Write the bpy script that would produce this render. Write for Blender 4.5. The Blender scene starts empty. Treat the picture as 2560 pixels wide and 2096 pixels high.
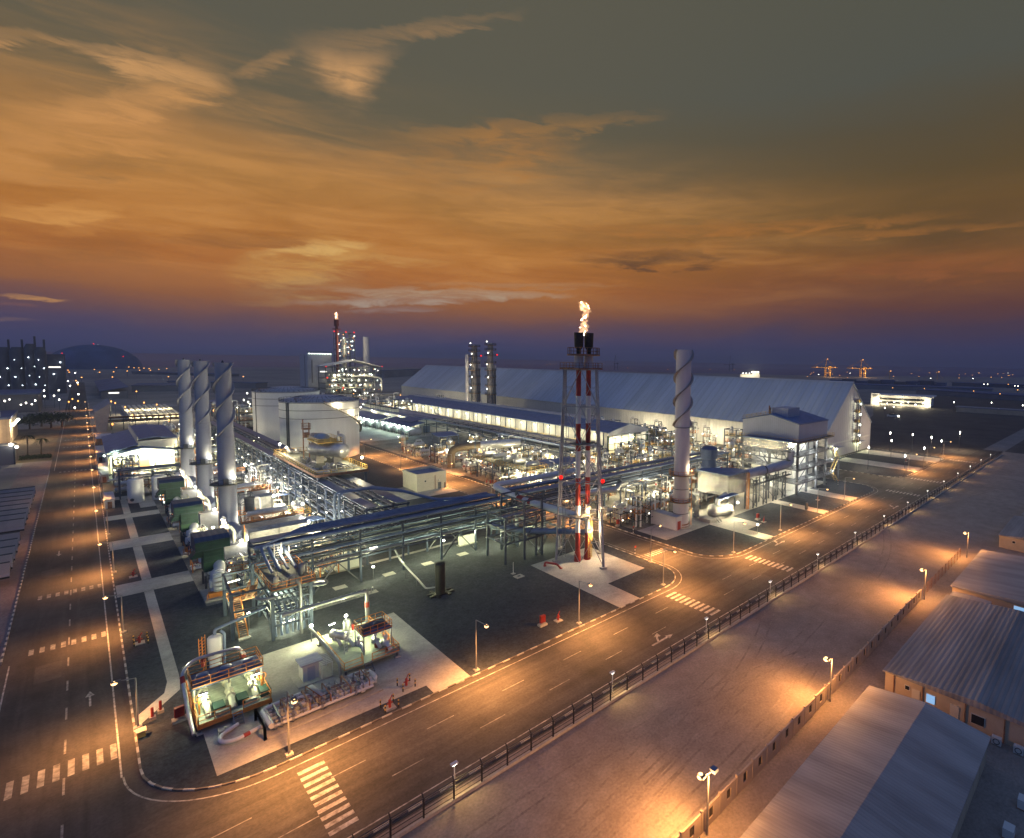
import bpy, math, random
from mathutils import Vector, Matrix, Quaternion
R = math.radians
random.seed(7)
SC = bpy.context.scene
COL = SC.collection
# ------------------------------------------------------------------ camera
CAMZ = 45.0
CR = ((0.66956014, -0.74255337, 0.01742737), (-0.03967228, -0.05918236, -0.99745855), (0.7416976, 0.6671671, -0.06908493))
CF, CCX, CCY = 1310.56, 1658.15, 995.63          # focal length and optical centre in photograph pixels (2560 x 2096)
cam = bpy.data.cameras.new('camera'); cam_o = bpy.data.objects.new('camera', cam); COL.objects.link(cam_o)
cam.sensor_fit = 'HORIZONTAL'; cam.sensor_width = 36.0
cam.lens = CF / 2560 * 36.0
cam.shift_x = -(CCX - 1280) / 2560; cam.shift_y = (CCY - 1048) / 2560
cam.clip_start = 1.0; cam.clip_end = 60000
mw = Matrix.Identity(4)
for i in range(3):
    mw[i][0] = CR[0][i]; mw[i][1] = -CR[1][i]; mw[i][2] = -CR[2][i]
mw[2][3] = CAMZ
cam_o.matrix_world = mw
SC.camera = cam_o
def ray(px, py):
    a, b = (px - CCX) / CF, (py - CCY) / CF
    return Vector([CR[0][i] * a + CR[1][i] * b + CR[2][i] for i in range(3)])
def G(px, py, z=0.0):
    """Ground (or level z) point seen at a photograph pixel - used only to survey far-off places."""
    d = ray(px, py); t = (z - CAMZ) / d.z
    return d.x * t, d.y * t
def HZ(py, x, y):
    """Height above ground of what stands at x, y and reaches up to pixel row py."""
    lo, hi = -60.0, 400.0
    for _ in range(40):
        m = (lo + hi) / 2
        v = Vector((x, y, m - CAMZ))
        c = [sum(CR[k][i] * v[i] for i in range(3)) for k in range(3)]
        if CCY + CF * c[1] / c[2] > py: lo = m
        else: hi = m
    return lo
# ------------------------------------------------------------------ render set-up
SC.view_settings.view_transform = 'Standard'; SC.view_settings.look = 'None'
SC.view_settings.exposure = 0.0; SC.view_settings.gamma = 1.0
SC.render.engine = 'CYCLES'
cy = SC.cycles
cy.use_denoising = True
cy.max_bounces = 5; cy.diffuse_bounces = 2; cy.glossy_bounces = 2; cy.transmission_bounces = 2; cy.transparent_max_bounces = 6; cy.volume_bounces = 0
cy.caustics_reflective = False; cy.caustics_refractive = False
cy.sample_clamp_indirect = 4.0; cy.use_light_tree = True
# ------------------------------------------------------------------ world: dusk sky made from the view direction
W = bpy.data.worlds.new('World'); SC.world = W; W.use_nodes = True
nt = W.node_tree; nt.nodes.clear()
N, L = nt.nodes, nt.links
def lin(c):
    return tuple((x / 255 / 12.92) if x / 255 <= .04045 else ((x / 255 + .055) / 1.055) ** 2.4 for x in c)
def val(x):
    n = N.new('ShaderNodeValue'); n.outputs[0].default_value = x; return n.outputs[0]
def mth(op, a, b=None, c=None, clamp=False):
    n = N.new('ShaderNodeMath'); n.operation = op; n.use_clamp = clamp
    for i, v in enumerate((a, b, c)):
        if v is None: continue
        if isinstance(v, (int, float)): n.inputs[i].default_value = v
        else: L.new(v, n.inputs[i])
    return n.outputs[0]
def smooth(x, a, b):
    n = N.new('ShaderNodeMapRange'); n.interpolation_type = 'SMOOTHSTEP'
    L.new(x, n.inputs['Value']); n.inputs['From Min'].default_value = a; n.inputs['From Max'].default_value = b
    return n.outputs['Result']
def mixc(f, a, b):
    n = N.new('ShaderNodeMix'); n.data_type = 'RGBA'
    for s, v in ((n.inputs[0], f), (n.inputs[6], a), (n.inputs[7], b)):
        if isinstance(v, (int, float)): s.default_value = v
        elif isinstance(v, tuple): s.default_value = (*v[:3], 1)
        else: L.new(v, s)
    return n.outputs[2]
def ramp(f, stops):
    n = N.new('ShaderNodeValToRGB'); e = n.color_ramp.elements
    while len(e) < len(stops): e.new(0.5)
    for q, (p, c) in zip(e, stops):
        q.position = p; q.color = (*lin(c), 1)
    L.new(f, n.inputs[0]); return n.outputs[0]
tc = N.new('ShaderNodeTexCoord'); sep = N.new('ShaderNodeSeparateXYZ'); L.new(tc.outputs['Generated'], sep.inputs[0])
dx, dy, dz = sep.outputs
HEAD = math.atan2(CR[2][0], CR[2][1])            # compass heading of the picture's middle, from +Y towards +X
AZ = mth('SUBTRACT', mth('ARCTAN2', dx, dy), HEAD)   # azimuth in radians
EL = mth('ARCSINE', dz)
def azel(px, py):
    d = ray(px, py).normalized(); return math.atan2(d.x, d.y) - HEAD, math.asin(d.z)
ELN = mth('DIVIDE', EL, 0.68)                    # 0 at the horizon, 1 at about 39 degrees up
def tex(sx, sy, scale, detail=5, rough=.55, dist=0.0, off=0.0, tilt=0.0):
    """Streaky noise over azimuth and elevation."""
    c = N.new('ShaderNodeCombineXYZ')
    a = mth('ADD', AZ, mth('MULTIPLY', EL, tilt)); b = mth('SUBTRACT', EL, mth('MULTIPLY', AZ, tilt * .25))
    L.new(mth('MULTIPLY', a, sx), c.inputs[0]); L.new(mth('MULTIPLY', b, sy), c.inputs[1]); c.inputs[2].default_value = off
    n = N.new('ShaderNodeTexNoise'); n.inputs['Scale'].default_value = scale; n.inputs['Detail'].default_value = detail
    n.inputs['Roughness'].default_value = rough; n.inputs['Distortion'].default_value = dist
    L.new(c.outputs[0], n.inputs['Vector']); return n.outputs['Fac']
warp = tex(1.3, 5.0, 2.2, 5, .6, .4, 3.1)
ELW = mth('ADD', ELN, mth('MULTIPLY', mth('SUBTRACT', warp, .5), .10))
def rows(tab):
    return [((azel(tab[0], r)[1]) / .68, c) for r, c in sorted(tab[1], key=lambda q: -q[0])]
lefts = rows((520, [(0, (93, 90, 76)), (150, (98, 92, 74)), (260, (118, 100, 72)), (350, (166, 122, 72)), (430, (168, 118, 60)), (560, (178, 114, 46)), (660, (172, 104, 42)), (730, (150, 94, 52)), (775, (112, 78, 76)), (815, (86, 70, 94)), (855, (66, 64, 104)), (893, (50, 54, 88))]))
rights = rows((2150, [(0, (84, 84, 73)), (200, (82, 83, 74)), (330, (86, 77, 58)), (450, (92, 76, 48)), (530, (104, 79, 44)), (600, (100, 74, 42)), (650, (124, 80, 40)), (700, (118, 74, 42)), (760, (98, 62, 52)), (820, (74, 57, 72)), (865, (58, 54, 86)), (908, (44, 46, 76))]))
base = mixc(smooth(AZ, -.42, .52), ramp(ELW, lefts), ramp(ELW, rights))
st1 = tex(1.6, 11.0, 1.7, 5, .52, .5, 11.0, .16); st2 = tex(2.4, 17.0, 2.6, 6, .62, .9, 21.0, .10)
streak = mth('ADD', mth('MULTIPLY', st1, .55), mth('MULTIPLY', st2, .45))
band = mth('MULTIPLY', smooth(EL, .07, .16), smooth(mth('ADD', EL, mth('MULTIPLY', AZ, .10)), .40, .22))
leftw = smooth(AZ, .55, -.25)
light = mth('MULTIPLY', mth('MULTIPLY', smooth(streak, .42, .72), band), mth('ADD', mth('MULTIPLY', leftw, .42), .10))
dark = mth('MULTIPLY', mth('MULTIPLY', smooth(streak, .50, .28), band), .26)
sky = mixc(light, base, lin((220, 156, 84)))
sky = mixc(dark, sky, lin((104, 78, 42)))
fine = tex(2.6, 13, 4.4, 8, .66, .7, 5.0, .10); fine2 = tex(4.0, 4.0, 4.0, 4, .55, .6, 8.0)
def blob(px, py, qx, qy, wid, col, amt, edge=.5, tex_amt=1.0, pw=1.0):
    """A cloud lying along the line between two photograph points, as a soft ellipse in azimuth and elevation."""
    global sky
    a0, e0 = azel(px, py); a1, e1 = azel(qx, qy)
    ca, ce = (a0 + a1) / 2, (e0 + e1) / 2
    ln = math.hypot(a1 - a0, e1 - e0) / 2; th = math.atan2(e1 - e0, a1 - a0); w = wid / CF
    u = mth('ADD', mth('SUBTRACT', AZ, ca), mth('MULTIPLY', mth('SUBTRACT', fine2, .5), .05)); v = mth('ADD', mth('SUBTRACT', EL, ce), mth('MULTIPLY', mth('SUBTRACT', fine, .5), w * 2.6 + .012))
    p = mth('ADD', mth('MULTIPLY', u, math.cos(th) / ln), mth('MULTIPLY', v, math.sin(th) / ln))
    q = mth('ADD', mth('MULTIPLY', u, -math.sin(th) / w), mth('MULTIPLY', v, math.cos(th) / w))
    d = mth('ADD', mth('MULTIPLY', p, p), mth('MULTIPLY', q, q))
    m = smooth(d, 1.0, 1.0 - edge * 1.95 if edge < .51 else 0.0)
    tx = mth('ADD', .3, mth('MULTIPLY', smooth(fine, .36, .66), .7))
    sky = mixc(mth('MULTIPLY', mth('MULTIPLY', m, tx), amt), sky, lin(col))
gold, pale = (214, 158, 98), (206, 166, 116)
def tri(pts, col, amt, soft=.045):
    """A wedge of thin cloud between three photograph points."""
    global sky
    A = [azel(*p) for p in pts]
    u = mth('ADD', AZ, mth('MULTIPLY', mth('SUBTRACT', fine2, .5), .07)); v = mth('ADD', EL, mth('MULTIPLY', mth('SUBTRACT', fine, .5), .05))
    m = None
    for i in range(3):
        (ax, ay), (bx, by), (cx, cy_) = A[i], A[(i + 1) % 3], A[(i + 2) % 3]
        nx, ny = -(by - ay), bx - ax; l = math.hypot(nx, ny); nx /= l; ny /= l
        if (cx - ax) * nx + (cy_ - ay) * ny < 0: nx, ny = -nx, -ny
        d = mth('ADD', mth('MULTIPLY', mth('SUBTRACT', u, ax), nx), mth('MULTIPLY', mth('SUBTRACT', v, ay), ny))
        s = smooth(d, -soft * .35, soft)
        m = s if m is None else mth('MULTIPLY', m, s)
    tx = mth('ADD', .45, mth('MULTIPLY', smooth(fine, .32, .62), .55))
    sky = mixc(mth('MULTIPLY', mth('MULTIPLY', m, tx), amt), sky, lin(col))
tri(((712, 100), (1010, 118), (888, 290)), (212, 160, 104), .95, .04)
for a in ((690, 96, 1340, 24, 18, gold, .26), (-160, 78, 200, 112, 13, gold, .7), (60, 96, 600, 204, 19, (216, 162, 104), .8), (240, 150, 610, 210, 40, (196, 146, 90), .5), (60, 292, 606, 210, 30, (210, 152, 90), .8),
          (-120, 330, 520, 285, 46, (206, 146, 84), .6), (-300, 400, 560, 345, 60, (202, 142, 78), .55), (560, 205, 760, 120, 16, gold, .35), (-60, 545, 330, 522, 17, (230, 166, 88), .85), (-200, 560, 640, 500, 46, (200, 136, 66), .5),
          (600, 640, 960, 604, 16, (232, 190, 116), .8), (520, 690, 1000, 622, 52, (214, 164, 88), .65), (780, 640, 1160, 655, 15, (206, 156, 86), .65), (540, 745, 960, 690, 34, (176, 138, 90), .5), (820, 560, 1300, 640, 60, (180, 116, 52), .35),
          (700, 722, 1480, 738, 15, (186, 164, 138), .85), (690, 756, 1230, 750, 13, (180, 160, 142), .85), (800, 782, 1120, 770, 8, (160, 140, 134), .6), (960, 705, 1600, 712, 9, (176, 134, 96), .6),
          (860, 330, 1700, 275, 22, (176, 126, 66), .5), (700, 450, 1500, 330, 80, (178, 122, 60), .45), (1150, 300, 1420, 420, 50, (176, 122, 64), .4), (1250, 560, 2500, 520, 22, (172, 112, 52), .7), (1750, 592, 2700, 545, 12, (176, 114, 52), .55), (1300, 640, 1900, 600, 16, (170, 108, 50), .4),
          (1380, 650, 1900, 640, 28, (86, 62, 42), .8), (2000, 680, 2700, 640, 34, (154, 92, 48), .6), (60, 425, 480, 405, 24, (118, 88, 48), .55), (300, 600, 900, 590, 22, (124, 80, 38), .45), (0, 650, 420, 610, 30, (134, 88, 42), .4),
          (-60, 737, 216, 750, 5, (206, 148, 84), .95), (-60, 762, 110, 767, 4, (158, 104, 78), .8), (-60, 801, 104, 804, 3.5, (160, 122, 98), .9)):
    blob(*a)
fwd = mth('ADD', mth('MULTIPLY', dx, CR[2][0]), mth('MULTIPLY', dy, CR[2][1]))
# away from the sunset, and overhead, the dusk sky is plain blue (a low-sun Nishita sky tinted by a flat blue)
nis = N.new('ShaderNodeTexSky'); nis.sky_type = 'NISHITA'; nis.sun_disc = False; nis.sun_elevation = R(-3.0); nis.sun_rotation = R(20)
blue = mixc(.10, (0.088, 0.15, 0.345), nis.outputs[0])
back = mth('MAXIMUM', smooth(fwd, .42, .12), smooth(EL, .66, .86))
sky = mixc(back, sky, blue)
sky = mixc(smooth(EL, -.004, -.05), sky, (.020, .026, .062))
bg = N.new('ShaderNodeBackground'); L.new(sky, bg.inputs[0]); bg.inputs[1].default_value = 1.0
wo = N.new('ShaderNodeOutputWorld'); L.new(bg.outputs[0], wo.inputs[0])
W.cycles.sampling_method = 'MANUAL'; W.cycles.sample_map_resolution = 512
# ------------------------------------------------------------------ materials
MATS = {}
def mat(name, col, rough=.6, metal=0.0, var=.25, scale=1.0, bump=0.0, bscale=None, stretch=(1, 1, 1), col2=None, spec=.4, bands=None):
    """Procedural surface: base colour broken up by two scales of noise, optional second colour, bump and ribs."""
    m = bpy.data.materials.new(name); m.use_nodes = True; t = m.node_tree; b = t.nodes['Principled BSDF']
    b.inputs['Roughness'].default_value = rough; b.inputs['Metallic'].default_value = metal
    b.inputs['Specular IOR Level'].default_value = spec
    tcn = t.nodes.new('ShaderNodeTexCoord'); mp = t.nodes.new('ShaderNodeMapping'); mp.inputs['Scale'].default_value = stretch
    t.links.new(tcn.outputs['Object'], mp.inputs[0])
    def noise(s, d=4):
        n = t.nodes.new('ShaderNodeTexNoise'); n.inputs['Scale'].default_value = s; n.inputs['Detail'].default_value = d; n.inputs['Roughness'].default_value = .6
        t.links.new(mp.outputs[0], n.inputs['Vector']); return n.outputs['Fac']
    def mr(x, a, b_, c, d):
        n = t.nodes.new('ShaderNodeMapRange'); t.links.new(x, n.inputs[0])
        for i, v in enumerate((a, b_, c, d)): n.inputs[i + 1].default_value = v
        return n.outputs[0]
    mx = t.nodes.new('ShaderNodeMix'); mx.data_type = 'RGBA'
    mx.inputs[6].default_value = (*[c * (1 - var) for c in col], 1)
    hi = col2 if col2 else [min(1, c * (1 + var)) for c in col]
    mx.inputs[7].default_value = (*hi, 1)
    t.links.new(mr(noise(scale), .32, .68, 0, 1), mx.inputs[0]); out = mx.outputs[2]
    if bands:
        ax, per, amt = bands                     # ribs or panel joints along one object axis
        sp = t.nodes.new('ShaderNodeSeparateXYZ'); t.links.new(tcn.outputs['Object'], sp.inputs[0])
        w = t.nodes.new('ShaderNodeMath'); w.operation = 'MULTIPLY'; t.links.new(sp.outputs[ax], w.inputs[0]); w.inputs[1].default_value = 1 / per
        fr = t.nodes.new('ShaderNodeMath'); fr.operation = 'FRACT'; t.links.new(w.outputs[0], fr.inputs[0])
        pp = t.nodes.new('ShaderNodeMath'); pp.operation = 'PINGPONG'; t.links.new(fr.outputs[0], pp.inputs[0]); pp.inputs[1].default_value = .5
        bb = t.nodes.new('ShaderNodeBump'); bb.inputs['Strength'].default_value = amt; bb.inputs['Distance'].default_value = per * .25
        t.links.new(pp.outputs[0], bb.inputs['Height']); t.links.new(bb.outputs[0], b.inputs['Normal'])
        m2 = t.nodes.new('ShaderNodeMix'); m2.data_type = 'RGBA'; m2.blend_type = 'MULTIPLY'; m2.inputs[0].default_value = 1
        t.links.new(out, m2.inputs[6]); g = mr(pp.outputs[0], 0, .14, .84, 1); t.links.new(g, m2.inputs[7]); out = m2.outputs[2]
    t.links.new(out, b.inputs['Base Color'])
    if bump:
        bb = t.nodes.new('ShaderNodeBump'); bb.inputs['Strength'].default_value = bump; bb.inputs['Distance'].default_value = .5 if 'foil' in name else .15
        t.links.new(noise(bscale or scale * 8, 6), bb.inputs['Height']); t.links.new(bb.outputs[0], b.inputs['Normal'])
    MATS[name] = m; return m
def emat(name, col, strength):
    m = bpy.data.materials.new(name); m.use_nodes = True; t = m.node_tree; t.nodes.clear()
    e = t.nodes.new('ShaderNodeEmission'); e.inputs[0].default_value = (*col, 1); e.inputs[1].default_value = strength
    o = t.nodes.new('ShaderNodeOutputMaterial'); t.links.new(e.outputs[0], o.inputs[0])
    m.cycles.emission_sampling = 'NONE'
    MATS[name] = m; return m
def ground_mat(name, c1, c2, s, rough=.9, grain=.25, bump=.3, big=.02, tracks=None):
    """Ground: broad patches, mid mottling and fine grain; tracks adds faint lengthwise wear."""
    m = bpy.data.materials.new(name); m.use_nodes = True; t = m.node_tree; b = t.nodes['Principled BSDF']; b.inputs['Roughness'].default_value = rough; b.inputs['Specular IOR Level'].default_value = .25
    tcn = t.nodes.new('ShaderNodeTexCoord')
    def noise(sc, d, vec=None, dist=0):
        n = t.nodes.new('ShaderNodeTexNoise'); n.inputs['Scale'].default_value = sc; n.inputs['Detail'].default_value = d; n.inputs['Roughness'].default_value = .65; n.inputs['Distortion'].default_value = dist
        t.links.new(vec or tcn.outputs['Object'], n.inputs['Vector']); return n.outputs['Fac']
    def mix(f, a, bb, bt='MIX'):
        n = t.nodes.new('ShaderNodeMix'); n.data_type = 'RGBA'; n.blend_type = bt
        for s_, v in ((n.inputs[0], f), (n.inputs[6], a), (n.inputs[7], bb)):
            if isinstance(v, (int, float)): s_.default_value = v
            elif isinstance(v, tuple): s_.default_value = (*v, 1)
            else: t.links.new(v, s_)
        return n.outputs[2]
    def mr(x, a, b_, c, d):
        n = t.nodes.new('ShaderNodeMapRange'); t.links.new(x, n.inputs[0])
        for i, v in enumerate((a, b_, c, d)): n.inputs[i + 1].default_value = v
        return n.outputs[0]
    col = mix(mr(noise(big, 5, None, .6), .35, .65, 0, 1), c1, c2)
    g = noise(s, 6); col = mix(1.0, col, mr(g, .25, .75, 1 - grain, 1 + grain), 'MULTIPLY')
    fgr = noise(3.2, 2); col = mix(1.0, col, mr(fgr, .3, .7, 1 - grain * .8, 1 + grain * .8), 'MULTIPLY')
    if tracks:
        mp = t.nodes.new('ShaderNodeMapping'); mp.inputs['Scale'].default_value = tracks; t.links.new(tcn.outputs['Object'], mp.inputs[0])
        tr = noise(1.0, 5, mp.outputs[0], .8); col = mix(1.0, col, mr(tr, .3, .7, .72, 1.22), 'MULTIPLY')
    t.links.new(col, b.inputs['Base Color'])
    bb = t.nodes.new('ShaderNodeBump'); bb.inputs['Strength'].default_value = bump; bb.inputs['Distance'].default_value = .2; t.links.new(g, bb.inputs['Height']); t.links.new(bb.outputs[0], b.inputs['Normal'])
    MATS[name] = m; return m
ground_mat('tyre_sand', (.222, .185, .155), (.305, .26, .217), .5, .95, .25, .5, .2)
ground_mat('sand', (.245, .205, .172), (.33, .282, .236), .35, .95, .2, .5, .05)
ground_mat('desert', (.20, .18, .165), (.30, .27, .24), .05, .95, .2, .1, .004, (.002, .02, 1))
ground_mat('asphalt', (.068, .062, .056), (.112, .101, .091), .4, .8, .2, .12, .05, (.02, .55, 1))
ground_mat('asphalt_left', (.060, .054, .050), (.098, .089, .081), .4, .8, .18, .12, .05, (.5, .03, 1))
ground_mat('gravel', (.030, .036, .050), (.052, .058, .070), .8, .95, .3, .6, .05)
ground_mat('concrete', (.30, .29, .265), (.43, .415, .385), .3, .85, .16, .15, .09)
ground_mat('stained_concrete', (.13, .12, .10), (.27, .255, .22), .5, .85, .3, .2, .15)
ground_mat('asphalt_patch', (.063, .057, .052), (.098, .089, .081), .6, .85, .2, .2, .2)
ground_mat('pavers', (.20, .15, .14), (.26, .20, .185), .8, .9, .2, .2, .1)
ground_mat('dirt', (.10, .08, .055), (.17, .13, .085), .5, .95, .35, .6, .12)
mat('paint_white', (.60, .58, .54), .75, 0, .12, 1.2); mat('road_paint', (.22, .20, .18), .8, 0, .2, 1.6, col2=(.60, .58, .54))
mat('paint_worn', (.16, .145, .13), .8, 0, .2, 1.4, col2=(.44, .42, .38))
mat('lattice_grey', (.30, .31, .35), .5, .1, .15, .8)
mat('column_skin', (.27, .25, .26), .6, .2, .3, .5)
mat('kerb_white', (.46, .44, .40), .8, 0, .25, 1.2)
mat('kerb_dull', (.16, .14, .12), .85, 0, .3, 1.0)
mat('white_steel', (.62, .63, .64), .45, .0, .08, .4, stretch=(1, 1, .3))
mat('tank_white', (.70, .71, .72), .5, 0, .06, .4, stretch=(1, 1, .06))
mat('stack_grey', (.32, .34, .40), .5, .1, .10, .5, stretch=(1, 1, .15)); mat('boiler_skin', (.30, .31, .32), .4, .5, .3, .8, bump=.5, bscale=3)
mat('stack_mauve', (.58, .55, .58), .55, .05, .08, .4, stretch=(1, 1, .15)); mat('strake_brown', (.30, .26, .25), .7, .1, .2, .6); mat('strake_grey', (.30, .31, .35), .6, .1, .1, .5)
mat('silver', (.50, .51, .52), .36, .55, .18, .8)
mat('foil', (.46, .46, .45), .26, .8, .3, .9, bump=1.0, bscale=2.6); mat('brown_insul', (.20, .155, .10), .6, .2, .3, .5); mat('dark_red', (.16, .025, .02), .6, 0, .2, .4)
mat('blue_steel', (.055, .075, .12), .55, .2, .2, .6)
mat('pipe_blue', (.14, .19, .30), .45, .15, .18, .5)
mat('grey_steel', (.13, .14, .16), .55, .3, .2, .8)
mat('dark_steel', (.07, .08, .10), .6, .3, .25, .8)
mat('galv', (.26, .27, .29), .45, .6, .15, .8)
mat('grating', (.17, .18, .16), .7, .3, .3, 2.0)
mat('green_deck', (.30, .34, .27), .75, .1, .2, 1.2, bands=(1, .6, .3))
mat('orange_rail', (.62, .22, .045), .55, 0, .2, 1.0)
mat('yellow_rail', (.55, .36, .09), .55, 0, .25, 1.0)
mat('red_paint', (.30, .03, .025), .5, 0, .2, .8)
mat('rust', (.28, .15, .09), .8, .1, .4, .8)
mat('cream_valve', (.68, .66, .50), .5, 0, .12, 1.0)
mat('black', (.018, .018, .02), .6, 0, .2, .6)
mat('tip_black', (.03, .026, .026), .7, .2, .4, .8)
mat('roof_blue', (.13, .19, .33), .55, .1, .18, .4, bands=(1, .9, .5))
mat('roof_blue_x', (.12, .18, .34), .5, .1, .14, .3, bands=(0, .9, .5))
mat('wall_white', (.62, .62, .58), .7, 0, .06, .4)
mat('wall_cream', (.62, .57, .46), .75, 0, .07, .5)
mat('wall_ribbed', (.52, .50, .54), .6, 0, .06, .4, bands=(1, .45, .6))
mat('clad_grey', (.44, .46, .52), .55, .1, .06, .2, bands=(1, .8, .5))
mat('clad_grey_x', (.44, .46, .52), .55, .1, .06, .2, bands=(0, .8, .5))
mat('wh_roof', (.40, .455, .54), .55, .1, .14, .12, stretch=(.12, 1, .12), bands=(1, 4.5, .5))
mat('wh_wall', (.50, .49, .47), .65, .05, .07, .1, bands=(1, 2.2, .35))
mat('wh_gable', (.50, .49, .51), .65, .05, .06, .1, bands=(0, 2.2, .35))
mat('camp_roof', (.37, .345, .325), .65, .05, .26, .35, stretch=(1, .15, 1), bands=(0, .42, .45))
mat('camp_roof_y', (.27, .26, .255), .65, .05, .3, .35, stretch=(.15, 1, 1), bands=(1, .7, .4))
mat('camp_wall', (.50, .40, .28), .8, 0, .1, .5, bands=(0, 3.0, .3))
mat('sand_wall', (.46, .38, .29), .85, 0, .12, .6)
mat('green_box', (.010, .050, .042), .6, 0, .2, .8, bands=(2, .8, .5))
mat('green_light_box', (.03, .10, .05), .6, 0, .2, .8)
mat('hood_navy', (.045, .075, .13), .55, .1, .15, .4, bands=(0, .9, .4))
mat('foliage', (.035, .05, .025), .9, 0, .5, .5)
mat('trunk', (.10, .07, .05), .9, 0, .3, 1.0)
mat('fabric', (.29, .265, .27), .9, 0, .1, .6)
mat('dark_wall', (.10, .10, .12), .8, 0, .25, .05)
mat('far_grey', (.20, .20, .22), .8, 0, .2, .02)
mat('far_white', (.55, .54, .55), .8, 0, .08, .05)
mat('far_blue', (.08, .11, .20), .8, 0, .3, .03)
mat('crane_yellow', (.55, .32, .06), .7, 0, .15, .05)
mat('orange_brick', (.45, .22, .10), .8, 0, .2, .3)
mat('window_dark', (.02, .022, .026), .25, 0, .2, .5, spec=.6)
emat('bulb_sodium', (1.0, .58, .24), 4.2)
emat('bulb_white', (1.0, .95, .80), 14)
emat('bulb_green', (.86, 1.0, .84), 16)
emat('bulb_blue', (.75, .88, 1.0), 14)
emat('bulb_red', (1.0, .012, .008), 2.2)
emat('bulb_amber', (1.0, .42, .10), 4)
emat('window_lit', (1.0, .96, .84), 2.2)
emat('window_blue', (.35, .62, 1.0), .8)
emat('window_warm', (1.0, .72, .38), 1.5)
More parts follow.
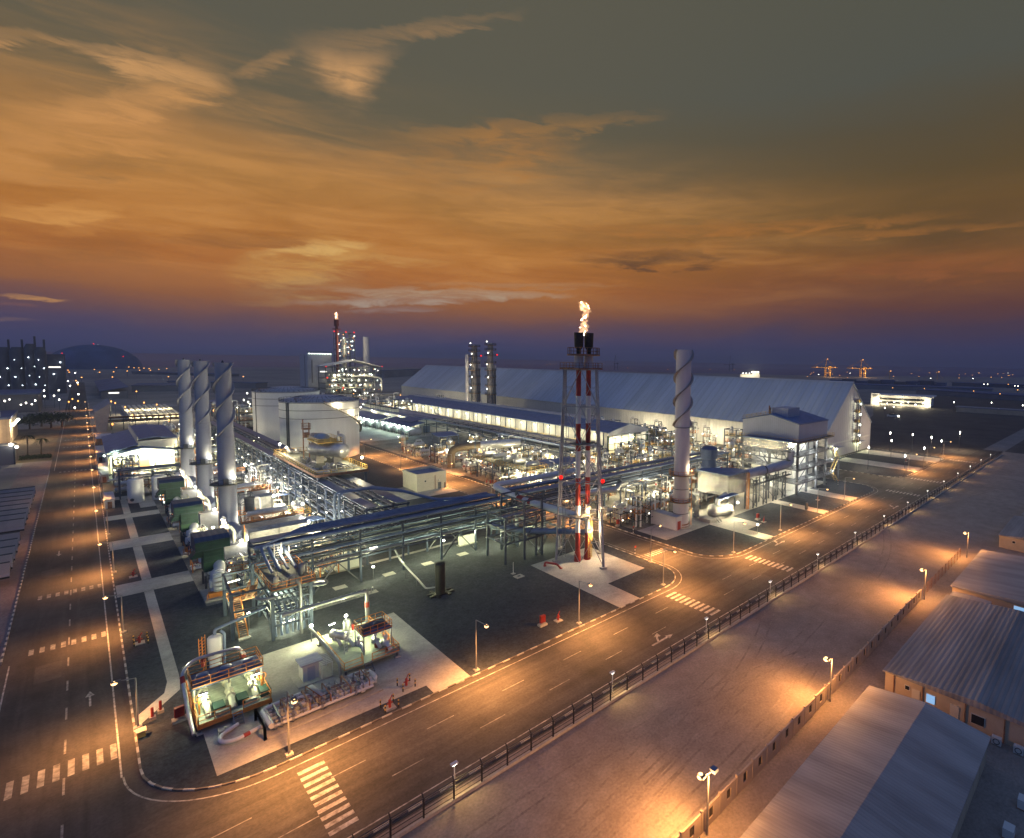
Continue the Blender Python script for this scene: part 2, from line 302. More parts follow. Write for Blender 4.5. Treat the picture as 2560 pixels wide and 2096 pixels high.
# ------------------------------------------------------------------ mesh builder
class MB:
    def __init__(s): s.v = []; s.f = []
    def add(s, vs, fs):
        n = len(s.v); s.v += [tuple(v) for v in vs]; s.f += [tuple(i + n for i in f) for f in fs]; return s
    def box(s, x0, y0, z0, x1, y1, z1):
        vs = [(x0, y0, z0), (x1, y0, z0), (x1, y1, z0), (x0, y1, z0), (x0, y0, z1), (x1, y0, z1), (x1, y1, z1), (x0, y1, z1)]
        return s.add(vs, [(0, 3, 2, 1), (4, 5, 6, 7), (0, 1, 5, 4), (1, 2, 6, 5), (2, 3, 7, 6), (3, 0, 4, 7)])
    def cbox(s, cx, cy_, z0, w, d, h): return s.box(cx - w / 2, cy_ - d / 2, z0, cx + w / 2, cy_ + d / 2, z0 + h)
    def prism(s, poly, z0, z1):
        n = len(poly); vs = [(x, y, z0) for x, y in poly] + [(x, y, z1) for x, y in poly]
        return s.add(vs, [tuple(range(n - 1, -1, -1)), tuple(range(n, 2 * n))] + [(i, (i + 1) % n, n + (i + 1) % n, n + i) for i in range(n)])
    def prism_x(s, prof, x0, x1):                # profile in (y, z) swept along x
        n = len(prof); vs = [(x0, y, z) for y, z in prof] + [(x1, y, z) for y, z in prof]
        return s.add(vs, [tuple(range(n)), tuple(range(2 * n - 1, n - 1, -1))] + [(i, n + i, n + (i + 1) % n, (i + 1) % n) for i in range(n)])
    def prism_y(s, prof, y0, y1):                # profile in (x, z) swept along y
        n = len(prof); vs = [(x, y0, z) for x, z in prof] + [(x, y1, z) for x, z in prof]
        return s.add(vs, [tuple(range(n)), tuple(range(2 * n - 1, n - 1, -1))] + [(i, n + i, n + (i + 1) % n, (i + 1) % n) for i in range(n)])
    def frame(s, d):
        d = Vector(d).normalized(); u = Vector((0, 0, 1)) if abs(d.z) < .95 else Vector((1, 0, 0))
        a = d.cross(u).normalized(); return a, a.cross(d)
    def bar(s, p, q, w=.15, h=None):
        p, q = Vector(p), Vector(q)
        if (q - p).length < 1e-6: return s
        a, b = s.frame(q - p); a = a * w / 2; b = b * (h or w) / 2
        vs = [p - a - b, p + a - b, p + a + b, p - a + b, q - a - b, q + a - b, q + a + b, q - a + b]
        return s.add(vs, [(0, 3, 2, 1), (4, 5, 6, 7), (0, 1, 5, 4), (1, 2, 6, 5), (2, 3, 7, 6), (3, 0, 4, 7)])
    def cyl(s, p, q, r, r2=None, n=10):
        p, q = Vector(p), Vector(q); a, b = s.frame(q - p); r2 = r if r2 is None else r2
        ring = [(math.cos(2 * math.pi * i / n), math.sin(2 * math.pi * i / n)) for i in range(n)]
        vs = [p + a * c * r + b * t * r for c, t in ring] + [q + a * c * r2 + b * t * r2 for c, t in ring]
        return s.add(vs, [tuple(range(n - 1, -1, -1)), tuple(range(n, 2 * n))] + [(i, (i + 1) % n, n + (i + 1) % n, n + i) for i in range(n)])
    def tube(s, pts, r, n=8, bend=None):
        """Pipe along a polyline with rounded elbows."""
        P = [Vector(p) for p in pts]; bend = bend or r * 3
        path = [P[0]]
        for i in range(1, len(P) - 1):
            a, b = P[i - 1] - P[i], P[i + 1] - P[i]; k = min(bend, a.length * .49, b.length * .49)
            a, b = P[i] + a.normalized() * k, P[i] + b.normalized() * k
            for j in range(5):
                t = j / 4; path.append(a * (1 - t) ** 2 + P[i] * 2 * t * (1 - t) + b * t * t)
        path.append(P[-1])
        u = None; rings = []
        for i, p in enumerate(path):
            d = (path[min(i + 1, len(path) - 1)] - path[max(i - 1, 0)]).normalized()
            if u is None: u, _ = s.frame(d)
            u = (u - d * u.dot(d)).normalized(); w = d.cross(u)
            rings.append([p + u * math.cos(2 * math.pi * k / n) * r + w * math.sin(2 * math.pi * k / n) * r for k in range(n)])
        vs = [v for g in rings for v in g]; fs = [tuple(range(n - 1, -1, -1)), tuple(range(len(vs) - n, len(vs)))]
        for i in range(len(rings) - 1):
            for k in range(n): fs.append((i * n + k, i * n + (k + 1) % n, (i + 1) * n + (k + 1) % n, (i + 1) * n + k))
        return s.add(vs, fs)
    def lathe(s, cx, cy_, prof, n=24):
        vs, fs = [], []
        for r, z in prof: vs += [(cx + max(r, .001) * math.cos(2 * math.pi * k / n), cy_ + max(r, .001) * math.sin(2 * math.pi * k / n), z) for k in range(n)]
        for i in range(len(prof) - 1):
            for k in range(n): fs.append((i * n + k, i * n + (k + 1) % n, (i + 1) * n + (k + 1) % n, (i + 1) * n + k))
        fs += [tuple(range(n - 1, -1, -1)), tuple(range((len(prof) - 1) * n, len(prof) * n))]
        return s.add(vs, fs)
    def vessel(s, p, q, r, n=14):
        """Cylinder with dished ends between two points."""
        p, q = Vector(p), Vector(q); d = (q - p).normalized(); a, b = s.frame(d); vs, fs = [], []
        st = [(p - d * r * .45, .02), (p - d * r * .38, .5), (p - d * r * .2, .85), (p, 1), (q, 1), (q + d * r * .2, .85), (q + d * r * .38, .5), (q + d * r * .45, .02)]
        for c, k in st: vs += [c + a * math.cos(2 * math.pi * i / n) * r * k + b * math.sin(2 * math.pi * i / n) * r * k for i in range(n)]
        for i in range(len(st) - 1):
            for k in range(n): fs.append((i * n + k, i * n + (k + 1) % n, (i + 1) * n + (k + 1) % n, (i + 1) * n + k))
        return s.add(vs, fs)
    def ball(s, c, r, n=8, sz=1.0):
        c = Vector(c); m = n // 2; vs, fs = [], []
        for i in range(m + 1):
            t = math.pi * i / m
            vs += [c + Vector((math.sin(t) * math.cos(2 * math.pi * k / n) * r, math.sin(t) * math.sin(2 * math.pi * k / n) * r, math.cos(t) * r * sz)) for k in range(n)]
        for i in range(m):
            for k in range(n): fs.append((i * n + k, (i + 1) * n + k, (i + 1) * n + (k + 1) % n, i * n + (k + 1) % n))
        return s.add(vs, fs)
    def ring(s, c, R_, r, axis='z', n=14, m=5):
        P = []
        for i in range(n + 1):
            t = 2 * math.pi * i / n; a, b = math.cos(t) * R_, math.sin(t) * R_
            P.append({'z': (c[0] + a, c[1] + b, c[2]), 'x': (c[0], c[1] + a, c[2] + b), 'y': (c[0] + a, c[1], c[2] + b)}[axis])
        for i in range(n): s.cyl(P[i], P[i + 1], r, n=m)
        return s
    def rail(s, pts, h=1.1, t=.07, closed=False, step=2.0):
        P = [Vector(p) for p in pts]; P = P + [P[0]] if closed else P
        up = Vector((0, 0, 1))
        for a, b in zip(P, P[1:]):
            s.bar(a + up * h, b + up * h, t); s.bar(a + up * h * .5, b + up * h * .5, t * .8); s.bar(a + up * .06, b + up * .06, .03, .12)
            k = max(1, round((b - a).length / step))
            for i in range(k + 1): p = a.lerp(b, i / k); s.bar(p, p + up * h, t)
        return s
    def ladder(s, p, z0, z1, dx=(1, 0), w=.5, t=.06):
        ax = Vector((dx[0], dx[1], 0)) * w / 2; p = Vector((p[0], p[1], 0))
        for k in (-1, 1): s.bar(p + ax * k + Vector((0, 0, z0)), p + ax * k + Vector((0, 0, z1)), t)
        z = z0 + .3
        while z < z1: s.bar(p - ax + Vector((0, 0, z)), p + ax + Vector((0, 0, z)), t * .7); z += .45
        return s
    def stair(s, p, q, w=.9, side=(0, 1)):
        """Open steel stair flight from p up to q."""
        p, q = Vector(p), Vector(q); n = max(3, int((q.z - p.z) / .25)); sd = Vector((side[0], side[1], 0)) * w / 2
        for k in (-1, 1): s.bar(p + sd * k, q + sd * k, .07, .25)
        for i in range(n): c = p.lerp(q, (i + .5) / n); s.bar(c - sd, c + sd, .24, .05)
        return s
    def srail(s, p, q, w=.9, side=(0, 1), t=.07):
        p, q = Vector(p), Vector(q); sd = Vector((side[0], side[1], 0)) * w / 2; up = Vector((0, 0, 1))
        for k in (-1, 1):
            s.bar(p + sd * k + up, q + sd * k + up, t); s.bar(p + sd * k + up * .5, q + sd * k + up * .5, t * .8)
            for i in range(5): c = p.lerp(q, i / 4) + sd * k; s.bar(c, c + up, t)
        return s
    def wheel(s, c, r=.3, axis='z'): s.ring(c, r, .05, axis, 10, 4); c = Vector(c); s.bar(c - Vector((r, 0, 0)), c + Vector((r, 0, 0)), .05); return s
    def mesh(s, name, m, smooth_=True, org=(0, 0, 0)):
        me = bpy.data.meshes.new(name); ox, oy, oz = org
        me.from_pydata([(x - ox, y - oy, z - oz) for x, y, z in s.v], [], s.f)
        me.materials.append(MATS[m])
        if smooth_:
            me.shade_smooth(); me.set_sharp_from_angle(angle=R(38))
        return me
def part(parent, name, mb, m, label=None, smooth_=True):
    """One part as a mesh of its own under its thing (or under a part); coordinates in the mesh builder are the thing's world or local ones."""
    org = parent.get('_o', (0, 0, 0)) if parent else (0, 0, 0)
    o = bpy.data.objects.new(name, mb.mesh(name, m, smooth_, org)); COL.objects.link(o)
    if parent: o.parent = parent; o['_o'] = list(org)
    if label: o['label'] = label
    return o
def thing(name, label, cat, loc=(0, 0, 0), group=None):
    o = bpy.data.objects.new(name, None); COL.objects.link(o); o.location = loc; o['_o'] = list(loc); o.empty_display_size = .5
    o['label'] = label; o['category'] = cat
    if group: o['group'] = group
    return o
def posts(parent, name, rows, w, m, mesh_name=None):
    """Separate upright posts: each row is x, y, z0, z1."""
    for x, y, z0, z1 in rows: part(parent, name, MB().bar((x, y, z0), (x, y, z1), w), m, smooth_=False)
def solo(name, mb, m, label, cat, loc=(0, 0, 0), group=None):
    """A thing that is one mesh."""
    o = bpy.data.objects.new(name, mb.mesh(name, m, True, loc)); COL.objects.link(o); o.location = loc; o['label'] = label; o['category'] = cat
    if group: o['group'] = group
    return o
def setting(name, mb, m, kind='structure'):
    o = bpy.data.objects.new(name, mb.mesh(name, m, False)); COL.objects.link(o); o['kind'] = kind; return o
def dup(root, loc, rz=0.0, label=None, group=None, sc=None):
    """Copy a thing together with its parts, sub-parts and lamps."""
    def cp(o, par):
        c = o.copy(); COL.objects.link(c)
        if par: c.parent = par
        for ch in list(o.children): cp(ch, c)
        return c
    r = cp(root, None); r.location = loc; r.rotation_euler = (0, 0, rz)
    if label: r['label'] = label
    if group: r['group'] = group
    if sc: r.scale = (sc, sc, sc)
    return r
LSCALE = 1.0
def point(parent, loc, power, col, rad=.25):
    l = bpy.data.lights.new('lamp_light', 'POINT'); l.energy = power * (1.0 if col == SOD else 1.4); l.color = col; l.shadow_soft_size = rad
    o = bpy.data.objects.new('lamp_light', l); COL.objects.link(o); o.parent = parent
    org = parent.get('_o', (0, 0, 0)); o.location = (loc[0] - org[0], loc[1] - org[1], loc[2] - org[2]); return o
def spot(parent, loc, tgt, power, col, ang=120, rad=.2, blend=.7):
    l = bpy.data.lights.new('lamp_light', 'SPOT'); l.energy = power * LSCALE; l.color = col; l.shadow_soft_size = rad; l.spot_size = R(ang); l.spot_blend = blend
    o = bpy.data.objects.new('lamp_light', l); COL.objects.link(o); o.parent = parent
    org = parent.get('_o', (0, 0, 0)); o.location = (loc[0] - org[0], loc[1] - org[1], loc[2] - org[2])
    o.rotation_euler = (Vector(tgt) - Vector(loc)).to_track_quat('-Z', 'Y').to_euler(); return o
SOD = (1.0, .41, .11); WHT = (1.0, .85, .50); GRN = (.97, 1.0, .54)
ORD = ['', 'first', 'second', 'third', 'fourth', 'fifth', 'sixth', 'seventh', 'eighth', 'ninth', 'tenth', 'eleventh', 'twelfth', 'thirteenth', 'fourteenth', 'fifteenth', 'sixteenth', 'seventeenth', 'eighteenth', 'nineteenth', 'twentieth', 'twenty-first', 'twenty-second', 'twenty-third', 'twenty-fourth', 'twenty-fifth', 'twenty-sixth', 'twenty-seventh', 'twenty-eighth', 'twenty-ninth', 'thirtieth']
def nth(i):
    return ORD[i] if i < len(ORD) else '%dth' % i
# ------------------------------------------------------------------ the setting: ground, sea, roads, yards, kerbs, markings
def sheet(name, poly, z, m, kind='structure'):
    mb = MB(); mb.add([(x, y, z) for x, y in poly], [tuple(range(len(poly)))]); return setting(name, mb, m, kind)
def rect(x0, y0, x1, y1): return [(x0, y0), (x1, y0), (x1, y1), (x0, y1)]
sheet('ground', [(-1500, -400), (3200, -400), (3200, 330), (1900, 1050), (1250, 2350), (-1500, 2350)], 0, 'desert')
sheet('sea', [(-30000, -12000), (45000, -12000), (45000, 45000), (-30000, 45000)], -3.0, 'black')
MATS['black'].node_tree.nodes['Principled BSDF'].inputs['Roughness'].default_value = .5
wm = bpy.data.materials.new('sea_water'); wm.use_nodes = True; wb = wm.node_tree.nodes['Principled BSDF']
wb.inputs['Base Color'].default_value = (.06, .085, .20, 1); wb.inputs['Roughness'].default_value = .45; wb.inputs['Specular IOR Level'].default_value = .03
bpy.data.objects['sea'].data.materials[0] = wm
sheet('sand', rect(-120, -60, 330, 50.4), .004, 'sand')
sheet('road', rect(-140, 50.4, 330, 67.3), .008, 'asphalt')
sheet('road', rect(-9.4, 67.3, 2.6, 1150), .008, 'asphalt_left')
sheet('road', rect(2.6, 67.3, 330, 420), .008, 'asphalt')
sheet('pavement', rect(-17, 118, -9.4, 330), .012, 'pavers')
sheet('ground', rect(-60, 330, -9.4, 470), .006, 'dirt')
rnd = random.Random(31)
for i in range(8):
    x0, y0, a, cv = rnd.uniform(-20, 190), rnd.uniform(30.5, 46), rnd.uniform(-.25, .25), rnd.uniform(-.012, .012)
    for off in (0, 1.7):
        mb = MB(); vs = []; x, y, t_ = x0, y0, a
        for k in range(46):
            nx, ny = -math.sin(t_), math.cos(t_)
            if 29.3 < y + ny * off < 48: vs += [(x + nx * off, y + ny * off, .006 + .0004 * (i % 4)), (x + nx * (off + .28), y + ny * (off + .28), .006 + .0004 * (i % 4))]
            x += 1.4 * math.cos(t_); y += 1.4 * math.sin(t_); t_ += cv
        if len(vs) > 8: mb.add(vs, [(2 * k, 2 * k + 2, 2 * k + 3, 2 * k + 1) for k in range(len(vs) // 2 - 1)]); setting('tyre_track', mb, 'tyre_sand')
def island(x0, y0, x1, y1, rad, z=.12, n=9):
    """Outline with rounded corners; rad gives the four corner radii from the lower left, counter-clockwise."""
    P = []
    for (cx, cy_, a0), r in zip(((x0, y0, 180), (x1, y0, 270), (x1, y1, 0), (x0, y1, 90)), rad):
        sx, sy = (1 if cx == x0 else -1), (1 if cy_ == y0 else -1)
        if r < .01: P.append((cx, cy_)); continue
        for i in range(n + 1):
            t = R(a0 + 90 * i / n); P.append((cx + sx * r + r * math.cos(t), cy_ + sy * r + r * math.sin(t)))
    return P
ISL = [island(2.6, 67.3, 84.2, 420, (10, 7.5, 2, 2)), island(94.8, 67.3, 196, 420, (9, 9, 2, 2)), island(217, 67.3, 286, 104.5, (8, 7, 1, 1))]
for P in ISL:
    setting('gravel_yard', MB().prism(P, -.05, .12), 'gravel')
# kerbs: painted white blocks along the yard edges
kb, kd = MB(), MB()
for P in ISL:
    Q = P + [P[0]]; acc = 0.0
    for a, b in zip(Q, Q[1:]):
        a, b = Vector((*a, 0)), Vector((*b, 0)); l = (b - a).length
        if l < 1e-6: continue
        d = (b - a) / l; s = 0.0
        while s < l:
            e = min(l, s + .6); p, q = a + d * s, a + d * e
            if p.y < 330: (kb if int(acc / 1.2) % 2 == 0 else kd).bar(p + Vector((0, 0, .10)), q + Vector((0, 0, .10)), .2, .14)
            acc += e - s; s = e
setting('kerb', kb, 'kerb_white'); setting('kerb', kd, 'kerb_dull')
kb, kd = MB(), MB()
x = -60
while x < 320: (kb if int((x + 60) / 1.6) % 2 == 0 else kd).box(x, 51.0, 0, x + 1.6, 51.25, .15); x += 1.6
y = 118.0
while y < 300: (kb if int(y / 1.1) % 2 == 0 else kd).box(-9.5, y, 0, -9.28, y + 1.1, .15); y += 1.1
setting('kerb', kb, 'kerb_white'); setting('kerb', kd, 'dark_wall')
# concrete pads and paths on the gravel (each sheet a few millimetres above the one below)
def slab(name, poly, z=.124): return sheet(name, poly, z, 'concrete')
slab('concrete_pad', [(8, 70.2), (30.0, 69.8), (30.0, 67.5), (35.2, 67.5), (35.2, 94.7), (8, 94.7)])
slab('concrete_pad', [(64.1, 67.5), (69.4, 67.5), (69.6, 76.7), (80.5, 77), (80.5, 95.8), (64.1, 95.8)])
for y0, y1 in ((136.2, 143.5), (170, 178.2), (201, 206.5), (228, 233)): slab('path', rect(2.8, y0, 13.3, y1))
slab('path', [(6.2, 96), (5.7, 93), (2.9, 89.2), (2.9, 86.6), (7.2, 92.6), (7.5, 96), (7.6, 136.1), (6.3, 136.1)])
for y0, y1 in ((143.6, 169.9), (178.3, 200.9), (206.6, 227.9)): slab('path', rect(6.4, y0, 7.8, y1))
sheet('concrete_pad', rect(13.3, 120.5, 39, 262), .124, 'stained_concrete'); slab('concrete_pad', rect(10, 212, 13.3, 262))
slab('concrete_pad', [(97.2, 85.5), (190, 85.5), (190, 96), (97.2, 96)]); sheet('concrete_pad', [(97.2, 96), (190, 96), (190, 180), (162, 180), (162, 300), (97.2, 300)], .124, 'stained_concrete')
slab('concrete_pad', rect(115.2, 75.5, 126.3, 85.5)); slab('path', rect(115.2, 67.6, 119.2, 75.5))
slab('path', rect(148, 67.6, 152.3, 85.5)); slab('path', rect(168.7, 67.6, 175, 85.5)); slab('path', rect(94.9, 189, 97.2, 205))
slab('path', rect(97.2, 300, 168, 400)); slab('path', rect(94.9, 205, 97.2, 208))
slab('concrete_pad', rect(236.2, 67.6, 248, 102.8)); slab('concrete_pad', rect(266, 67.6, 280, 104.4))
slab('concrete_pad', rect(40.5, 120.8, 63, 122)); slab('concrete_pad', rect(50, 168, 84, 186))
for x0, y0 in ((31, 111.6), (40, 111.6), (48, 111.6), (56, 111.6)): slab('concrete_pad', rect(x0, y0, x0 + 2.2, y0 + 1.9), .126)
slab('concrete_pad', rect(24.5, 105.2, 36.5, 106.8), .126)
# painted lines
ml, mw_ = MB(), MB()
Z1, Z2 = .014, .018
def line(mb, x0, y0, x1, y1, z=Z1): mb.add([(x0, y0, z), (x1, y0, z), (x1, y1, z), (x0, y1, z)], [(0, 1, 2, 3)])
def arcline(mb, cx, cy_, r, a0, a1, w=.16, n=14):
    vs, fs = [], []
    for i in range(n + 1):
        t = R(a0 + (a1 - a0) * i / n); vs += [(cx + (r - w / 2) * math.cos(t), cy_ + (r - w / 2) * math.sin(t), Z1), (cx + (r + w / 2) * math.cos(t), cy_ + (r + w / 2) * math.sin(t), Z1)]
    mb.add(vs, [(2 * i, 2 * i + 1, 2 * i + 3, 2 * i + 2) for i in range(n)])
line(ml, 12.6, 65.92, 76.7, 66.08); line(ml, 103.8, 65.92, 187, 66.08); line(ml, 225, 65.92, 279, 66.08)
line(ml, -60, 52.15, 320, 52.31)
arcline(ml, 12.6, 77.3, 11.3, 180, 270); arcline(ml, 76.7, 74.8, 8.8, 270, 360); arcline(ml, 103.8, 76.3, 10.3, 180, 270)
arcline(ml, 187, 76.3, 10.3, 270, 360); arcline(ml, 225, 75.3, 9.3, 180, 270)
line(ml, 1.1, 77.3, 1.26, 700); line(ml, 85.4, 74.8, 85.5, 330); line(ml, 93.5, 76.3, 93.6, 330)
line(ml, -8.6, 60, -8.45, 117); line(ml, -8.3, 300, -8.15, 700)
for x in [6 + 10.2 * i for i in range(32)]:
    for y in (56.9, 61.4):
        if not (70 < x + (y == 56.9) * 4 < 80 or 98 < x < 106): line(mw_, x + (y == 56.9) * 4.5, y - .07, x + 3.4 + (y == 56.9) * 4.5, y + .07)
y = 62.0
while y < 420: line(mw_, -3.0, y, -2.82, y + 3.2); y += 8.2
y = 100.0
while y < 330: line(mw_, 89.4, y, 89.55, y + 3); y += 9
for x0_, y0_, x1_, y1_ in ((48, 62, 52, 65), (96, 55, 108, 57), (130, 60.5, 137, 63.5), (-6, 108, -3.5, 114), (-1.8, 130, .4, 141), (-7, 158, -4, 164), (88, 104, 91, 112), (160, 56, 170, 58.5)): sheet('road_patch', rect(x0_, y0_, x1_, y1_), .011, 'asphalt_patch')
setting('road_marking', ml, 'road_paint'); setting('road_marking', mw_, 'paint_worn')
def cross_y(name, x0, x1, ys, w, m='road_paint'):
    mb = MB(); [line(mb, x0, y, x1, y + w, Z2) for y in ys]; return setting(name, mb, m)
def cross_x(name, y0, y1, xs, w, m='road_paint'):
    mb = MB(); [line(mb, x, y0, x + w, y1, Z2) for x in xs]; return setting(name, mb, m)
cross_y('crosswalk', 13.9, 16.4, [53.6 + 1.17 * i for i in range(10)], .58)
for x0 in (73.5, 101.0, 192.4, 220.6, 279.5): cross_y('crosswalk', x0, x0 + 2.8, [53.6 + 1.17 * i for i in range(10)], .58)
for y0, y1 in ((81.6, 84.9), (119, 121.2), (145, 147.2), (294.5, 296.7), (369.5, 372), (399.5, 402)): cross_x('crosswalk', y0, y1, [-6.9 + 1.06 * i for i in range(8)], .5, 'paint_worn')
cross_x('crosswalk', 80.6, 82.8, [86.2 + .92 * i for i in range(7)], .5)
def arrow(px, py, rz, two=False):
    c, s = math.cos(rz), math.sin(rz); mb = MB()
    def tr(p): return (px + p[0] * c - p[1] * s, py + p[0] * s + p[1] * c, Z2)
    if two:
        for poly in ([(-2.6, -.18), (1.0, -.18), (1.0, .18), (-2.6, .18)], [(1.0, -.55), (2.4, 0), (1.0, .55)], [(-1.2, .18), (-.8, .18), (.1, 1.3), (-.2, 1.5)], [(-.6, 1.6), (.5, .95), (.75, 2.1)]):
            mb.add([tr(p) for p in poly], [tuple(range(len(poly)))])
    else:
        for poly in ([(-2.2, -.1), (.7, -.1), (.7, .1), (-2.2, .1)], [(.7, -.42), (2.2, 0), (.7, .42)]): mb.add([tr(p) for p in poly], [tuple(range(len(poly)))])
    setting('road_arrow', mb, 'road_paint')
arrow(61.6, 54.5, 0, True); arrow(116.2, 64.0, 0, True); arrow(172.5, 54.5, 0, True)
arrow(-.9, 98.5, R(90)); arrow(-4.9, 176, R(-90)); arrow(-.9, 262, R(90))
# ------------------------------------------------------------------ fences and walls along the sand
fe = thing('boundary_fence', 'long dark chain-link fence with angled post tops between the main road and the open sand', 'fence', (60, 48.9, 0))
part(fe, 'base_beam', MB().box(-60, 48.75, 0, 318, 49.05, .35), 'concrete', smooth_=False)
more = MB(); n = 0; x = -16.0
while x < 316:
    mb = MB() if n < 100 else more
    mb.bar((x, 48.9, .3), (x, 48.9, 2.35), .14); mb.bar((x, 48.9, 2.33), (x, 49.25, 2.7), .09)
    if n < 100: part(fe, 'post', mb, 'black', smooth_=False)
    n += 1; x += 3.05
if more.v: o = part(fe, 'post_row', more, 'black', smooth_=False); o['kind'] = 'stuff'
wr = MB()
for z in (.6, 1.1, 1.6, 2.1, 2.33): wr.bar((-60, 48.9, z), (318, 48.9, z), .045)
part(fe, 'wire', wr, 'black', smooth_=False); part(fe, 'top_rail', MB().bar((-60, 48.9, 2.36), (318, 48.9, 2.36), .06), 'dark_steel', smooth_=False)
wa = thing('perimeter_wall', 'sand-coloured precast panel wall with a dark opening in each panel beside the barracks', 'wall', (40, 28.4, 0))
pn, x = MB(), 8.0
while x < 107:
    o = part(wa, 'panel', MB().box(x + .05, 28.28, 0, x + 2.95, 28.46, .7).box(x + .05, 28.28, .7, x + 1.15, 28.46, 1.75).box(x + 1.85, 28.28, .7, x + 2.95, 28.46, 1.75).box(x + .05, 28.28, 1.75, x + 2.95, 28.46, 2.1), 'sand_wall', smooth_=False)
    part(o, 'opening_grille', MB().box(x + 1.15, 28.36, .7, x + 1.85, 28.40, 1.75), 'window_dark', smooth_=False)
    part(wa, 'post', MB().box(x - .1, 28.24, 0, x + .1, 28.5, 2.3), 'sand_wall', smooth_=False); x += 3.0
cf = thing('chain_link_fence', 'rusty chain-link fence run continuing beyond the end of the sand-coloured wall', 'fence', (122, 28.4, 0))
for i in range(12): part(cf, 'post', MB().bar((109 + 2.6 * i, 28.4, 0), (109 + 2.6 * i, 28.4, 2.2), .1), 'rust', smooth_=False)
m_ = MB()
for z in (.2, .7, 1.2, 1.7, 2.15): m_.bar((109, 28.4, z), (137.6, 28.4, z), .03)
for i in range(60): m_.bar((109 + i * .48, 28.4, .1), (109 + i * .48 + .3, 28.4, 2.1), .02)
part(cf, 'mesh_panel', m_, 'rust', smooth_=False)
# ------------------------------------------------------------------ street lamps
def street_lamp(h=7.6, arm=2.4, power=0, m='galv', bulb='bulb_sodium'):
    """Lamp with its pole at the origin and its arm towards -y."""
    t = thing('street_lamp', 'lamp', 'street lamp')
    part(t, 'base', MB().box(-.35, -.35, .1, .35, .35, .3), 'concrete', smooth_=False)
    part(t, 'pole', MB().cyl((0, 0, .2), (0, 0, h), .11, .07, 8), m)
    part(t, 'arm', MB().bar((0, 0, h), (0, -arm, h + .25), .09), m, smooth_=False)
    hd = part(t, 'lamp_head', MB().box(-.22, -arm - .8, h + .2, .22, -arm, h + .38), 'grey_steel', smooth_=False)
    part(hd, 'bulb', MB().ball((0, -arm - .55, h + .16), .30, 10, .8), bulb)
    return t
L0 = street_lamp()
spot(L0, (0, -2.95, 7.25), (0, -4.2, 0), 19000, SOD, 160, .4, 1.0)
first = True
def lamp(x, y, rz, label, group, power=None):
    global first
    if first: first = False; o = L0; o.location = (x, y, 0); o.rotation_euler = (0, 0, rz); o['label'] = label; o['group'] = group
    else: o = dup(L0, (x, y, 0), rz, label, group)
    if power is not None:
        for c in o.children:
            if c.type == 'LIGHT': c.data = c.data.copy(); c.data.energy = power * LSCALE
    return o
mainl = [(14, 68.3), (36.5, 68.2), (55.3, 68.2), (76.9, 68.3), (102, 68.5), (124.7, 68.9), (148.2, 69.5), (169, 69.9), (235.8, 70), (262, 70), (288.5, 69.5)]
for i, (x, y) in enumerate(mainl):
    lamp(x, y, 0, 'sodium street lamp over the main road, %s from the near corner' % nth(i + 1), 'street lamps along the main road')
for i, (x, y) in enumerate([(84.0, 78.5), (83.6, 112), (83.6, 146), (83.6, 178), (83.6, 215), (83.6, 255), (83.6, 300)]):
    lamp(x, y, R(90), 'sodium lamp on the yard edge of the side road, %s from the main road' % nth(i + 1), 'street lamps along the side road', 24000)
for i, (x, y) in enumerate([(95.3, 128), (95.3, 196), (95.3, 238)]):
    lamp(x, y, R(-90), 'sodium lamp on the pump-yard edge of the side road, %s from the main road' % nth(i + 1), 'street lamps along the side road', 24000)
LL = street_lamp(6.3, 1.2); spot(LL, (0, -1.75, 5.9), (0, -3.6, 0), 9000, SOD, 158, .4, 1.0)
for i, y in enumerate([86.4, 118.3, 152.7, 186, 219, 252, 285, 318, 352, 386, 422, 470, 530, 600]):
    lab = 'sodium lamp reaching over the long left-hand road, %s from the near end' % nth(i + 1)
    if i == 0: o = LL; o.location = (2.9, y, 0); o.rotation_euler = (0, 0, R(-90)); o['label'] = lab; o['group'] = 'street lamps along the left road'
    else: dup(LL, (2.9, y, 0), R(-90), lab, 'street lamps along the left road')
def sand_lamp(loc, label, two=False, lit2=False):
    t = thing('floodlight_pole', label, 'lamp post', loc, 'lamp posts along the sand wall'); x, y, _ = loc; h = 6.0
    part(t, 'pole', MB().cyl((x, y, 0), (x, y, h), .12, .08, 8), 'galv')
    hd = part(t, 'lamp_head', MB().box(x - .75, y + .05, h - .1, x - .25, y + .75, h + .1), 'grey_steel', smooth_=False)
    part(hd, 'bulb', MB().ball((x - .5, y + .55, h - .12), .36, 10, .8), 'bulb_sodium')
    if two: part(t, 'dark_lamp_head', MB().box(x + .3, y - .5, h + .1, x + .9, y + .1, h + .45), 'pipe_blue', 'unlit second lamp head', False); part(t, 'crossarm', MB().bar((x - .5, y + .3, h), (x + .6, y - .2, h + .25), .1), 'galv', smooth_=False)
    spot(t, (x - .5, y + 1.1, h - .4), (x - 4.5, y + 7.5, 0), 10000, SOD, 140, .5, 1.0); point(t, (x - .3, y - .9, h - .6), 3000, SOD, .25)  # extra point light without a head, added to brighten wall and alley
sand_lamp((38.3, 27.85, 0), 'twin-head lamp post beside the sand wall with one head lit, nearest the camera', True)
sand_lamp((65.4, 27.85, 0), 'lit lamp post rising from the panel wall above a bright patch of sand')
sand_lamp((107.4, 27.85, 0), 'lit lamp post where the panel wall meets the rusty chain-link fence')
sand_lamp((138.7, 27.2, 0), 'lit lamp post at the far end of the rusty fence by the pale hut')
fl = thing('security_light', 'security light', 'light')
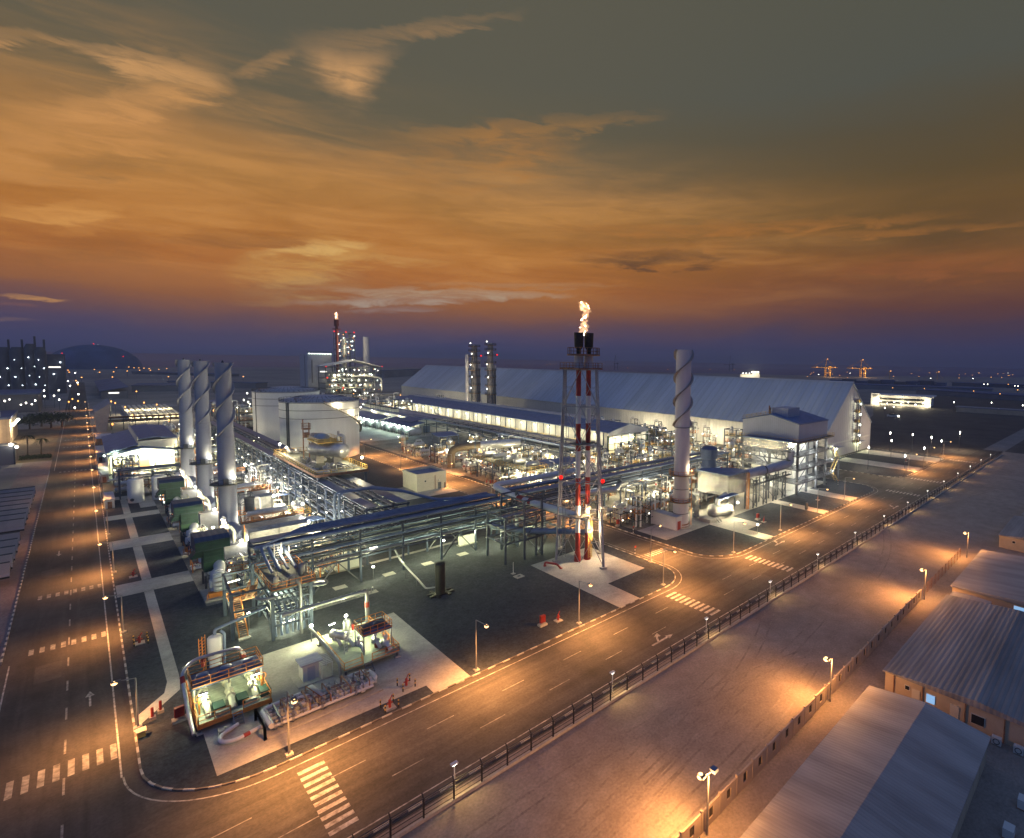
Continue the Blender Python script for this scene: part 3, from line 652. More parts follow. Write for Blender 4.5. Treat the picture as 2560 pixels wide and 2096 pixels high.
part(fl, 'pole', MB().cyl((0, 0, 0), (0, 0, 2.7), .07, .06, 6), 'white_steel'); hd = part(fl, 'lamp_head', MB().box(-.35, -.15, 2.65, .35, .25, 2.8), 'white_steel', smooth_=False)
part(hd, 'bulb', MB().box(-.25, -.1, 2.58, .25, .2, 2.645), 'bulb_white', smooth_=False); spot(fl, (0, -.3, 2.6), (0, -3.4, 0), 750, (1, .62, .22), 140, .3, 1.0)
for i, x in enumerate([24.5, 46.8, 67.8, 88.3, 108.8, 129.9, 150.5, 171, 192, 212.5, 233, 254, 275, 296]):
    lab = 'short white security light along the boundary fence, %s from the near end' % nth(i + 1)
    o = fl if i == 0 else dup(fl, (0, 0, 0)); o.location = (x, 50.5, 0); o['label'] = lab; o['group'] = 'security lights along the boundary fence'
# ------------------------------------------------------------------ barracks on the sand
def barrack(label, x0, x1, y0, y1, h, rise, rmat, windows=0, ridge=.5, axis='x'):
    t = thing('barrack', label, 'building', ((x0 + x1) / 2, (y0 + y1) / 2, 0), 'barracks on the sand')
    part(t, 'wall', MB().box(x0 + .3, y0 + .3, 0, x1 - .3, y1 - .3, h), 'camp_wall', smooth_=False)
    if axis == 'x':
        ym = y0 + (y1 - y0) * ridge
        r = MB().prism_x([(y0, h + .02), (y1, h + .02), (y1, h + .14), (ym, h + rise), (y0, h + .14)], x0, x1)
    else:
        r = MB().prism_y([(x0, h + .02), (x1, h + .02), (x1, h + .14), ((x0 + x1) / 2, h + rise), (x0, h + .14)], y0, y1)
    part(t, 'roof', r, rmat, smooth_=False); return t
def window(t, x, y, z, w, h, face, m='window_dark'):
    """Framed window standing proud of a wall; face is x- or y- or x+ or y+."""
    s = -1 if face[1] == '-' else 1; e = .06 * s; q = .10 * s
    def bx(a, b, d): return MB().box(min(x, x + d), y - a, z - b, max(x, x + d), y + a, z + b) if face[0] == 'x' else MB().box(x - a, min(y, y + d), z - b, x + a, max(y, y + d), z + b)
    f = part(t, 'window', bx(w / 2 + .08, h / 2 + .08, e), 'wall_white', smooth_=False); part(f, 'pane', bx(w / 2, h / 2, q), m, smooth_=False); return f
b1 = barrack('nearest barrack with a long ribbed gable roof in the bottom right corner', 18, 67.6, 9.8, 23.6, 3.0, 1.0, 'camp_roof')
b2 = barrack('second barrack with a wide flat-pitched roof and a lit blue-white window in its side', 72.2, 105, 3, 23.5, 3.1, .9, 'camp_roof_y', ridge=.45)
for y, z, w, h, m in ((20.3, 2.0, .5, .5, 'window_dark'), (17.4, 1.75, 1.0, 1.1, 'window_blue'), (12.0, 1.5, 1.4, 1.1, 'window_dark'), (6.4, 1.4, 1.5, 1.2, 'window_dark')): window(b2, 72.5, y, z, w, h, 'x-', m)
for y in (19.2, 14.6): d_ = part(b2, 'door', MB().box(72.42, y - .5, .1, 72.5, y + .5, 2.2), 'wall_cream', smooth_=False)
part(b2, 'downpipe', MB().bar((72.4, 22.0, 0), (72.4, 22.0, 3.0), .12).bar((72.4, 18.4, 0), (72.4, 18.4, 3.0), .12).bar((72.4, 13.4, 0), (72.4, 13.4, 3.0), .12).bar((72.4, 9.2, 0), (72.4, 9.2, 3.0), .12), 'rust', smooth_=False)
for i, (y, z) in enumerate(((7.6, .3), (5.0, .3), (9.8, .3))):
    a = thing('air_conditioner', 'outdoor air-conditioning unit on the ground beside the second barrack, %s from the sand wall' % nth(3 - i if i < 2 else 1), 'air conditioner', (71.6, y, 0), 'air conditioners by the second barrack')
    part(a, 'casing', MB().box(71.3, y - .5, .1, 71.9, y + .5, .95), 'wall_white', smooth_=False); part(a, 'fan_grille', MB().ring((71.28, y, .52), .32, .04, 'x'), 'black')
b3 = barrack('third barrack, its ridged roof lit orange along the near edge', 109.7, 137, 6, 24, 3.1, .8, 'camp_roof', ridge=.3)
for y, m in ((13.0, 'window_blue'), (11.2, 'window_blue')): window(b3, 110, y, 2.2, 1.5, .9, 'x-', m)
b3b = barrack('small lean-to store squeezed between the second and third barracks', 105.6, 109.2, 17, 23.4, 2.4, .3, 'camp_roof')
b4 = barrack('pale hut with a low grey roof beyond the last sand lamp post', 152.5, 176, 8, 23.4, 3.0, .8, 'camp_roof_y')
window(b4, 152.8, 14.0, 1.6, 1.4, 1.2, 'x-'); window(b4, 152.8, 20.0, 2.0, .6, .5, 'x-')
b5 = barrack('farther pale hut behind the first, at the right edge', 178, 205, 6, 22, 3.0, .8, 'camp_roof_y')
for i, (x, y) in enumerate(((58, 6.5), (63, 6), (55, 4), (66, 2))):
    a = thing('storage_crate', 'pale crate in the dark yard behind the nearest barrack, %s from the camera' % nth(i + 1), 'crate', (x, y, 0), 'crates behind the nearest barrack')
    part(a, 'box', MB().cbox(x, y, .1, 1.1, .9, .9), 'wall_white', smooth_=False); part(a, 'pallet', MB().cbox(x, y, 0, 1.2, 1.0, .1), 'rust', smooth_=False)
# ------------------------------------------------------------------ stacks with helical strakes
def strakes(cx, cy_, r, z0, z1, turns, proud=.55, th=.10, n=3, ph=0):
    mb = MB(); steps = int(turns * 26)
    for k in range(n):
        vs = []
        for i in range(steps + 1):
            a = 2 * math.pi * (turns * i / steps + k / n) + ph; z = z0 + (z1 - z0) * i / steps; c, s = math.cos(a), math.sin(a)
            for rr, dz_ in ((r - .02, -th), (r + proud, -th), (r + proud, th), (r - .02, th)): vs.append((cx + c * rr, cy_ + s * rr, z + dz_))
        fs = []
        for i in range(steps):
            for j in range(4): fs.append((4 * i + j, 4 * i + (j + 1) % 4, 4 * i + 4 + (j + 1) % 4, 4 * i + 4 + j))
        mb.add(vs, fs + [(0, 1, 2, 3), (4 * steps + 3, 4 * steps + 2, 4 * steps + 1, 4 * steps)])
    return mb
def bands(cx, cy_, r, zs, t=.14, n=20):
    mb = MB()
    for z in zs: mb.lathe(cx, cy_, [(r - .02, z), (r + .1, z), (r + .1, z + t), (r - .02, z + t)], n)
    return mb
def round_platform(t, cx, cy_, r, z, w=1.3, m='rust'):
    p = part(t, 'platform', MB().lathe(cx, cy_, [(r, z - .18), (r + w, z - .18), (r + w, z), (r, z)], 20), 'grating', smooth_=False)
    pts = [(cx + (r + w - .08) * math.cos(2 * math.pi * i / 14), cy_ + (r + w - .08) * math.sin(2 * math.pi * i / 14), z) for i in range(14)]
    part(p, 'railing', MB().rail(pts, 1.1, .07, True, 1.5), m, smooth_=False); return p
for i, (x, y) in enumerate(((21, 150), (21, 182.3), (21, 215.5))):
    lab = ('nearest of the three grey chimneys with spiral strakes', 'middle one of the three grey chimneys with spiral strakes', 'farthest of the three grey chimneys with spiral strakes, by the blue-roofed hall')[i]
    t = thing('chimney', lab, 'chimney', (x, y, 0), 'spiral-strake chimneys of the turbine row')
    part(t, 'shaft', MB().lathe(x, y, [(1.75, 0), (1.65, 10), (1.55, 26.5), (1.42, 27), (1.42, 43.1), (1.34, 43.1), (1.3, 42.5)], 28), 'stack_grey')
    part(t, 'strake', strakes(x, y, 1.42, 27.0, 43, 1.35, .5, .15, 2, i * .4 + .5), 'strake_grey'); part(t, 'band', bands(x, y, 1.5, [19 + 2.6 * k for k in range(4)] + [4, 8, 12], .08), 'strake_grey')
    p = round_platform(t, x, y, 1.55, 16.2, 1.5, 'dark_steel')
    part(t, 'cap', MB().cyl((x, y, 43.1), (x, y, 43.6), .25, .1), 'dark_steel'); part(t, 'ladder', MB().ladder((x - 1.75, y), 0, 16.2, (0, 1)), 'rust', smooth_=False)
    b = part(t, 'floodlight', MB().box(x + .5, y - 2.6, 16.9, x + 1.1, y - 2.2, 17.3), 'white_steel', smooth_=False); part(b, 'bulb', MB().ball((x + .8, y - 2.2, 17.7), .42, 8), 'bulb_white'); point(t, (x + 1.4, y - 2.6, 17.9), 450, WHT, .25)
    part(t, 'control_box', MB().box(x - 1.0, y - 2.4, 16.2, x - .1, y - 1.7, 17.5), 'dark_steel', smooth_=False)
x, y = 108.6, 90.5
t = thing('chimney', 'single thick mauve-grey chimney with broad spiral strakes near the main road', 'chimney', (x, y, 0))
part(t, 'shaft', MB().lathe(x, y, [(2.35, .1), (2.35, .7), (2.15, .7), (2.15, 13.8), (2.3, 14), (2.3, 14.5), (2.1, 14.6), (2.05, 27.6), (2.05, 48.3), (1.9, 48.3), (1.9, 47.6)], 32), 'stack_mauve')
part(t, 'strake', strakes(x, y, 2.05, 27.7, 48.2, 1.6, .7, .17, 2, 2.2), 'strake_brown'); part(t, 'band', bands(x, y, 2.15, [3.9, 7.6, 10.6, 27.4], .12), 'dark_steel')
part(t, 'base_ring', bands(x, y, 2.35, [.3, .9], .25), 'rust'); part(t, 'foundation', MB().lathe(x, y, [(3.0, .1), (3.0, .45), (2.4, .45)], 20), 'concrete')
round_platform(t, x, y, 2.2, 14.6, 1.3, 'orange_rail')
part(t, 'ladder', MB().ladder((x + 2.0, y - 2.0), .4, 14.6, (.7, .7), .6).ladder((x + 1.8, y - 2.3), .4, 14.6, (.7, .7), .2), 'orange_rail', smooth_=False)
rl = round_platform(t, x, y, 2.15, 7.2, .9, 'orange_rail')
b = part(t, 'floodlight', MB().box(x + .9, y - 2.5, 15.2, x + 1.5, y - 2.1, 15.5), 'rust', smooth_=False); part(b, 'bulb', MB().ball((x + 1.2, y - 2.6, 15.7), .2, 8), 'bulb_sodium'); point(t, (x + .9, y - 2.9, 16.3), 380, (1, .75, .45), .2)
# ------------------------------------------------------------------ flare tower
FX, FY = 73.3, 89.8
t = thing('flare_tower', 'tall lattice flare tower with two red-and-white risers on a pale concrete pad', 'flare tower', (FX, FY, 0))
def lw(z): return (6.9 + (5.1 - 6.9) * min(1, z / 43)) # half diagonal of the square of legs
CORN = [(-.95, .55), (.12, -1.05), (.95, -.5), (-.12, 1.05)]
def leg(k, z):
    a = CORN[k]; l = math.hypot(*a); r = lw(z) * 1.0; return (FX + a[0] / l * r, FY + a[1] / l * r, z)
ang = [math.atan2(93.8 - FY, 69.4 - FX) + k * math.pi / 2 for k in range(4)]
ang = [math.atan2(4.0, -3.9), math.atan2(-6.6, .8), math.atan2(-4.0, 3.9) + .55, math.atan2(6.6, -.8)]
def leg(k, z):
    base_ = ((69.4, 93.8), (74.1, 83.2), (79.6, 90.6), (74.6, 99.6))[k]
    f = min(1, z / 43.0) * .30; cx, cy_ = 73.9, 91.2
    return (base_[0] + (cx - base_[0]) * f, base_[1] + (cy_ - base_[1]) * f, z)
LV = [.5, 10.5, 18.3, 26.6, 34.9, 43.0]
for k in range(4):
    o = part(t, 'leg', MB().cyl(leg(k, .3), leg(k, 10.5), .29, .20, 10).cyl(leg(k, 10.5), leg(k, 43), .18, .13, 8), 'lattice_grey')
    part(o, 'footing', MB().cyl((leg(k, 0)[0], leg(k, 0)[1], .1), (leg(k, 0)[0], leg(k, 0)[1], .55), .85, .85, 12), 'concrete')
br = MB(); ho = MB()
for i in range(5):
    for k in range(4):
        a, b = leg(k, LV[i]), leg((k + 1) % 4, LV[i]); c, d = leg(k, LV[i + 1]), leg((k + 1) % 4, LV[i + 1]); m1 = [(p + q) / 2 for p, q in zip(c, d)]; m0 = [(p + q) / 2 for p, q in zip(a, b)]
        if i % 2 == 0: br.cyl(a, m1, .09, n=6); br.cyl(b, m1, .09, n=6); br.cyl([(p + q) / 2 for p, q in zip(a, m1)], [(p + q) / 2 for p, q in zip(a, c)], .06, n=5); br.cyl([(p + q) / 2 for p, q in zip(b, m1)], [(p + q) / 2 for p, q in zip(b, d)], .06, n=5); br.cyl([(p + q) / 2 for p, q in zip(a, m1)], m0, .06, n=5); br.cyl([(p + q) / 2 for p, q in zip(b, m1)], m0, .06, n=5)
        else: br.cyl(m0, c, .09, n=6); br.cyl(m0, d, .09, n=6); br.cyl([(p + q) / 2 for p, q in zip(m0, c)], [(p + q) / 2 for p, q in zip(a, c)], .06, n=5); br.cyl([(p + q) / 2 for p, q in zip(m0, d)], [(p + q) / 2 for p, q in zip(b, d)], .06, n=5); br.cyl([(p + q) / 2 for p, q in zip(m0, c)], m1, .06, n=5); br.cyl([(p + q) / 2 for p, q in zip(m0, d)], m1, .06, n=5)
        ho.cyl(c, d, .10, n=6); br.cyl(leg(k, LV[i + 1]), (73.9, 91.2, LV[i + 1]), .08, n=5)
part(t, 'bracing', br, 'lattice_grey'); part(t, 'horizontal_strut', ho, 'lattice_grey')
ris = ((72.9, 90.6), (75.2, 90.0))
for j, (x, y) in enumerate(ris):
    z, q = .4, 0; rs = MB(); wh = MB(); cuts = [.4, 6.7 - .4 * j, 12.8, 19, 25, 31.1, 37.2, 44]
    for a, b in zip(cuts, cuts[1:]): (rs if q % 2 == 0 else wh).cyl((x, y, a), (x, y, b), .55, n=14); q += 1
    o = part(t, 'riser', rs, 'red_paint'); part(o, 'white_band', wh, 'white_steel'); part(o, 'base_drum', MB().cyl((x, y, .1), (x, y, 2.4), .8, .6, 14), 'red_paint')
for z in (10.5, 26.6): part(t, 'platform', MB().box(71.3, 88.4, z, 76.6, 92.2, z + .12), 'grating', smooth_=False)
p = part(t, 'top_platform', MB().box(70.6, 87.6, 43.0, 77.2, 94.4, 43.25), 'rust', smooth_=False); part(p, 'railing', MB().rail([(70.7, 87.7, 43.25), (77.1, 87.7, 43.25), (77.1, 94.3, 43.25), (70.7, 94.3, 43.25)], 1.2, .08, True, 1.2), 'rust', smooth_=False)
part(t, 'seal_drum', MB().lathe(72.9, 90.6, [(.95, 43.2), (.95, 46.0)], 16).lathe(75.2, 90.0, [(.95, 43.2), (.95, 46.0)], 16), 'stack_mauve')
p = part(t, 'burner_platform', MB().lathe(74, 90.3, [(2.6, 46.0), (3.6, 46.0), (3.6, 46.25), (2.6, 46.25)], 18), 'rust', smooth_=False)
part(p, 'railing', MB().rail([(74 + 3.5 * math.cos(2 * math.pi * i / 14), 90.3 + 3.5 * math.sin(2 * math.pi * i / 14), 46.25) for i in range(14)], 1.5, .08, True, 1), 'rust', smooth_=False)
for x, y in ris: part(t, 'burner_tip', MB().lathe(x, y, [(.5, 46), (.5, 47.3), (.95, 48.0), (1.05, 51.0), (.9, 51.0), (.85, 48.4)], 18), 'tip_black')
part(t, 'ladder', MB().ladder((leg(0, 20)[0] + .8, leg(0, 20)[1] - .6), 1, 43, (.7, -.7), .7, .07).ladder((leg(0, 20)[0] + 1.2, leg(0, 20)[1] - .2), 20, 43, (.7, -.7), .7, .05), 'galv', smooth_=False)
part(t, 'riser_ladder', MB().ladder((75.2, 89.2), .5, 10.5, (1, 0), .8, .08).ladder((75.9, 89.6), .5, 10.5, (0, 1), .8, .08), 'yellow_rail', smooth_=False)
for k in (0, 1):
    q = leg(k, 18.9); o = part(t, 'warning_light', MB().box(q[0] - .25, q[1] - .6, 18.5, q[0] + .25, q[1] - .3, 18.9), 'red_paint', smooth_=False); part(o, 'bulb', MB().ball((q[0], q[1] - .6, 19.2), .42, 10), 'bulb_red')
for z, yy in ((12.4, 88.6), (7.2, 88.2)): o = part(t, 'floodlight', MB().box(74.2, yy, z, 74.7, yy + .3, z + .3), 'galv', smooth_=False); part(o, 'bulb', MB().ball((74.4, yy - .2, z - .1), .35, 8), 'bulb_sodium')
point(t, (74.2, 88.2, 12.2), 3400, (1, .6, .3), .3); point(t, (76.3, 88.2, 6.8), 3000, (1, .72, .42), .3)
# flame: a twisting body of fire, solid, glowing
fm = bpy.data.materials.new('flame'); fm.use_nodes = True; ft = fm.node_tree; ft.nodes.clear()
e = ft.nodes.new('ShaderNodeEmission'); oo = ft.nodes.new('ShaderNodeOutputMaterial'); ft.links.new(e.outputs[0], oo.inputs['Volume'])
tcn = ft.nodes.new('ShaderNodeTexCoord'); nn = ft.nodes.new('ShaderNodeTexNoise'); nn.inputs['Scale'].default_value = .8; nn.inputs['Detail'].default_value = 6; nn.inputs['Distortion'].default_value = 1.2; ft.links.new(tcn.outputs['Object'], nn.inputs['Vector'])
rr = ft.nodes.new('ShaderNodeMapRange'); ft.links.new(nn.outputs[0], rr.inputs[0])
for i_, v_ in enumerate((.36, .62, .12, 1.5)): rr.inputs[i_ + 1].default_value = v_
ft.links.new(rr.outputs[0], e.inputs[1]); e.inputs[0].default_value = (1, .60, .30, 1); MATS['flame'] = fm
def flame(name, label, x, y, z0, h, r, seed):
    rnd = random.Random(seed); mb = MB()
    path = [(.0, .0, .42), (-.12, .1, .62), (.18, .22, .80), (.06, .34, .72), (-.02, .46, .60), (.10, .56, .55), (.28, .66, .72), (.30, .76, .95), (-.05, .84, .9), (-.4, .9, .62), (-.35, .96, .35)]
    for dx_, fz, fr in path:
        for q in range(5):
            mb.ball((x + (dx_ * 2.2 + rnd.uniform(-.5, .5)) * r * .75, y + rnd.uniform(-.5, .5) * r, z0 + (fz + rnd.uniform(-.05, .05)) * h), r * fr * rnd.uniform(.35, .75), 10, rnd.uniform(1.0, 1.9))
    o = solo(name, mb, 'flame', label, 'flame', (x, y, z0))
    tex_ = bpy.data.textures.new('flame_noise', 'CLOUDS'); tex_.noise_scale = r * .55; tex_.noise_depth = 4
    rm = o.modifiers.new('merge', 'REMESH'); rm.mode = 'VOXEL'; rm.voxel_size = r * .09
    dm = o.modifiers.new('licks', 'DISPLACE'); dm.texture = tex_; dm.strength = r * 1.5; dm.mid_level = .5
    return o
f = flame('flare_flame', 'ragged pale-orange flame rising from the twin burner tips of the flare tower', 74.0, 90.3, 50.7, 7.0, 1.05, 3)
point(f, (74.2, 89.4, 53.5), 2600, (1, .6, .3), .8)
# ------------------------------------------------------------------ storage tanks
def big_tank(label, x, y, r, h, mrail=True):
    t = thing('storage_tank', label, 'storage tank', (x, y, 0), 'big white storage tanks')
    part(t, 'shell', MB().lathe(x, y, [(r, 0), (r, h)], 64), 'tank_white'); part(t, 'stiffening_ring', bands(x, y, r, [h * .72, h * .86, h - .3], .22, 64), 'grey_steel')
    ro = part(t, 'roof', MB().lathe(x, y, [(r + .25, h - .05), (r + .25, h + .15), (r * .8, h + 1.2), (r * .5, h + 2.1), (r * .2, h + 2.5), (.5, h + 2.6)], 48), 'clad_grey')
    rb = MB()
    for i in range(36):
        a = 2 * math.pi * i / 36; rb.bar((x + r * math.cos(a), y + r * math.sin(a), h + .3), (x + r * .5 * math.cos(a), y + r * .5 * math.sin(a), h + 2.22), .18)
    part(ro, 'roof_rib', rb, 'grey_steel', smooth_=False)
    n = 44; part(t, 'railing', MB().rail([(x + (r + .1) * math.cos(2 * math.pi * i / n), y + (r + .1) * math.sin(2 * math.pi * i / n), h + .15) for i in range(n)], 1.2, .10, True, 2.2), 'dark_steel', smooth_=False)
    return t
TX, TY, TR, TH = 71.5, 272, 15.0, 25.0
t = big_tank('nearer big white storage tank with a spiral stair climbing its lit side', TX, TY, TR, TH)
sr, st_, n = MB(), MB(), 34
P = []
for i in range(n + 1):
    a = R(-2 - 100 * i / n); P.append((TX + (TR + .7) * math.cos(a), TY + (TR + .7) * math.sin(a), 9.5 + (TH - 9.5) * i / n))
for a, b in zip(P, P[1:]): st_.bar(a, b, .9, .22); sr.bar((a[0], a[1], a[2] + 1.1), (b[0], b[1], b[2] + 1.1), .10); sr.bar(a, (a[0], a[1], a[2] + 1.1), .09)
s_ = part(t, 'spiral_stair', st_, 'grating', smooth_=False); part(s_, 'handrail', sr, 'rust', smooth_=False)
for i in (27, 18, 9, 2):
    a, b, c = P[i]; rx, ry = (a - TX) / TR, (b - TY) / TR; o = part(t, 'wall_light', MB().cbox(a + rx * .3, b + ry * .3, c + 1.1, .3, .3, .2), 'dark_steel', smooth_=False); part(o, 'bulb', MB().ball((a + rx * .4, b + ry * .4, c + 1.0), .22, 8), 'bulb_white'); point(t, (a + rx * .9, b + ry * .9, c + 1.9), 900, WHT, .2)
part(t, 'riser_pipe', MB().cyl((TX - 13.6, TY - 6.9, 0), (TX - 13.6, TY - 6.9, TH), .3).cyl((TX - 14, TY - 6.0, 0), (TX - 14, TY - 6.0, TH), .2), 'dark_steel')
part(t, 'roof_platform', MB().box(TX - 11, TY - 9, TH + .2, TX - 1, TY - 5, TH + .5).rail([(TX - 11, TY - 9, TH + .5), (TX - 1, TY - 9, TH + .5), (TX - 1, TY - 5, TH + .5), (TX - 11, TY - 5, TH + .5)], 1.2, .1, True, 1.5), 'rust', smooth_=False)
part(t, 'nozzle', MB().cyl((TX - 9, TY - 7, TH), (TX - 9, TY - 7, TH + 2.2), .4).cyl((TX - 6, TY - 7, TH), (TX - 6, TY - 7, TH + 1.7), .5).cyl((TX - 3.5, TY - 7, TH), (TX - 3.5, TY - 7, TH + 1.9), .35), 'white_steel')
t = big_tank('farther big white storage tank half hidden behind the first', 75, 345, 15.0, 25.5)
part(t, 'riser_pipe', MB().cyl((60.6, 341, 0), (60.6, 341, 25.4), .3).cyl((60.2, 344.5, 0), (60.2, 344.5, 25.4), .2), 'dark_steel')
part(t, 'roof_platform', MB().box(62, 338, 25.7, 74, 342, 26).rail([(62, 338, 26), (74, 338, 26), (74, 342, 26), (62, 342, 26)], 1.2, .1, True, 1.5), 'rust', smooth_=False)
for i, (x, y) in enumerate(((9.6, 221.5), (14.9, 222.3), (20.3, 223.2))):
    tt = thing('water_tank', 'upright white tank on the lit pad below the pipe bridge, %s from the left' % nth(i + 1), 'tank', (x, y, 0), 'upright white tanks below the pipe bridge')
    part(tt, 'shell', MB().lathe(x, y, [(1.8, .1), (1.8, 6.7), (1.6, 7.1), (.6, 7.4), (.1, 7.5)], 24), 'white_steel'); part(tt, 'manhole', MB().cyl((x - .9, y - 1.7, 1.2), (x - .95, y - 1.95, 1.2), .45), 'dark_steel')
# ------------------------------------------------------------------ warehouse
t = thing('storage_warehouse', 'huge grey gable-roofed storage hall stretching across the background', 'warehouse', (262.7, 350, 0))
X0, X1, XM, Y0, Y1, HE, HR = 235.4, 290.1, 262.7, 106.5, 600, 13.5, 36.3
part(t, 'wall', MB().box(X0 + .3, Y0 + .6, 0, X0 + .8, Y1, HE).box(X1 - .8, Y0 + .6, 0, X1 - .3, Y1, HE), 'wh_wall', smooth_=False)
for y in (Y0 + .3, Y1 - .3): part(t, 'gable_wall', MB().prism_y([(X0 + .3, 0), (X1 - .3, 0), (X1 - .3, HE - .1), (XM, HR - .4), (X0 + .3, HE - .1)], y, y + .3), 'wh_gable', smooth_=False)
part(t, 'roof', MB().prism_y([(X0, HE - .1), (XM, HR - .3), (X1, HE - .1), (X1, HE + .25), (XM, HR), (X0, HE + .25)], Y0 - .2, Y1), 'wh_roof', smooth_=False)
part(t, 'ridge_cap', MB().prism_y([(XM - .9, HR - .35), (XM, HR + .35), (XM + .9, HR - .35)], Y0 - .3, Y1), 'clad_grey', smooth_=False)
part(t, 'gutter', MB().box(X0 - .35, Y0, HE - .2, X0, Y1, HE + .1), 'wh_wall', smooth_=False); part(t, 'band', MB().box(X0 + 1, Y0 + .18, 6.4, X1 - 1, Y0 + .3, 7.2), 'wall_white', smooth_=False)
st = MB(); ra = MB()
for k in range(5):
    z = 5 + 5.2 * k; st.box(266.6, Y0 - 1.7, z, 269.6, Y0 + .25, z + .15); ra.rail([(266.6, Y0 + .2, z + .15), (266.6, Y0 - 1.65, z + .15), (269.6, Y0 - 1.65, z + .15), (269.6, Y0 + .2, z + .15)], 1.2, .14, step=1.0)
    if k < 4: st.stair((266.8, Y0 - .9, z), (269.4, Y0 - .9, z + 5.2), 1.4)
st.bar((266.7, Y0 - 1.6, 0), (266.7, Y0 - 1.6, 26), .3).bar((269.5, Y0 - 1.6, 0), (269.5, Y0 - 1.6, 26), .3)
s_ = part(t, 'escape_stair', st, 'dark_steel', smooth_=False); part(s_, 'railing', ra, 'yellow_rail', smooth_=False)
for k in range(4):
    z = 9 + 5.4 * k; o = part(t, 'stair_light', MB().box(267.6, Y0 - 2.2, z, 268.4, Y0 - 1.8, z + .3), 'galv', smooth_=False); part(o, 'bulb', MB().ball((267.9, Y0 - 2.3, z - .1), .4, 8), 'bulb_green'); point(t, (267.4, Y0 - 2.6, z), 380, (1, .95, .6), .2)
d_ = part(t, 'door', MB().box(242.6, Y0 + .1, 0, 246.6, Y0 + .3, 4.6), 'wall_white', smooth_=False); part(d_, 'door_gap_shade', MB().box(245.4, Y0 - .05, 0, 246.6, Y0 + .09, 4.4), 'black', smooth_=False); part(t, 'door_canopy', MB().box(242, Y0 - 2.4, 5.0, 249.5, Y0 + .2, 5.3).box(242, Y0 - .3, 0, 242.3, Y0 + .2, 5), 'clad_grey', smooth_=False)  # black slab on the door imitates the dark of an open gap
part(t, 'door_canopy', MB().box(271.5, Y0 - 2.2, 5.0, 277.0, Y0 + .2, 5.3), 'clad_grey', smooth_=False)
for x, p in ((243.6, 1500), (272.2, 900)): o = part(t, 'door_light', MB().box(x - .4, Y0 - 1.2, 4.75, x + .4, Y0 - .8, 4.98), 'galv', smooth_=False); part(o, 'bulb', MB().ball((x, Y0 - 1.0, 4.6), .3, 8), 'bulb_white'); point(t, (x, Y0 - 1.5, 4.2), p, GRN, .2)
# ------------------------------------------------------------------ long compressor hall
t = thing('compressor_hall', 'long low hall with a blue-grey roof and brightly lit side wall below the warehouse', 'hall', (172, 280, 0))
X0, X1, XM, Y0, Y1, HE, HR = 162.5, 190, 176.5, 180, 432, 11.5, 15
part(t, 'wall', MB().box(X0 + .6, Y0 + 1.5, 0, X0 + 1, Y1, HE), 'wall_cream', smooth_=False); part(t, 'wall', MB().box(X1 - 1, Y0 + 1.5, 0, X1 - .6, Y1, HE).box(X0 + 1, Y1 - .5, 0, X1 - 1, Y1 - .1, HE), 'clad_grey', smooth_=False)
part(t, 'roof', MB().prism_y([(X0, HE), (XM, HR - .3), (X1, HE), (X1, HE + .25), (XM, HR), (X0, HE + .25)], Y0, Y1), 'roof_blue', smooth_=False); part(t, 'ridge_vent', MB().box(XM - 1.2, Y0 + 26, HR - .4, XM + 1.2, Y1 - 10, HR + .8), 'clad_grey', smooth_=False)
part(t, 'gable', MB().prism_y([(X0 + .4, HE - 1.4), (X1 - .4, HE - 1.4), (X1 - .4, HE), (XM, HR - .35), (X0 + .4, HE)], Y0 + .2, Y0 + .5), 'clad_grey_x', smooth_=False)
gf = MB()
for i in range(7): x = X0 + .6 + i * 4.38; gf.bar((x, Y0 + .8, 0), (x, Y0 + .8, HE - 1.4), .6 if i in (0, 4, 6) else .2)
for z in (3, 6, 8.5): gf.bar((X0 + .6, Y0 + .9, z), (X1 - .6, Y0 + .9, z), .25)
part(t, 'gable_frame', gf, 'green_box', smooth_=False); part(t, 'inner_wall', MB().box(X0 + 1, Y0 + 7.5, 0, X1 - 1, Y0 + 7.8, HE), 'wall_cream', smooth_=False)
part(t, 'overhead_crane', MB().box(X0 + 2, Y0 + 4, 8.4, X1 - 2, Y0 + 5.2, 9.2), 'grey_steel', smooth_=False)
for i in range(2): o = part(t, 'floodlight', MB().box(X0 + 8 + 9 * i, Y0 + 2, 8, X0 + 9.4 + 9 * i, Y0 + 2.4, 8.3), 'galv', smooth_=False); part(o, 'bulb', MB().bar((X0 + 8 + 9 * i, Y0 + 2.2, 7.9), (X0 + 9.6 + 9 * i, Y0 + 2.2, 7.9), .4), 'bulb_white'); point(t, (X0 + 9 + 9 * i, Y0 + 3.5, 7.4), 3500, WHT, .3)
dn = MB()
for i in range(46): dn.bar((X0 + .5, Y0 + 4 + 5.3 * i, 5.0), (X0 + .5, Y0 + 4 + 5.3 * i, HE), .18 + .2 * (i % 4 == 0))
part(t, 'downpipe', dn, 'blue_steel', smooth_=False)
w_ = part(t, 'walkway', MB().box(X0 - 2.8, Y0 + 6, 5.6, X0 + .5, Y1 - 6, 5.8), 'grating', smooth_=False); part(w_, 'railing', MB().rail([(X0 - 2.7, Y0 + 6, 5.8), (X0 - 2.7, Y1 - 6, 5.8)], 1.1, .09, step=2.4), 'yellow_rail', smooth_=False)
wp = MB()
for i in range(40): wp.bar((X0 - 2.6, Y0 + 7 + 6 * i, .1), (X0 - 2.6, Y0 + 7 + 6 * i, 5.6), .22)
part(w_, 'support_post', wp, 'blue_steel', smooth_=False)
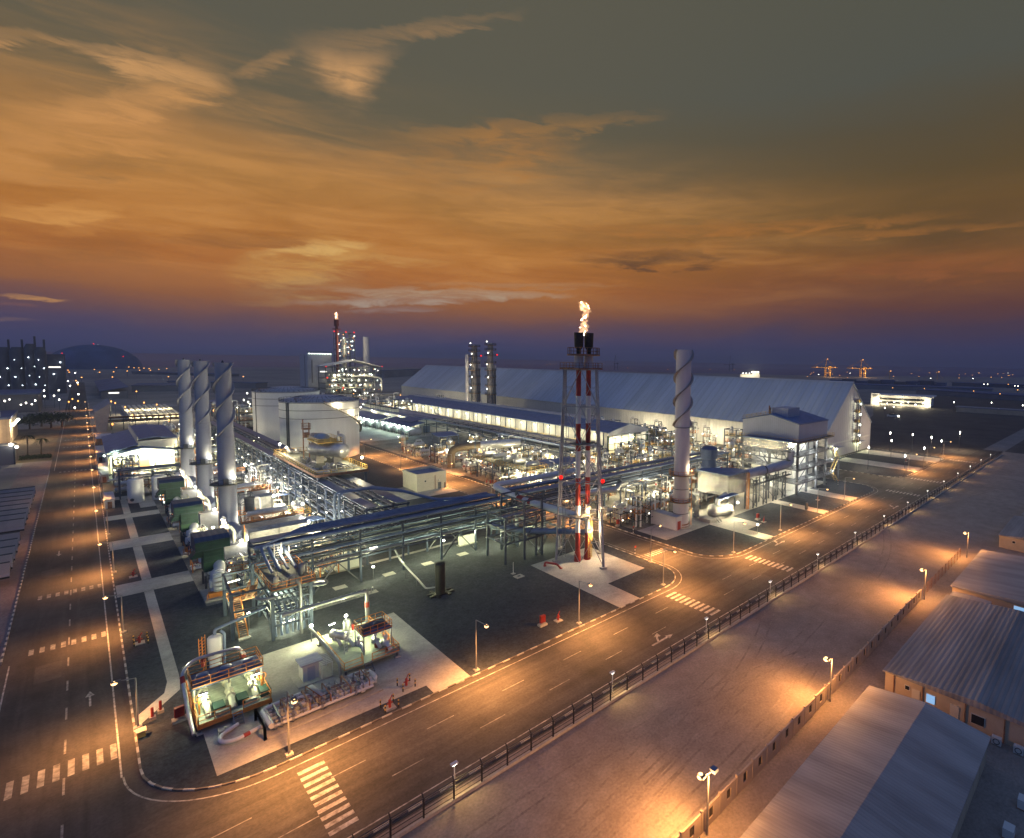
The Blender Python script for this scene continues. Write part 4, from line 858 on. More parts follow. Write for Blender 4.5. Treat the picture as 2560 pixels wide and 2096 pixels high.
for i in range(20): o = part(t, 'wall_light', MB().box(X0 - .1, Y0 + 9 + 12.4 * i, 10.3, X0 + .5, Y0 + 9.6 + 12.4 * i, 10.55), 'galv', smooth_=False); part(o, 'bulb', MB().ball((X0 - .3, Y0 + 9.3 + 12.4 * i, 10.2), .24, 8), 'bulb_green'); point(t, (X0 - 3.4, Y0 + 9.3 + 12.4 * i, 8.6), 1200, (1, .97, .70), .4)
# ------------------------------------------------------------------ tall lit process building with a clad penthouse
t = thing('process_building', 'tall open-fronted process building with brightly lit floors under a blue-grey clad penthouse', 'building', (173, 95, 0))
X0, X1, Y0, Y1 = 162.5, 184.8, 83.9, 106.5; ZB, HE, HR = 18.5, 24.4, 27.1; YM = (Y0 + Y1) / 2
part(t, 'penthouse_wall', MB().prism_x([(Y0, ZB), (Y1, ZB), (Y1, HE), (YM, HR - .15), (Y0, HE)], X0, X1), 'clad_grey', smooth_=False)
part(t, 'penthouse_roof', MB().prism_x([(Y0 - .3, HE), (YM, HR), (Y1 + .3, HE), (Y1 + .3, HE + .25), (YM, HR + .25), (Y0 - .3, HE + .25)], X0 - .3, X1 + .3), 'roof_blue_x', smooth_=False)
part(t, 'roof_house', MB().box(X0 + 3.5, YM - 5, HE + 1, X0 + 12, YM + 1.5, HR + 2.2), 'clad_grey', smooth_=False)
part(t, 'roof_railing', MB().rail([(X0, YM, HR + .2), (X0, Y1, HE + .25), (X1, Y1, HE + .25)], 1.2, .09), 'yellow_rail', smooth_=False); part(t, 'roof_vent', MB().cyl((X0 + 1.4, YM + 1.2, HR), (X0 + 1.4, YM + 1.2, HR + 3.0), .25).cyl((X0 + 2.6, YM + 1.6, HR), (X0 + 2.6, YM + 1.6, HR + 2.2), .3), 'rust')
for i, z in enumerate((4.2, 8.9, 13.6, 18.2)):
    f = part(t, 'floor', MB().box(X0 - 2, Y0 - 1.6, z, X1 + 2.4, Y1, z + .3), 'grey_steel', smooth_=False)
    part(f, 'railing', MB().rail([(X0 - 2, Y1 - .2, z + .3), (X0 - 2, Y0 - 1.6, z + .3), (X1 + 2.4, Y0 - 1.6, z + .3), (X1 + 2.4, Y1 - 4, z + .3)], 1.2, .09, step=1.8), 'yellow_rail' if i > 2 else 'galv', smooth_=False)
posts(t, 'column', [(x, y, 0, ZB) for x in (X0 + .3, X0 + 7.4, X0 + 14.8, X1 - .3) for y in (Y0 + .3, YM, Y1 - .3)], .7, 'grey_steel'); part(t, 'inner_wall', MB().box(X0 + 5, Y0 + 4, 0, X1 - 3, Y1 - 1, ZB), 'wall_white', smooth_=False)
bq = MB()
for z in (0, 4.4, 9.2, 13.9): bq.bar((X0, Y0 + .3, z), (X0 + 7, Y0 + .3, z + 4.4), .2).bar((X0 + .3, YM, z), (X0 + .3, Y1, z + 4.4), .2)
part(t, 'brace', bq, 'dark_steel', smooth_=False)
for z in (3.7, 8.4, 13.1, 17.6):
    for x, y in ((X0 + 2.2, Y0 + 2), (X0 + 10, Y0 + 1.8), (X1 - 2, Y0 + 1.8), (X0 + 2, YM + 4)):
        o = part(t, 'ceiling_light', MB().box(x - .9, y - .15, z - .05, x + .9, y + .15, z + .1), 'galv', smooth_=False); part(o, 'tube', MB().box(x - .85, y - .14, z - .15, x + .85, y + .14, z - .055), 'bulb_white', smooth_=False)
    for x, y in ((X0 + 2.4, Y0 + 1.6), (X0 + 12, Y0 + 1.4), (X0 + 1.5, YM + 3)): point(t, (x, y, z - .5), 850, (1, 1, .88), .4)
sb = MB()
for i in range(4): z = 13.6 - 4.7 * i; sb.stair((X1 + 2.6, Y0 - .8, z) if i % 2 == 0 else (X1 + 8, Y0 - .8, z), (X1 + 8, Y0 - .8, z - 4.6) if i % 2 == 0 else (X1 + 2.6, Y0 - .8, z - 4.6), 1.1) if i < 3 else None
o = part(t, 'outside_stair', sb, 'dark_steel', smooth_=False); part(o, 'handrail', MB().srail((X1 + 2.6, Y0 - .8, 13.6), (X1 + 8, Y0 - .8, 9), 1.1).srail((X1 + 8, Y0 - .8, 8.9), (X1 + 2.6, Y0 - .8, 4.3), 1.1).srail((X1 + 2.6, Y0 - .8, 4.2), (X1 + 8, Y0 - .8, .1), 1.1), 'yellow_rail', smooth_=False)
part(o, 'landing', MB().box(X1 + 7.6, Y0 - 1.6, 8.8, X1 + 10, Y0, 9).bar((X1 + 8.2, Y0 - 1.4, 0), (X1 + 8.2, Y0 - 1.4, 9), .25).bar((X1 + 9.8, Y0 - .2, 0), (X1 + 9.8, Y0 - .2, 9), .25), 'dark_steel', smooth_=False)
for i in range(3): point(t, (X1 + 4, Y0 - 2.2, 5 + 4.6 * i), 700, (1, 1, .9), .3)
# crinkled foil-clad box, its trestle and the round duct
q = thing('insulated_duct_box', 'foil-wrapped rectangular duct box fixed along the front of the tall process building', 'duct', (158, 95, 0))
part(q, 'cladding', MB().box(158.2, 85.5, 15.6, 162.3, 103.2, 18.7), 'foil', smooth_=False); part(q, 'lid', MB().box(157.9, 85.2, 18.72, 162.4, 103.5, 19.0), 'roof_blue', smooth_=False)
tr = MB()
for i in range(10):
    y = 85.5 + 2.2 * i; tr.bar((158.3, y, 12.6), (158.3, y, 15.6), .22); tr.bar((158.3, y, 12.6 + 3 * (i % 2)), (158.3, y + 2.2, 15.6 - 3 * (i % 2)), .18)
tr.bar((158.3, 84.5, 12.6), (158.3, 106.5, 12.6), .35).bar((158.3, 84.5, 15.5), (158.3, 106.5, 15.5), .35)
for y in (85.5, 95, 105): tr.bar((158.3, y, 12.6), (162.4, y, 8.9), .3)
part(q, 'support_truss', tr, 'dark_steel', smooth_=False); point(q, (155.0, 92, 14.0), 1100, WHT, .4); point(q, (155.0, 100, 14.0), 1100, WHT, .4)
q = thing('foil_box', 'big crinkled foil-clad box open towards the duct, on steel legs beside the thick chimney', 'duct', (131, 92, 0))
part(q, 'casing', MB().prism([(126, 87), (136.3, 87), (136.3, 91.5), (129.5, 98.4), (126, 98.4)], 5.6, 11.8), 'foil', smooth_=False); part(q, 'lid', MB().prism([(125.7, 86.7), (136.6, 86.7), (136.6, 91.7), (129.7, 98.7), (125.7, 98.7)], 11.82, 12.1), 'roof_blue', smooth_=False)
posts(q, 'leg', [(x, y, .1, 5.6) for x, y in ((126.5, 87.5), (135.8, 87.5), (126.5, 97.8), (131, 95.5), (135.5, 91))], .35, 'dark_steel'); la = part(q, 'ladder', MB().ladder((135.5, 86.5), .1, 11.5, (1, 0), .7, .09).ladder((136.2, 86.4), .1, 11.5, (1, 0), .3, .09), 'orange_rail', smooth_=False)
point(q, (122.5, 84.6, 6.2), 900, WHT, .3)
q = thing('exhaust_duct', 'thick round blue-topped duct running from the foil box to the tall process building', 'duct', (148, 86.5, 0))
part(q, 'duct', MB().tube([(136.4, 88.9, 10.4), (140, 88.2, 10.4), (158, 86.4, 11.0), (161.0, 86.2, 11.4), (161.2, 86.2, 15.5)], 1.55, 20, 3.4), 'clad_grey'); part(q, 'flange', MB().cyl((146, 87.5, 10.6), (146.3, 87.5, 10.6), 1.75, n=20).cyl((137, 88.8, 10.4), (137.3, 88.8, 10.4), 1.75, n=20), 'dark_steel')
for i in range(4):
    x = 139 + 6 * i; tw = MB()
    for sx, sy in ((-1, -1.4), (1, -1.4), (-1, 1.4), (1, 1.4)): tw.bar((x + sx, 87.3 + sy, .1), (x + sx, 87.3 + sy, 8.8), .3)
    for z0 in (.1, 4.4): tw.bar((x - 1, 85.9, z0), (x + 1, 85.9, z0 + 4.2), .16).bar((x + 1, 85.9, z0), (x - 1, 88.7, z0 + 4.2), .16).bar((x - 1, 85.9, z0 + 4.3), (x + 1, 85.9, z0 + 4.3), .2).bar((x - 1, 88.7, z0 + 4.3), (x + 1, 88.7, z0 + 4.3), .2)
    part(q, 'trestle', tw, 'dark_steel', smooth_=False)
part(q, 'service_walkway', MB().box(136.5, 84.7, 7.6, 160, 85.7, 7.75).rail([(136.5, 84.8, 7.75), (160, 84.8, 7.75)], 1.1, .08), 'dark_steel', smooth_=False)
point(q, (143, 84, 4.5), 900, WHT, .3); point(q, (151, 84, 4.5), 900, WHT, .3)
# white scroll fan and burner casing between chimney and foil box
q = thing('foil_burner_casing', 'domed foil-wrapped casing with white curved ducts at the foot of the thick chimney', 'burner', (120, 91, 0))
part(q, 'casing', MB().vessel((119.5, 88, 2.4), (125.5, 86.5, 2.4), 2.1, 18), 'foil'); part(q, 'curved_duct', MB().tube([(117.2, 92, .6), (117, 92, 4.4), (114, 91.4, 7.2), (111, 91, 7.4)], 1.05, 14, 3.5), 'foil'); part(q, 'curved_duct', MB().tube([(121, 87.2, 4.2), (121, 87.2, 5.6), (123, 87, 6.0), (126, 88, 6.2)], .7, 12, 1.6), 'white_steel')
part(q, 'plinth', MB().box(116, 85.9, .1, 128, 90, 1.1), 'concrete', smooth_=False); part(q, 'stair', MB().stair((119.2, 84.6, .1), (119.2, 86, 1.3), 1.2, (1, 0)), 'galv', smooth_=False); part(q, 'canopy', MB().box(120, 84.9, 6.4, 128.4, 86.9, 6.6), 'roof_blue', smooth_=False)
for x, y, p in ((122, 84.4, 1500), (127.5, 84.6, 1800)): o = part(q, 'floodlight', MB().box(x - .3, y + .1, 4.2, x + .3, y + .4, 4.5), 'galv', smooth_=False); part(o, 'bulb', MB().ball((x, y, 4.2), .36, 8), 'bulb_white'); point(q, (x, y - .4, 4.0), p, WHT, .3)
q = thing('equipment_shed', 'windowless mauve ribbed shed standing in front of the thick chimney', 'shed', (107, 92, 0)); part(q, 'wall', MB().box(104.6, 88.7, .12, 107.0, 97.6, 3.5), 'wall_ribbed', smooth_=False); part(q, 'roof', MB().box(104.4, 88.5, 3.5, 107.2, 97.8, 3.75), 'clad_grey', smooth_=False); part(q, 'door', MB().box(105.2, 88.6, .12, 106.4, 88.69, 2.4), 'red_paint', smooth_=False)
q = thing('ejector_tower', 'dark blue-green squat tower with a domed head behind the foil box', 'tower', (139, 104, 0)); part(q, 'body', MB().lathe(139, 104, [(3.2, 7), (2.6, 11), (2.2, 13.0), (2.6, 13.2), (2.8, 14.2), (2.8, 16.4), (2.2, 17), (.3, 17.3)], 20), 'far_blue'); part(q, 'skirt', MB().lathe(139, 104, [(3.4, .1), (3.2, 7)], 20), 'dark_steel'); round_platform(q, 139, 104, 3.1, 7.4, 1.6, 'yellow_rail')
q = thing('mushroom_vent', 'pale mushroom-shaped vent on a slim column beside the thick chimney', 'vent', (119.5, 98.5, 0)); part(q, 'cap', MB().lathe(119.5, 98.5, [(.4, 8.6), (2.0, 8.7), (2.3, 9.3), (1.9, 10.0), (.5, 10.5)], 20), 'white_steel'); part(q, 'column', MB().cyl((119.5, 98.5, .1), (119.5, 98.5, 8.7), .45), 'grey_steel')
# ------------------------------------------------------------------ pipe racks
def rack(label, axis, a0, a1, b0, b1, levels, step, seed, npipe=7, trays=True, braces=True, zground=.1, edge=None):
    """Steel pipe rack running along x or y: columns, cross beams, stringers, pipes on every level and cable trays on top."""
    rnd = random.Random(seed); f = (lambda a, b, z: (a, b, z)) if axis == 'x' else (lambda a, b, z: (b, a, z))
    bx, by = ((a0 + a1) / 2, (b0 + b1) / 2) if axis == 'x' else ((b0 + b1) / 2, (a0 + a1) / 2)
    t = thing('pipe_rack', label, 'pipe rack', (bx, by, 0)); zt = levels[-1]
    n = max(1, round((a1 - a0) / step)); bm, lon, brc = MB(), MB(), MB()
    for i in range(n + 1):
        a = a0 + (a1 - a0) * i / n
        for b in (b0, b1): part(t, 'column', MB().bar(f(a, b, zground), f(a, b, zt + .3), .36), 'blue_steel', smooth_=False)
        for z in levels: bm.bar(f(a, b0 - .5, z), f(a, b1 + .5, z), .28, .34)
        if i < n and braces:
            c_ = a0 + (a1 - a0) * (i + 1) / n
            if i % 3 == 1:
                for b in (b0, b1): m_ = (a + c_) / 2; brc.bar(f(a, b, zground), f(m_, b, levels[0]), .2); brc.bar(f(c_, b, zground), f(m_, b, levels[0]), .2)
    for z in levels:
        for b in (b0, b1): lon.bar(f(a0, b, z - .05), f(a1, b, z - .05), .22, .3)
    part(t, 'cross_beam', bm, 'blue_steel', smooth_=False); part(t, 'stringer', lon, 'blue_steel', smooth_=False)
    if brc.v: part(t, 'brace', brc, 'grey_steel', smooth_=False)
    for z in levels:
        for k in range(npipe):
            b = b0 + .3 + (b1 - b0 - .6) * (k + rnd.uniform(.1, .9)) / npipe; r = rnd.choice((.09, .12, .16, .2, .28))
            if trays and z == zt and (k in (0, 1, npipe - 2, npipe - 1)): continue
            s, e = a0 - rnd.uniform(0, 1), a1 + rnd.uniform(0, .6)
            if rnd.random() < .35: s = a0 + (a1 - a0) * rnd.uniform(0, .5)
            if rnd.random() < .3: e = a0 + (a1 - a0) * rnd.uniform(.6, .95)
            part(t, 'pipe', MB().tube([f(s, b, z + .17 + r), f((s + e) / 2, b, z + .17 + r), f(e, b, z + .17 + r)], r, 8), rnd.choice(('pipe_blue', 'pipe_blue', 'blue_steel', 'grey_steel', 'galv', 'silver')))
    if trays:
        for b, w in ((b0 + 1.1, 2.2), (b1 - 1.2, 2.4)): part(t, 'cable_tray', MB().add([f(a0, b - w / 2, zt + .55), f(a1, b - w / 2, zt + .55), f(a1, b + w / 2, zt + .55), f(a0, b + w / 2, zt + .55), f(a0, b - w / 2, zt + .4), f(a1, b - w / 2, zt + .4), f(a1, b + w / 2, zt + .4), f(a0, b + w / 2, zt + .4)], [(0, 1, 2, 3), (7, 6, 5, 4), (0, 4, 5, 1), (1, 5, 6, 2), (2, 6, 7, 3), (3, 7, 4, 0)]), 'pipe_blue', smooth_=False)
    if edge:
        for b, z, r in edge: part(t, 'edge_pipe', MB().cyl(f(a0 - .5, b, z), f(a1 + .5, b, z), r, n=12), 'pipe_blue')
    return t
def tubes(parent, rows, every=1, m='bulb_white', name='tube_light', power=500, col=WHT, ln=1.4):
    """Lit fluorescent fittings; each row is x, y, z, rotation."""
    for i, (x, y, z, rz) in enumerate(rows):
        c, s = math.cos(rz) * ln / 2, math.sin(rz) * ln / 2
        o = part(parent, name, MB().bar((x - c, y - s, z + .12), (x + c, y + s, z + .12), .28, .1), 'galv', smooth_=False); part(o, 'tube', MB().bar((x - c, y - s, z), (x + c, y + s, z), .24, .12), m, smooth_=False)
        if i % every == 0: point(parent, (x, y, z - .5), power, col, .35)
ra = rack('long steel pipe rack crossing the dark gravel yard in front of the flare tower', 'x', 19.5, 68.5, 112.6, 119.8, [5.2, 7.6, 10.4], 8.0, 3, 7, True, True, edge=[(112.2, 11.2, .34), (113.4, 11.0, .24), (112.3, 8.3, .2)])
tubes(ra, [(45.5, 113, 5.0, .1), (50.5, 113, 5.0, .1), (59.5, 113, 5.0, .1), (66.5, 113, 5.0, .1), (24, 112.8, 4.9, .1), (38.5, 113.4, 6.2, .1)], 1, power=850, col=GRN)
rb = rack('pipe rack carrying the cross-yard pipes on over the side road and past the thick chimney', 'x', 70, 162, 112.6, 119.8, [7.0, 9.0, 11.0], 9.2, 5, 6, True, False, edge=[(112.2, 11.5, .3)])
tubes(rb, [(100, 114, 6.6, 0), (110, 116, 6.6, 0), (120, 114, 6.6, 0), (130, 116, 6.6, 0), (140, 114, 6.6, 0), (150, 116, 6.6, 0)], 1, power=1500)
rc = rack('broad blue-topped pipe rack running back from the yard towards the storage tanks', 'y', 121, 330, 39.8, 48.4, [4.2, 6.8, 9.4, 12.0], 7.0, 11, 8, True, False)
tubes(rc, [(39.2, 124 + 5.6 * i, (3.9, 6.5, 9.1)[i % 3], R(90)) for i in range(36)], 6, 'bulb_white', power=700, ln=.7)
lp = thing('pipe_loop', 'blue expansion loop of two pipes stepping over the broad pipe rack', 'pipe', (44, 130, 0))
for k in range(2): part(lp, 'pipe', MB().tube([(38.6 - k * .7, 134.6 + k * .8, .4), (38.6 - k * .7, 134.6 + k * .8, 13.6), (45 + k, 134.6 + k * .8, 13.6), (49.5, 127 + k, 13.6), (54, 118 + k, 12.2), (66, 113.4 + k * .7, 12.0)], .3, 10, 1.6), 'pipe_blue')
lp = thing('pipe_loop', 'pair of blue pipes bending from the cross-yard rack down to the front stair tower', 'pipe', (22, 112, 0))
for k in range(4): part(lp, 'pipe', MB().tube([(66, 114 + k * 1.2, 11.9), (24 + k * 1.1, 114 + k * 1.2, 11.9), (19.8 + k * 1.1, 112.2 + k, 11.3), (19.8 + k * 1.1, 104, 9.2)], .22 + .06 * (k % 2), 10, 1.4), 'pipe_blue')
rd = rack('dark pipe rack running in front of the long compressor hall', 'y', 170, 430, 137, 150, [5, 8.0], 13, 17, 8, True, False, edge=[(136.6, 8.6, .45)])
re_ = rack('low distant pipe rack between the storage tanks and the process tower', 'x', 95, 200, 520, 530, [6, 10], 12, 19, 6, True, False)
rf = rack('pipe bridge behind the upright white tanks', 'x', 6.5, 36, 228, 232, [6.4, 8.4], 7.4, 23, 5, False, True)
rg = rack('pipe rack joining the flare tower to the pipework beside the side road', 'x', 60.5, 84, 100, 107.5, [4.6, 7.6, 10.2], 7.6, 29, 5, False, True)
bp = thing('flare_header', 'thick pale flare header pipe with red bands bending round the frame beside the flare tower', 'pipe', (72, 100, 0))
part(bp, 'pipe', MB().tube([(98, 122, 12.4), (70, 121.5, 12.4), (69.2, 107.5, 11.6), (72.8, 91.2, 10.4)], .75, 16, 2.2), 'white_steel'); part(bp, 'pipe', MB().tube([(62.5, 108.8, 6.2), (66, 101, 6.2), (75.2, 90.6, 6.2)], .65, 14, 2.2), 'pipe_blue')
part(bp, 'red_band', MB().cyl((69.28, 108.6, 11.7), (69.5, 106.6, 11.53), .8, n=16).cyl((69.8, 104.9, 11.45), (70, 104.0, 11.4), .8, n=16), 'red_paint'); part(bp, 'pipe', MB().tube([(70, 114, 8.2), (96, 111.2, 8.2), (102, 108.6, 8.2), (105, 112, 8.2), (110, 113.5, 8.0)], .8, 14, 2.4), 'silver')
fr = thing('pipe_support_frame', 'tall steel portal frame holding the thick flare header beside the flare tower', 'frame', (69.3, 104, 0)); m_ = MB()
for x, y in ((69, 109.2), (69.6, 99.5), (64.8, 108.8), (65, 99.6)): m_.bar((x, y, .1), (x, y, 13.6), .4)
for z in (4.6, 9.8, 13.4): m_.bar((69, 109.2, z), (69.6, 99.5, z), .3).bar((64.8, 108.8, z), (65, 99.6, z), .3).bar((69, 109.2, z), (64.8, 108.8, z), .3).bar((69.6, 99.5, z), (65, 99.6, z), .3)
m_.bar((69, 109.2, 13.4), (69.6, 99.5, 4.6), .2).bar((69, 109.2, 4.6), (69.6, 99.5, .2), .2).bar((65, 99.6, 4.6), (69.6, 99.5, 9.8), .2)
part(fr, 'steelwork', m_, 'blue_steel', smooth_=False)
# ------------------------------------------------------------------ platform with vessel above the broad rack
t = thing('process_platform', 'railed platform carrying a silver drum above the broad pipe rack', 'platform', (45, 178, 0))
part(t, 'deck', MB().box(39.5, 155.6, 13.6, 52, 200, 14), 'grating', smooth_=False); part(t, 'railing', MB().rail([(39.6, 199.8, 14), (39.6, 155.8, 14), (51.8, 155.8, 14), (51.8, 199.8, 14)], 1.2, .09, True, 1.8), 'yellow_rail', smooth_=False)
part(t, 'kick_plate', MB().box(39.42, 155.5, 13.5, 39.5, 200, 14.2).box(39.42, 155.5, 13.5, 52, 155.58, 14.2), 'rust', smooth_=False)
posts(t, 'column', [(x, y, .1, 13.6) for x in (40.2, 51.4) for y in (156.2, 170, 184, 199)], .5, 'blue_steel'); part(t, 'white_pipe', MB().tube([(40.6, 198, 14.5), (40.6, 158, 14.5), (43, 157, 14.5)], .3, 10), 'white_steel')
v = thing('horizontal_drum', 'big silver horizontal drum on saddles upon the railed platform', 'vessel', (47.5, 171, 14)); part(v, 'shell', MB().vessel((44.5, 176, 18.2), (49, 166, 18.2), 2.0, 22), 'silver'); part(v, 'saddle', MB().cbox(45.2, 174, 14, 2, 1, 3).cbox(48, 168, 14, 2, 1, 3), 'concrete', smooth_=False)
part(v, 'top_walkway', MB().box(43.5, 168, 20.4, 49.5, 179, 20.6).rail([(43.6, 168.1, 20.6), (49.4, 168.1, 20.6), (49.4, 178.9, 20.6), (43.6, 178.9, 20.6)], 1.1, .08, True, 1.4), 'yellow_rail', smooth_=False)
part(v, 'dome', MB().vessel((45.5, 181, 20.5), (47.5, 177, 20.5), 1.6, 18), 'silver'); part(v, 'nozzle_pipe', MB().tube([(48.6, 169, 20), (48.6, 169, 22.4), (49.8, 167.4, 22.4), (49.8, 167.4, 16)], .4, 10, 1).cyl((49.2, 170.5, 20.2), (49.2, 170.5, 23.4), .35), 'silver')
part(v, 'inspection_tower', MB().box(43.4, 182, 23, 45.2, 184, 23.2).rail([(43.4, 182, 23.2), (45.2, 182, 23.2), (45.2, 184, 23.2), (43.4, 184, 23.2)], 1.6, .1, True, 1).bar((43.5, 183, 14), (43.5, 183, 26), .25).bar((45, 183, 14), (45, 183, 25), .25).box(43.6, 182.2, 20.6, 45, 183.8, 22), 'rust', smooth_=False)
cl = MB(); rnd = random.Random(4)
for i in range(34):
    x, y = rnd.uniform(40.8, 51), rnd.uniform(157, 199)
    if i % 3: cl.tube([(x, y, 14), (x, y, 14.6 + rnd.random()), (x + rnd.uniform(-2, 2), y, 14.6 + rnd.random()), (x + 1, y + rnd.uniform(-3, 3), 14.2)], .16, 7, .4)
    else: cl.vessel((x, y, 14.7), (x + .2, y + 1.6, 14.7), .5, 10)
part(t, 'small_pipework', cl, 'silver')
for x, y in ((40.8, 190), (40.9, 198.5), (51.4, 170), (51.2, 158)):
    o = part(t, 'pole_light', MB().bar((x, y, 14), (x, y, 17), .1), 'galv', smooth_=False); part(o, 'bulb', MB().ball((x, y, 17.1), .34, 8), 'bulb_white'); point(t, (x + (.8 if x < 45 else -.8), y, 16.9), 1500, WHT, .3)
# ------------------------------------------------------------------ small buildings in the yard
t = thing('substation_building', 'flat-roofed cream block beside the orange-lit side road', 'building', (78.5, 182, 0)); part(t, 'wall', MB().box(73.5, 175.9, .12, 83.5, 187.2, 5.2), 'wall_cream', smooth_=False)
part(t, 'parapet', MB().box(73.4, 175.8, 5.2, 83.6, 176.2, 6.1).box(73.4, 186.9, 5.2, 83.6, 187.3, 6.1).box(73.4, 176.2, 5.2, 73.8, 186.9, 6.1).box(83.2, 176.2, 5.2, 83.6, 186.9, 6.1), 'wall_cream', smooth_=False); part(t, 'roof', MB().box(73.8, 176.2, 5.2, 83.2, 186.9, 5.3), 'roof_blue', smooth_=False)
window(t, 76.3, 175.9, 3.4, .5, .5, 'y-'); part(t, 'door', MB().box(80.6, 175.8, .12, 81.7, 175.9, 2.4), 'grey_steel', smooth_=False); part(t, 'downpipe', MB().bar((79.6, 175.8, .1), (79.6, 175.8, 5), .12).bar((83.0, 175.8, .1), (83.0, 175.8, 2), .3), 'rust', smooth_=False); part(t, 'wall_lamp', MB().cbox(80.9, 175.6, 2.9, .4, .3, .5), 'wall_white', smooth_=False)
t = thing('switch_hut', 'small cream hut at the foot of the railed platform', 'hut', (57, 190, 0)); part(t, 'wall', MB().box(54.6, 188, .12, 60, 193, 4.2), 'wall_cream', smooth_=False); part(t, 'roof', MB().box(54.4, 187.8, 4.2, 60.2, 193.2, 4.4), 'clad_grey', smooth_=False); part(t, 'lamp_bracket', MB().bar((56.6, 187.8, .1), (56.6, 187.8, 3), .15), 'dark_steel', smooth_=False)
t = thing('vent_post', 'thick matt-black vent post on a cross-shaped base in the middle of the dark yard', 'post', (44.2, 96, 0)); part(t, 'post', MB().lathe(44.2, 96, [(.92, .3), (.92, 6.0), (.8, 6.15), (.3, 6.2)], 24), 'black'); part(t, 'base_frame', MB().box(42, 95.2, .12, 46.6, 95.7, .45).box(42, 96.4, .12, 46.6, 96.9, .45).box(43.0, 94.2, .12, 43.5, 98, .4).box(45, 94.2, .12, 45.5, 98, .4), 'black', smooth_=False); part(t, 'feed_pipe', MB().tube([(43.4, 96.3, 1.6), (42.0, 97.2, 1.5), (42.6, 110.5, 3.2), (42.6, 113.5, 5.0)], .17, 8, .5), 'galv'); part(t, 'pipe_prop', MB().bar((42.3, 102, .1), (42.3, 102, 1.9), .12).bar((42.5, 108, .1), (42.5, 108, 2.8), .12), 'dark_steel', smooth_=False)
# hydrants, monitors, cabinets, bollards, signs
def hydrant():
    t = thing('hydrant', 'h', 'hydrant'); part(t, 'barrel', MB().cyl((0, 0, .12), (0, 0, 1.1), .16, n=10).ball((0, 0, 1.12), .19, 8), 'red_paint'); part(t, 'outlet', MB().cyl((-.35, 0, .8), (.35, 0, .8), .09, n=8).cyl((0, 0, 1.2), (.3, 0, 1.75), .07, n=6), 'red_paint'); part(t, 'plinth', MB().box(-.6, -.6, .12, .6, .6, .26), 'concrete', smooth_=False); return t
h0 = hydrant()
hs = [(53.4, 71.5, 'red fire monitor on a concrete plinth beside the red cabinet in the gravel'), (28.1, 71.6, 'red hydrant ringed by black-and-yellow bollards on the front pad'), (24.8, 68.5, 'red hydrant guarded by bollards on the gravel strip by the kerb'), (5.4, 146.9, 'red hydrant on the gravel between the left road and the long path'), (97.2, 106.5, 'red hydrant across the side road from the flare pad'), (128, 76, 'red fire monitor on the gravel by the farther lamp'), (162, 76, 'red hydrant on the gravel patch before the tall lit building'), (258, 78, 'red hydrant between the two strips of pale paving at the warehouse'), (4.4, 112, 'dark red hydrant among posts beside the near end of the long path'), (96.6, 150, 'red hydrant on the far kerb of the side road near the pump yard'), (96.6, 172, 'red hydrant at the corner of the pump yard')]
for i, (x, y, lab) in enumerate(hs):
    o = h0 if i == 0 else dup(h0, (0, 0, 0)); o.location = (x, y, 0); o['label'] = lab
cab = thing('hose_cabinet', 'c', 'cabinet'); part(cab, 'cabinet', MB().box(-.45, -.25, .7, .45, .25, 1.9), 'red_paint', smooth_=False); part(cab, 'plinth', MB().box(-.7, -.5, .12, .7, .5, .45).box(-.1, -.1, .45, .1, .1, .7), 'concrete', smooth_=False)
for i, (x, y, lab) in enumerate(((50.6, 72.1, 'red hose cabinet standing on the gravel near the flare pad'), (96.4, 102.5, 'red hose cabinet on the far edge of the side road'), (128.8, 78.5, 'red hose cabinet beside the fire monitor near the foil box'), (9.4, 85.5, 'red-banded hose post beside the big orange-railed skid'), (96.4, 168.5, 'red hose cabinet at the corner of the side-road pump yard'))):
    o = cab if i == 0 else dup(cab, (0, 0, 0)); o.location = (x, y, 0) if i != 3 else (6.4, 84.5, 0); o['label'] = lab
pb = thing('control_panel', 'dark control panel on a post beside the main-road kerb near the foil box', 'panel', (146, 72, 0)); part(pb, 'cabinet', MB().box(145.5, 71.8, 1.0, 146.6, 72.3, 3.0), 'dark_steel', smooth_=False); part(pb, 'leg', MB().bar((145.7, 72, .1), (145.7, 72, 1), .1).bar((146.4, 72, .1), (146.4, 72, 1), .1), 'dark_steel', smooth_=False)
bo = thing('bollard', 'b', 'bollard'); part(bo, 'post', MB().cyl((0, 0, .1), (0, 0, .55), .085, n=8).cyl((0, 0, .8), (0, 0, 1.05), .085, n=8), 'black'); part(bo, 'yellow_band', MB().cyl((0, 0, .55), (0, 0, .8), .087, n=8).cyl((0, 0, 1.05), (0, 0, 1.2), .087, n=8), 'yellow_rail')
G1, G2, G3 = 'bollards round the hydrant on the front pad', 'bollards round the hydrant by the kerb', 'bollards beside the long path'
bl = [(27.3, 72.6, G1), (28.9, 70.7, G1), (28.9, 72.5, G1), (27.3, 70.7, G1), (24.0, 69.4, G2), (25.6, 69.5, G2), (25.6, 67.8, G2), (24.0, 67.8, G2), (3.8, 111.2, G3), (5.3, 113.1, G3), (3.8, 113, G3), (5.3, 111, G3)]
for i, (x, y, g_) in enumerate(bl):
    o = bo if i == 0 else dup(bo, (0, 0, 0)); o.location = (x, y, 0); o['group'] = g_; o['label'] = 'black-and-yellow bollard, one of four' + g_[8:].replace(' round', ' around').replace(' beside', ' set beside')
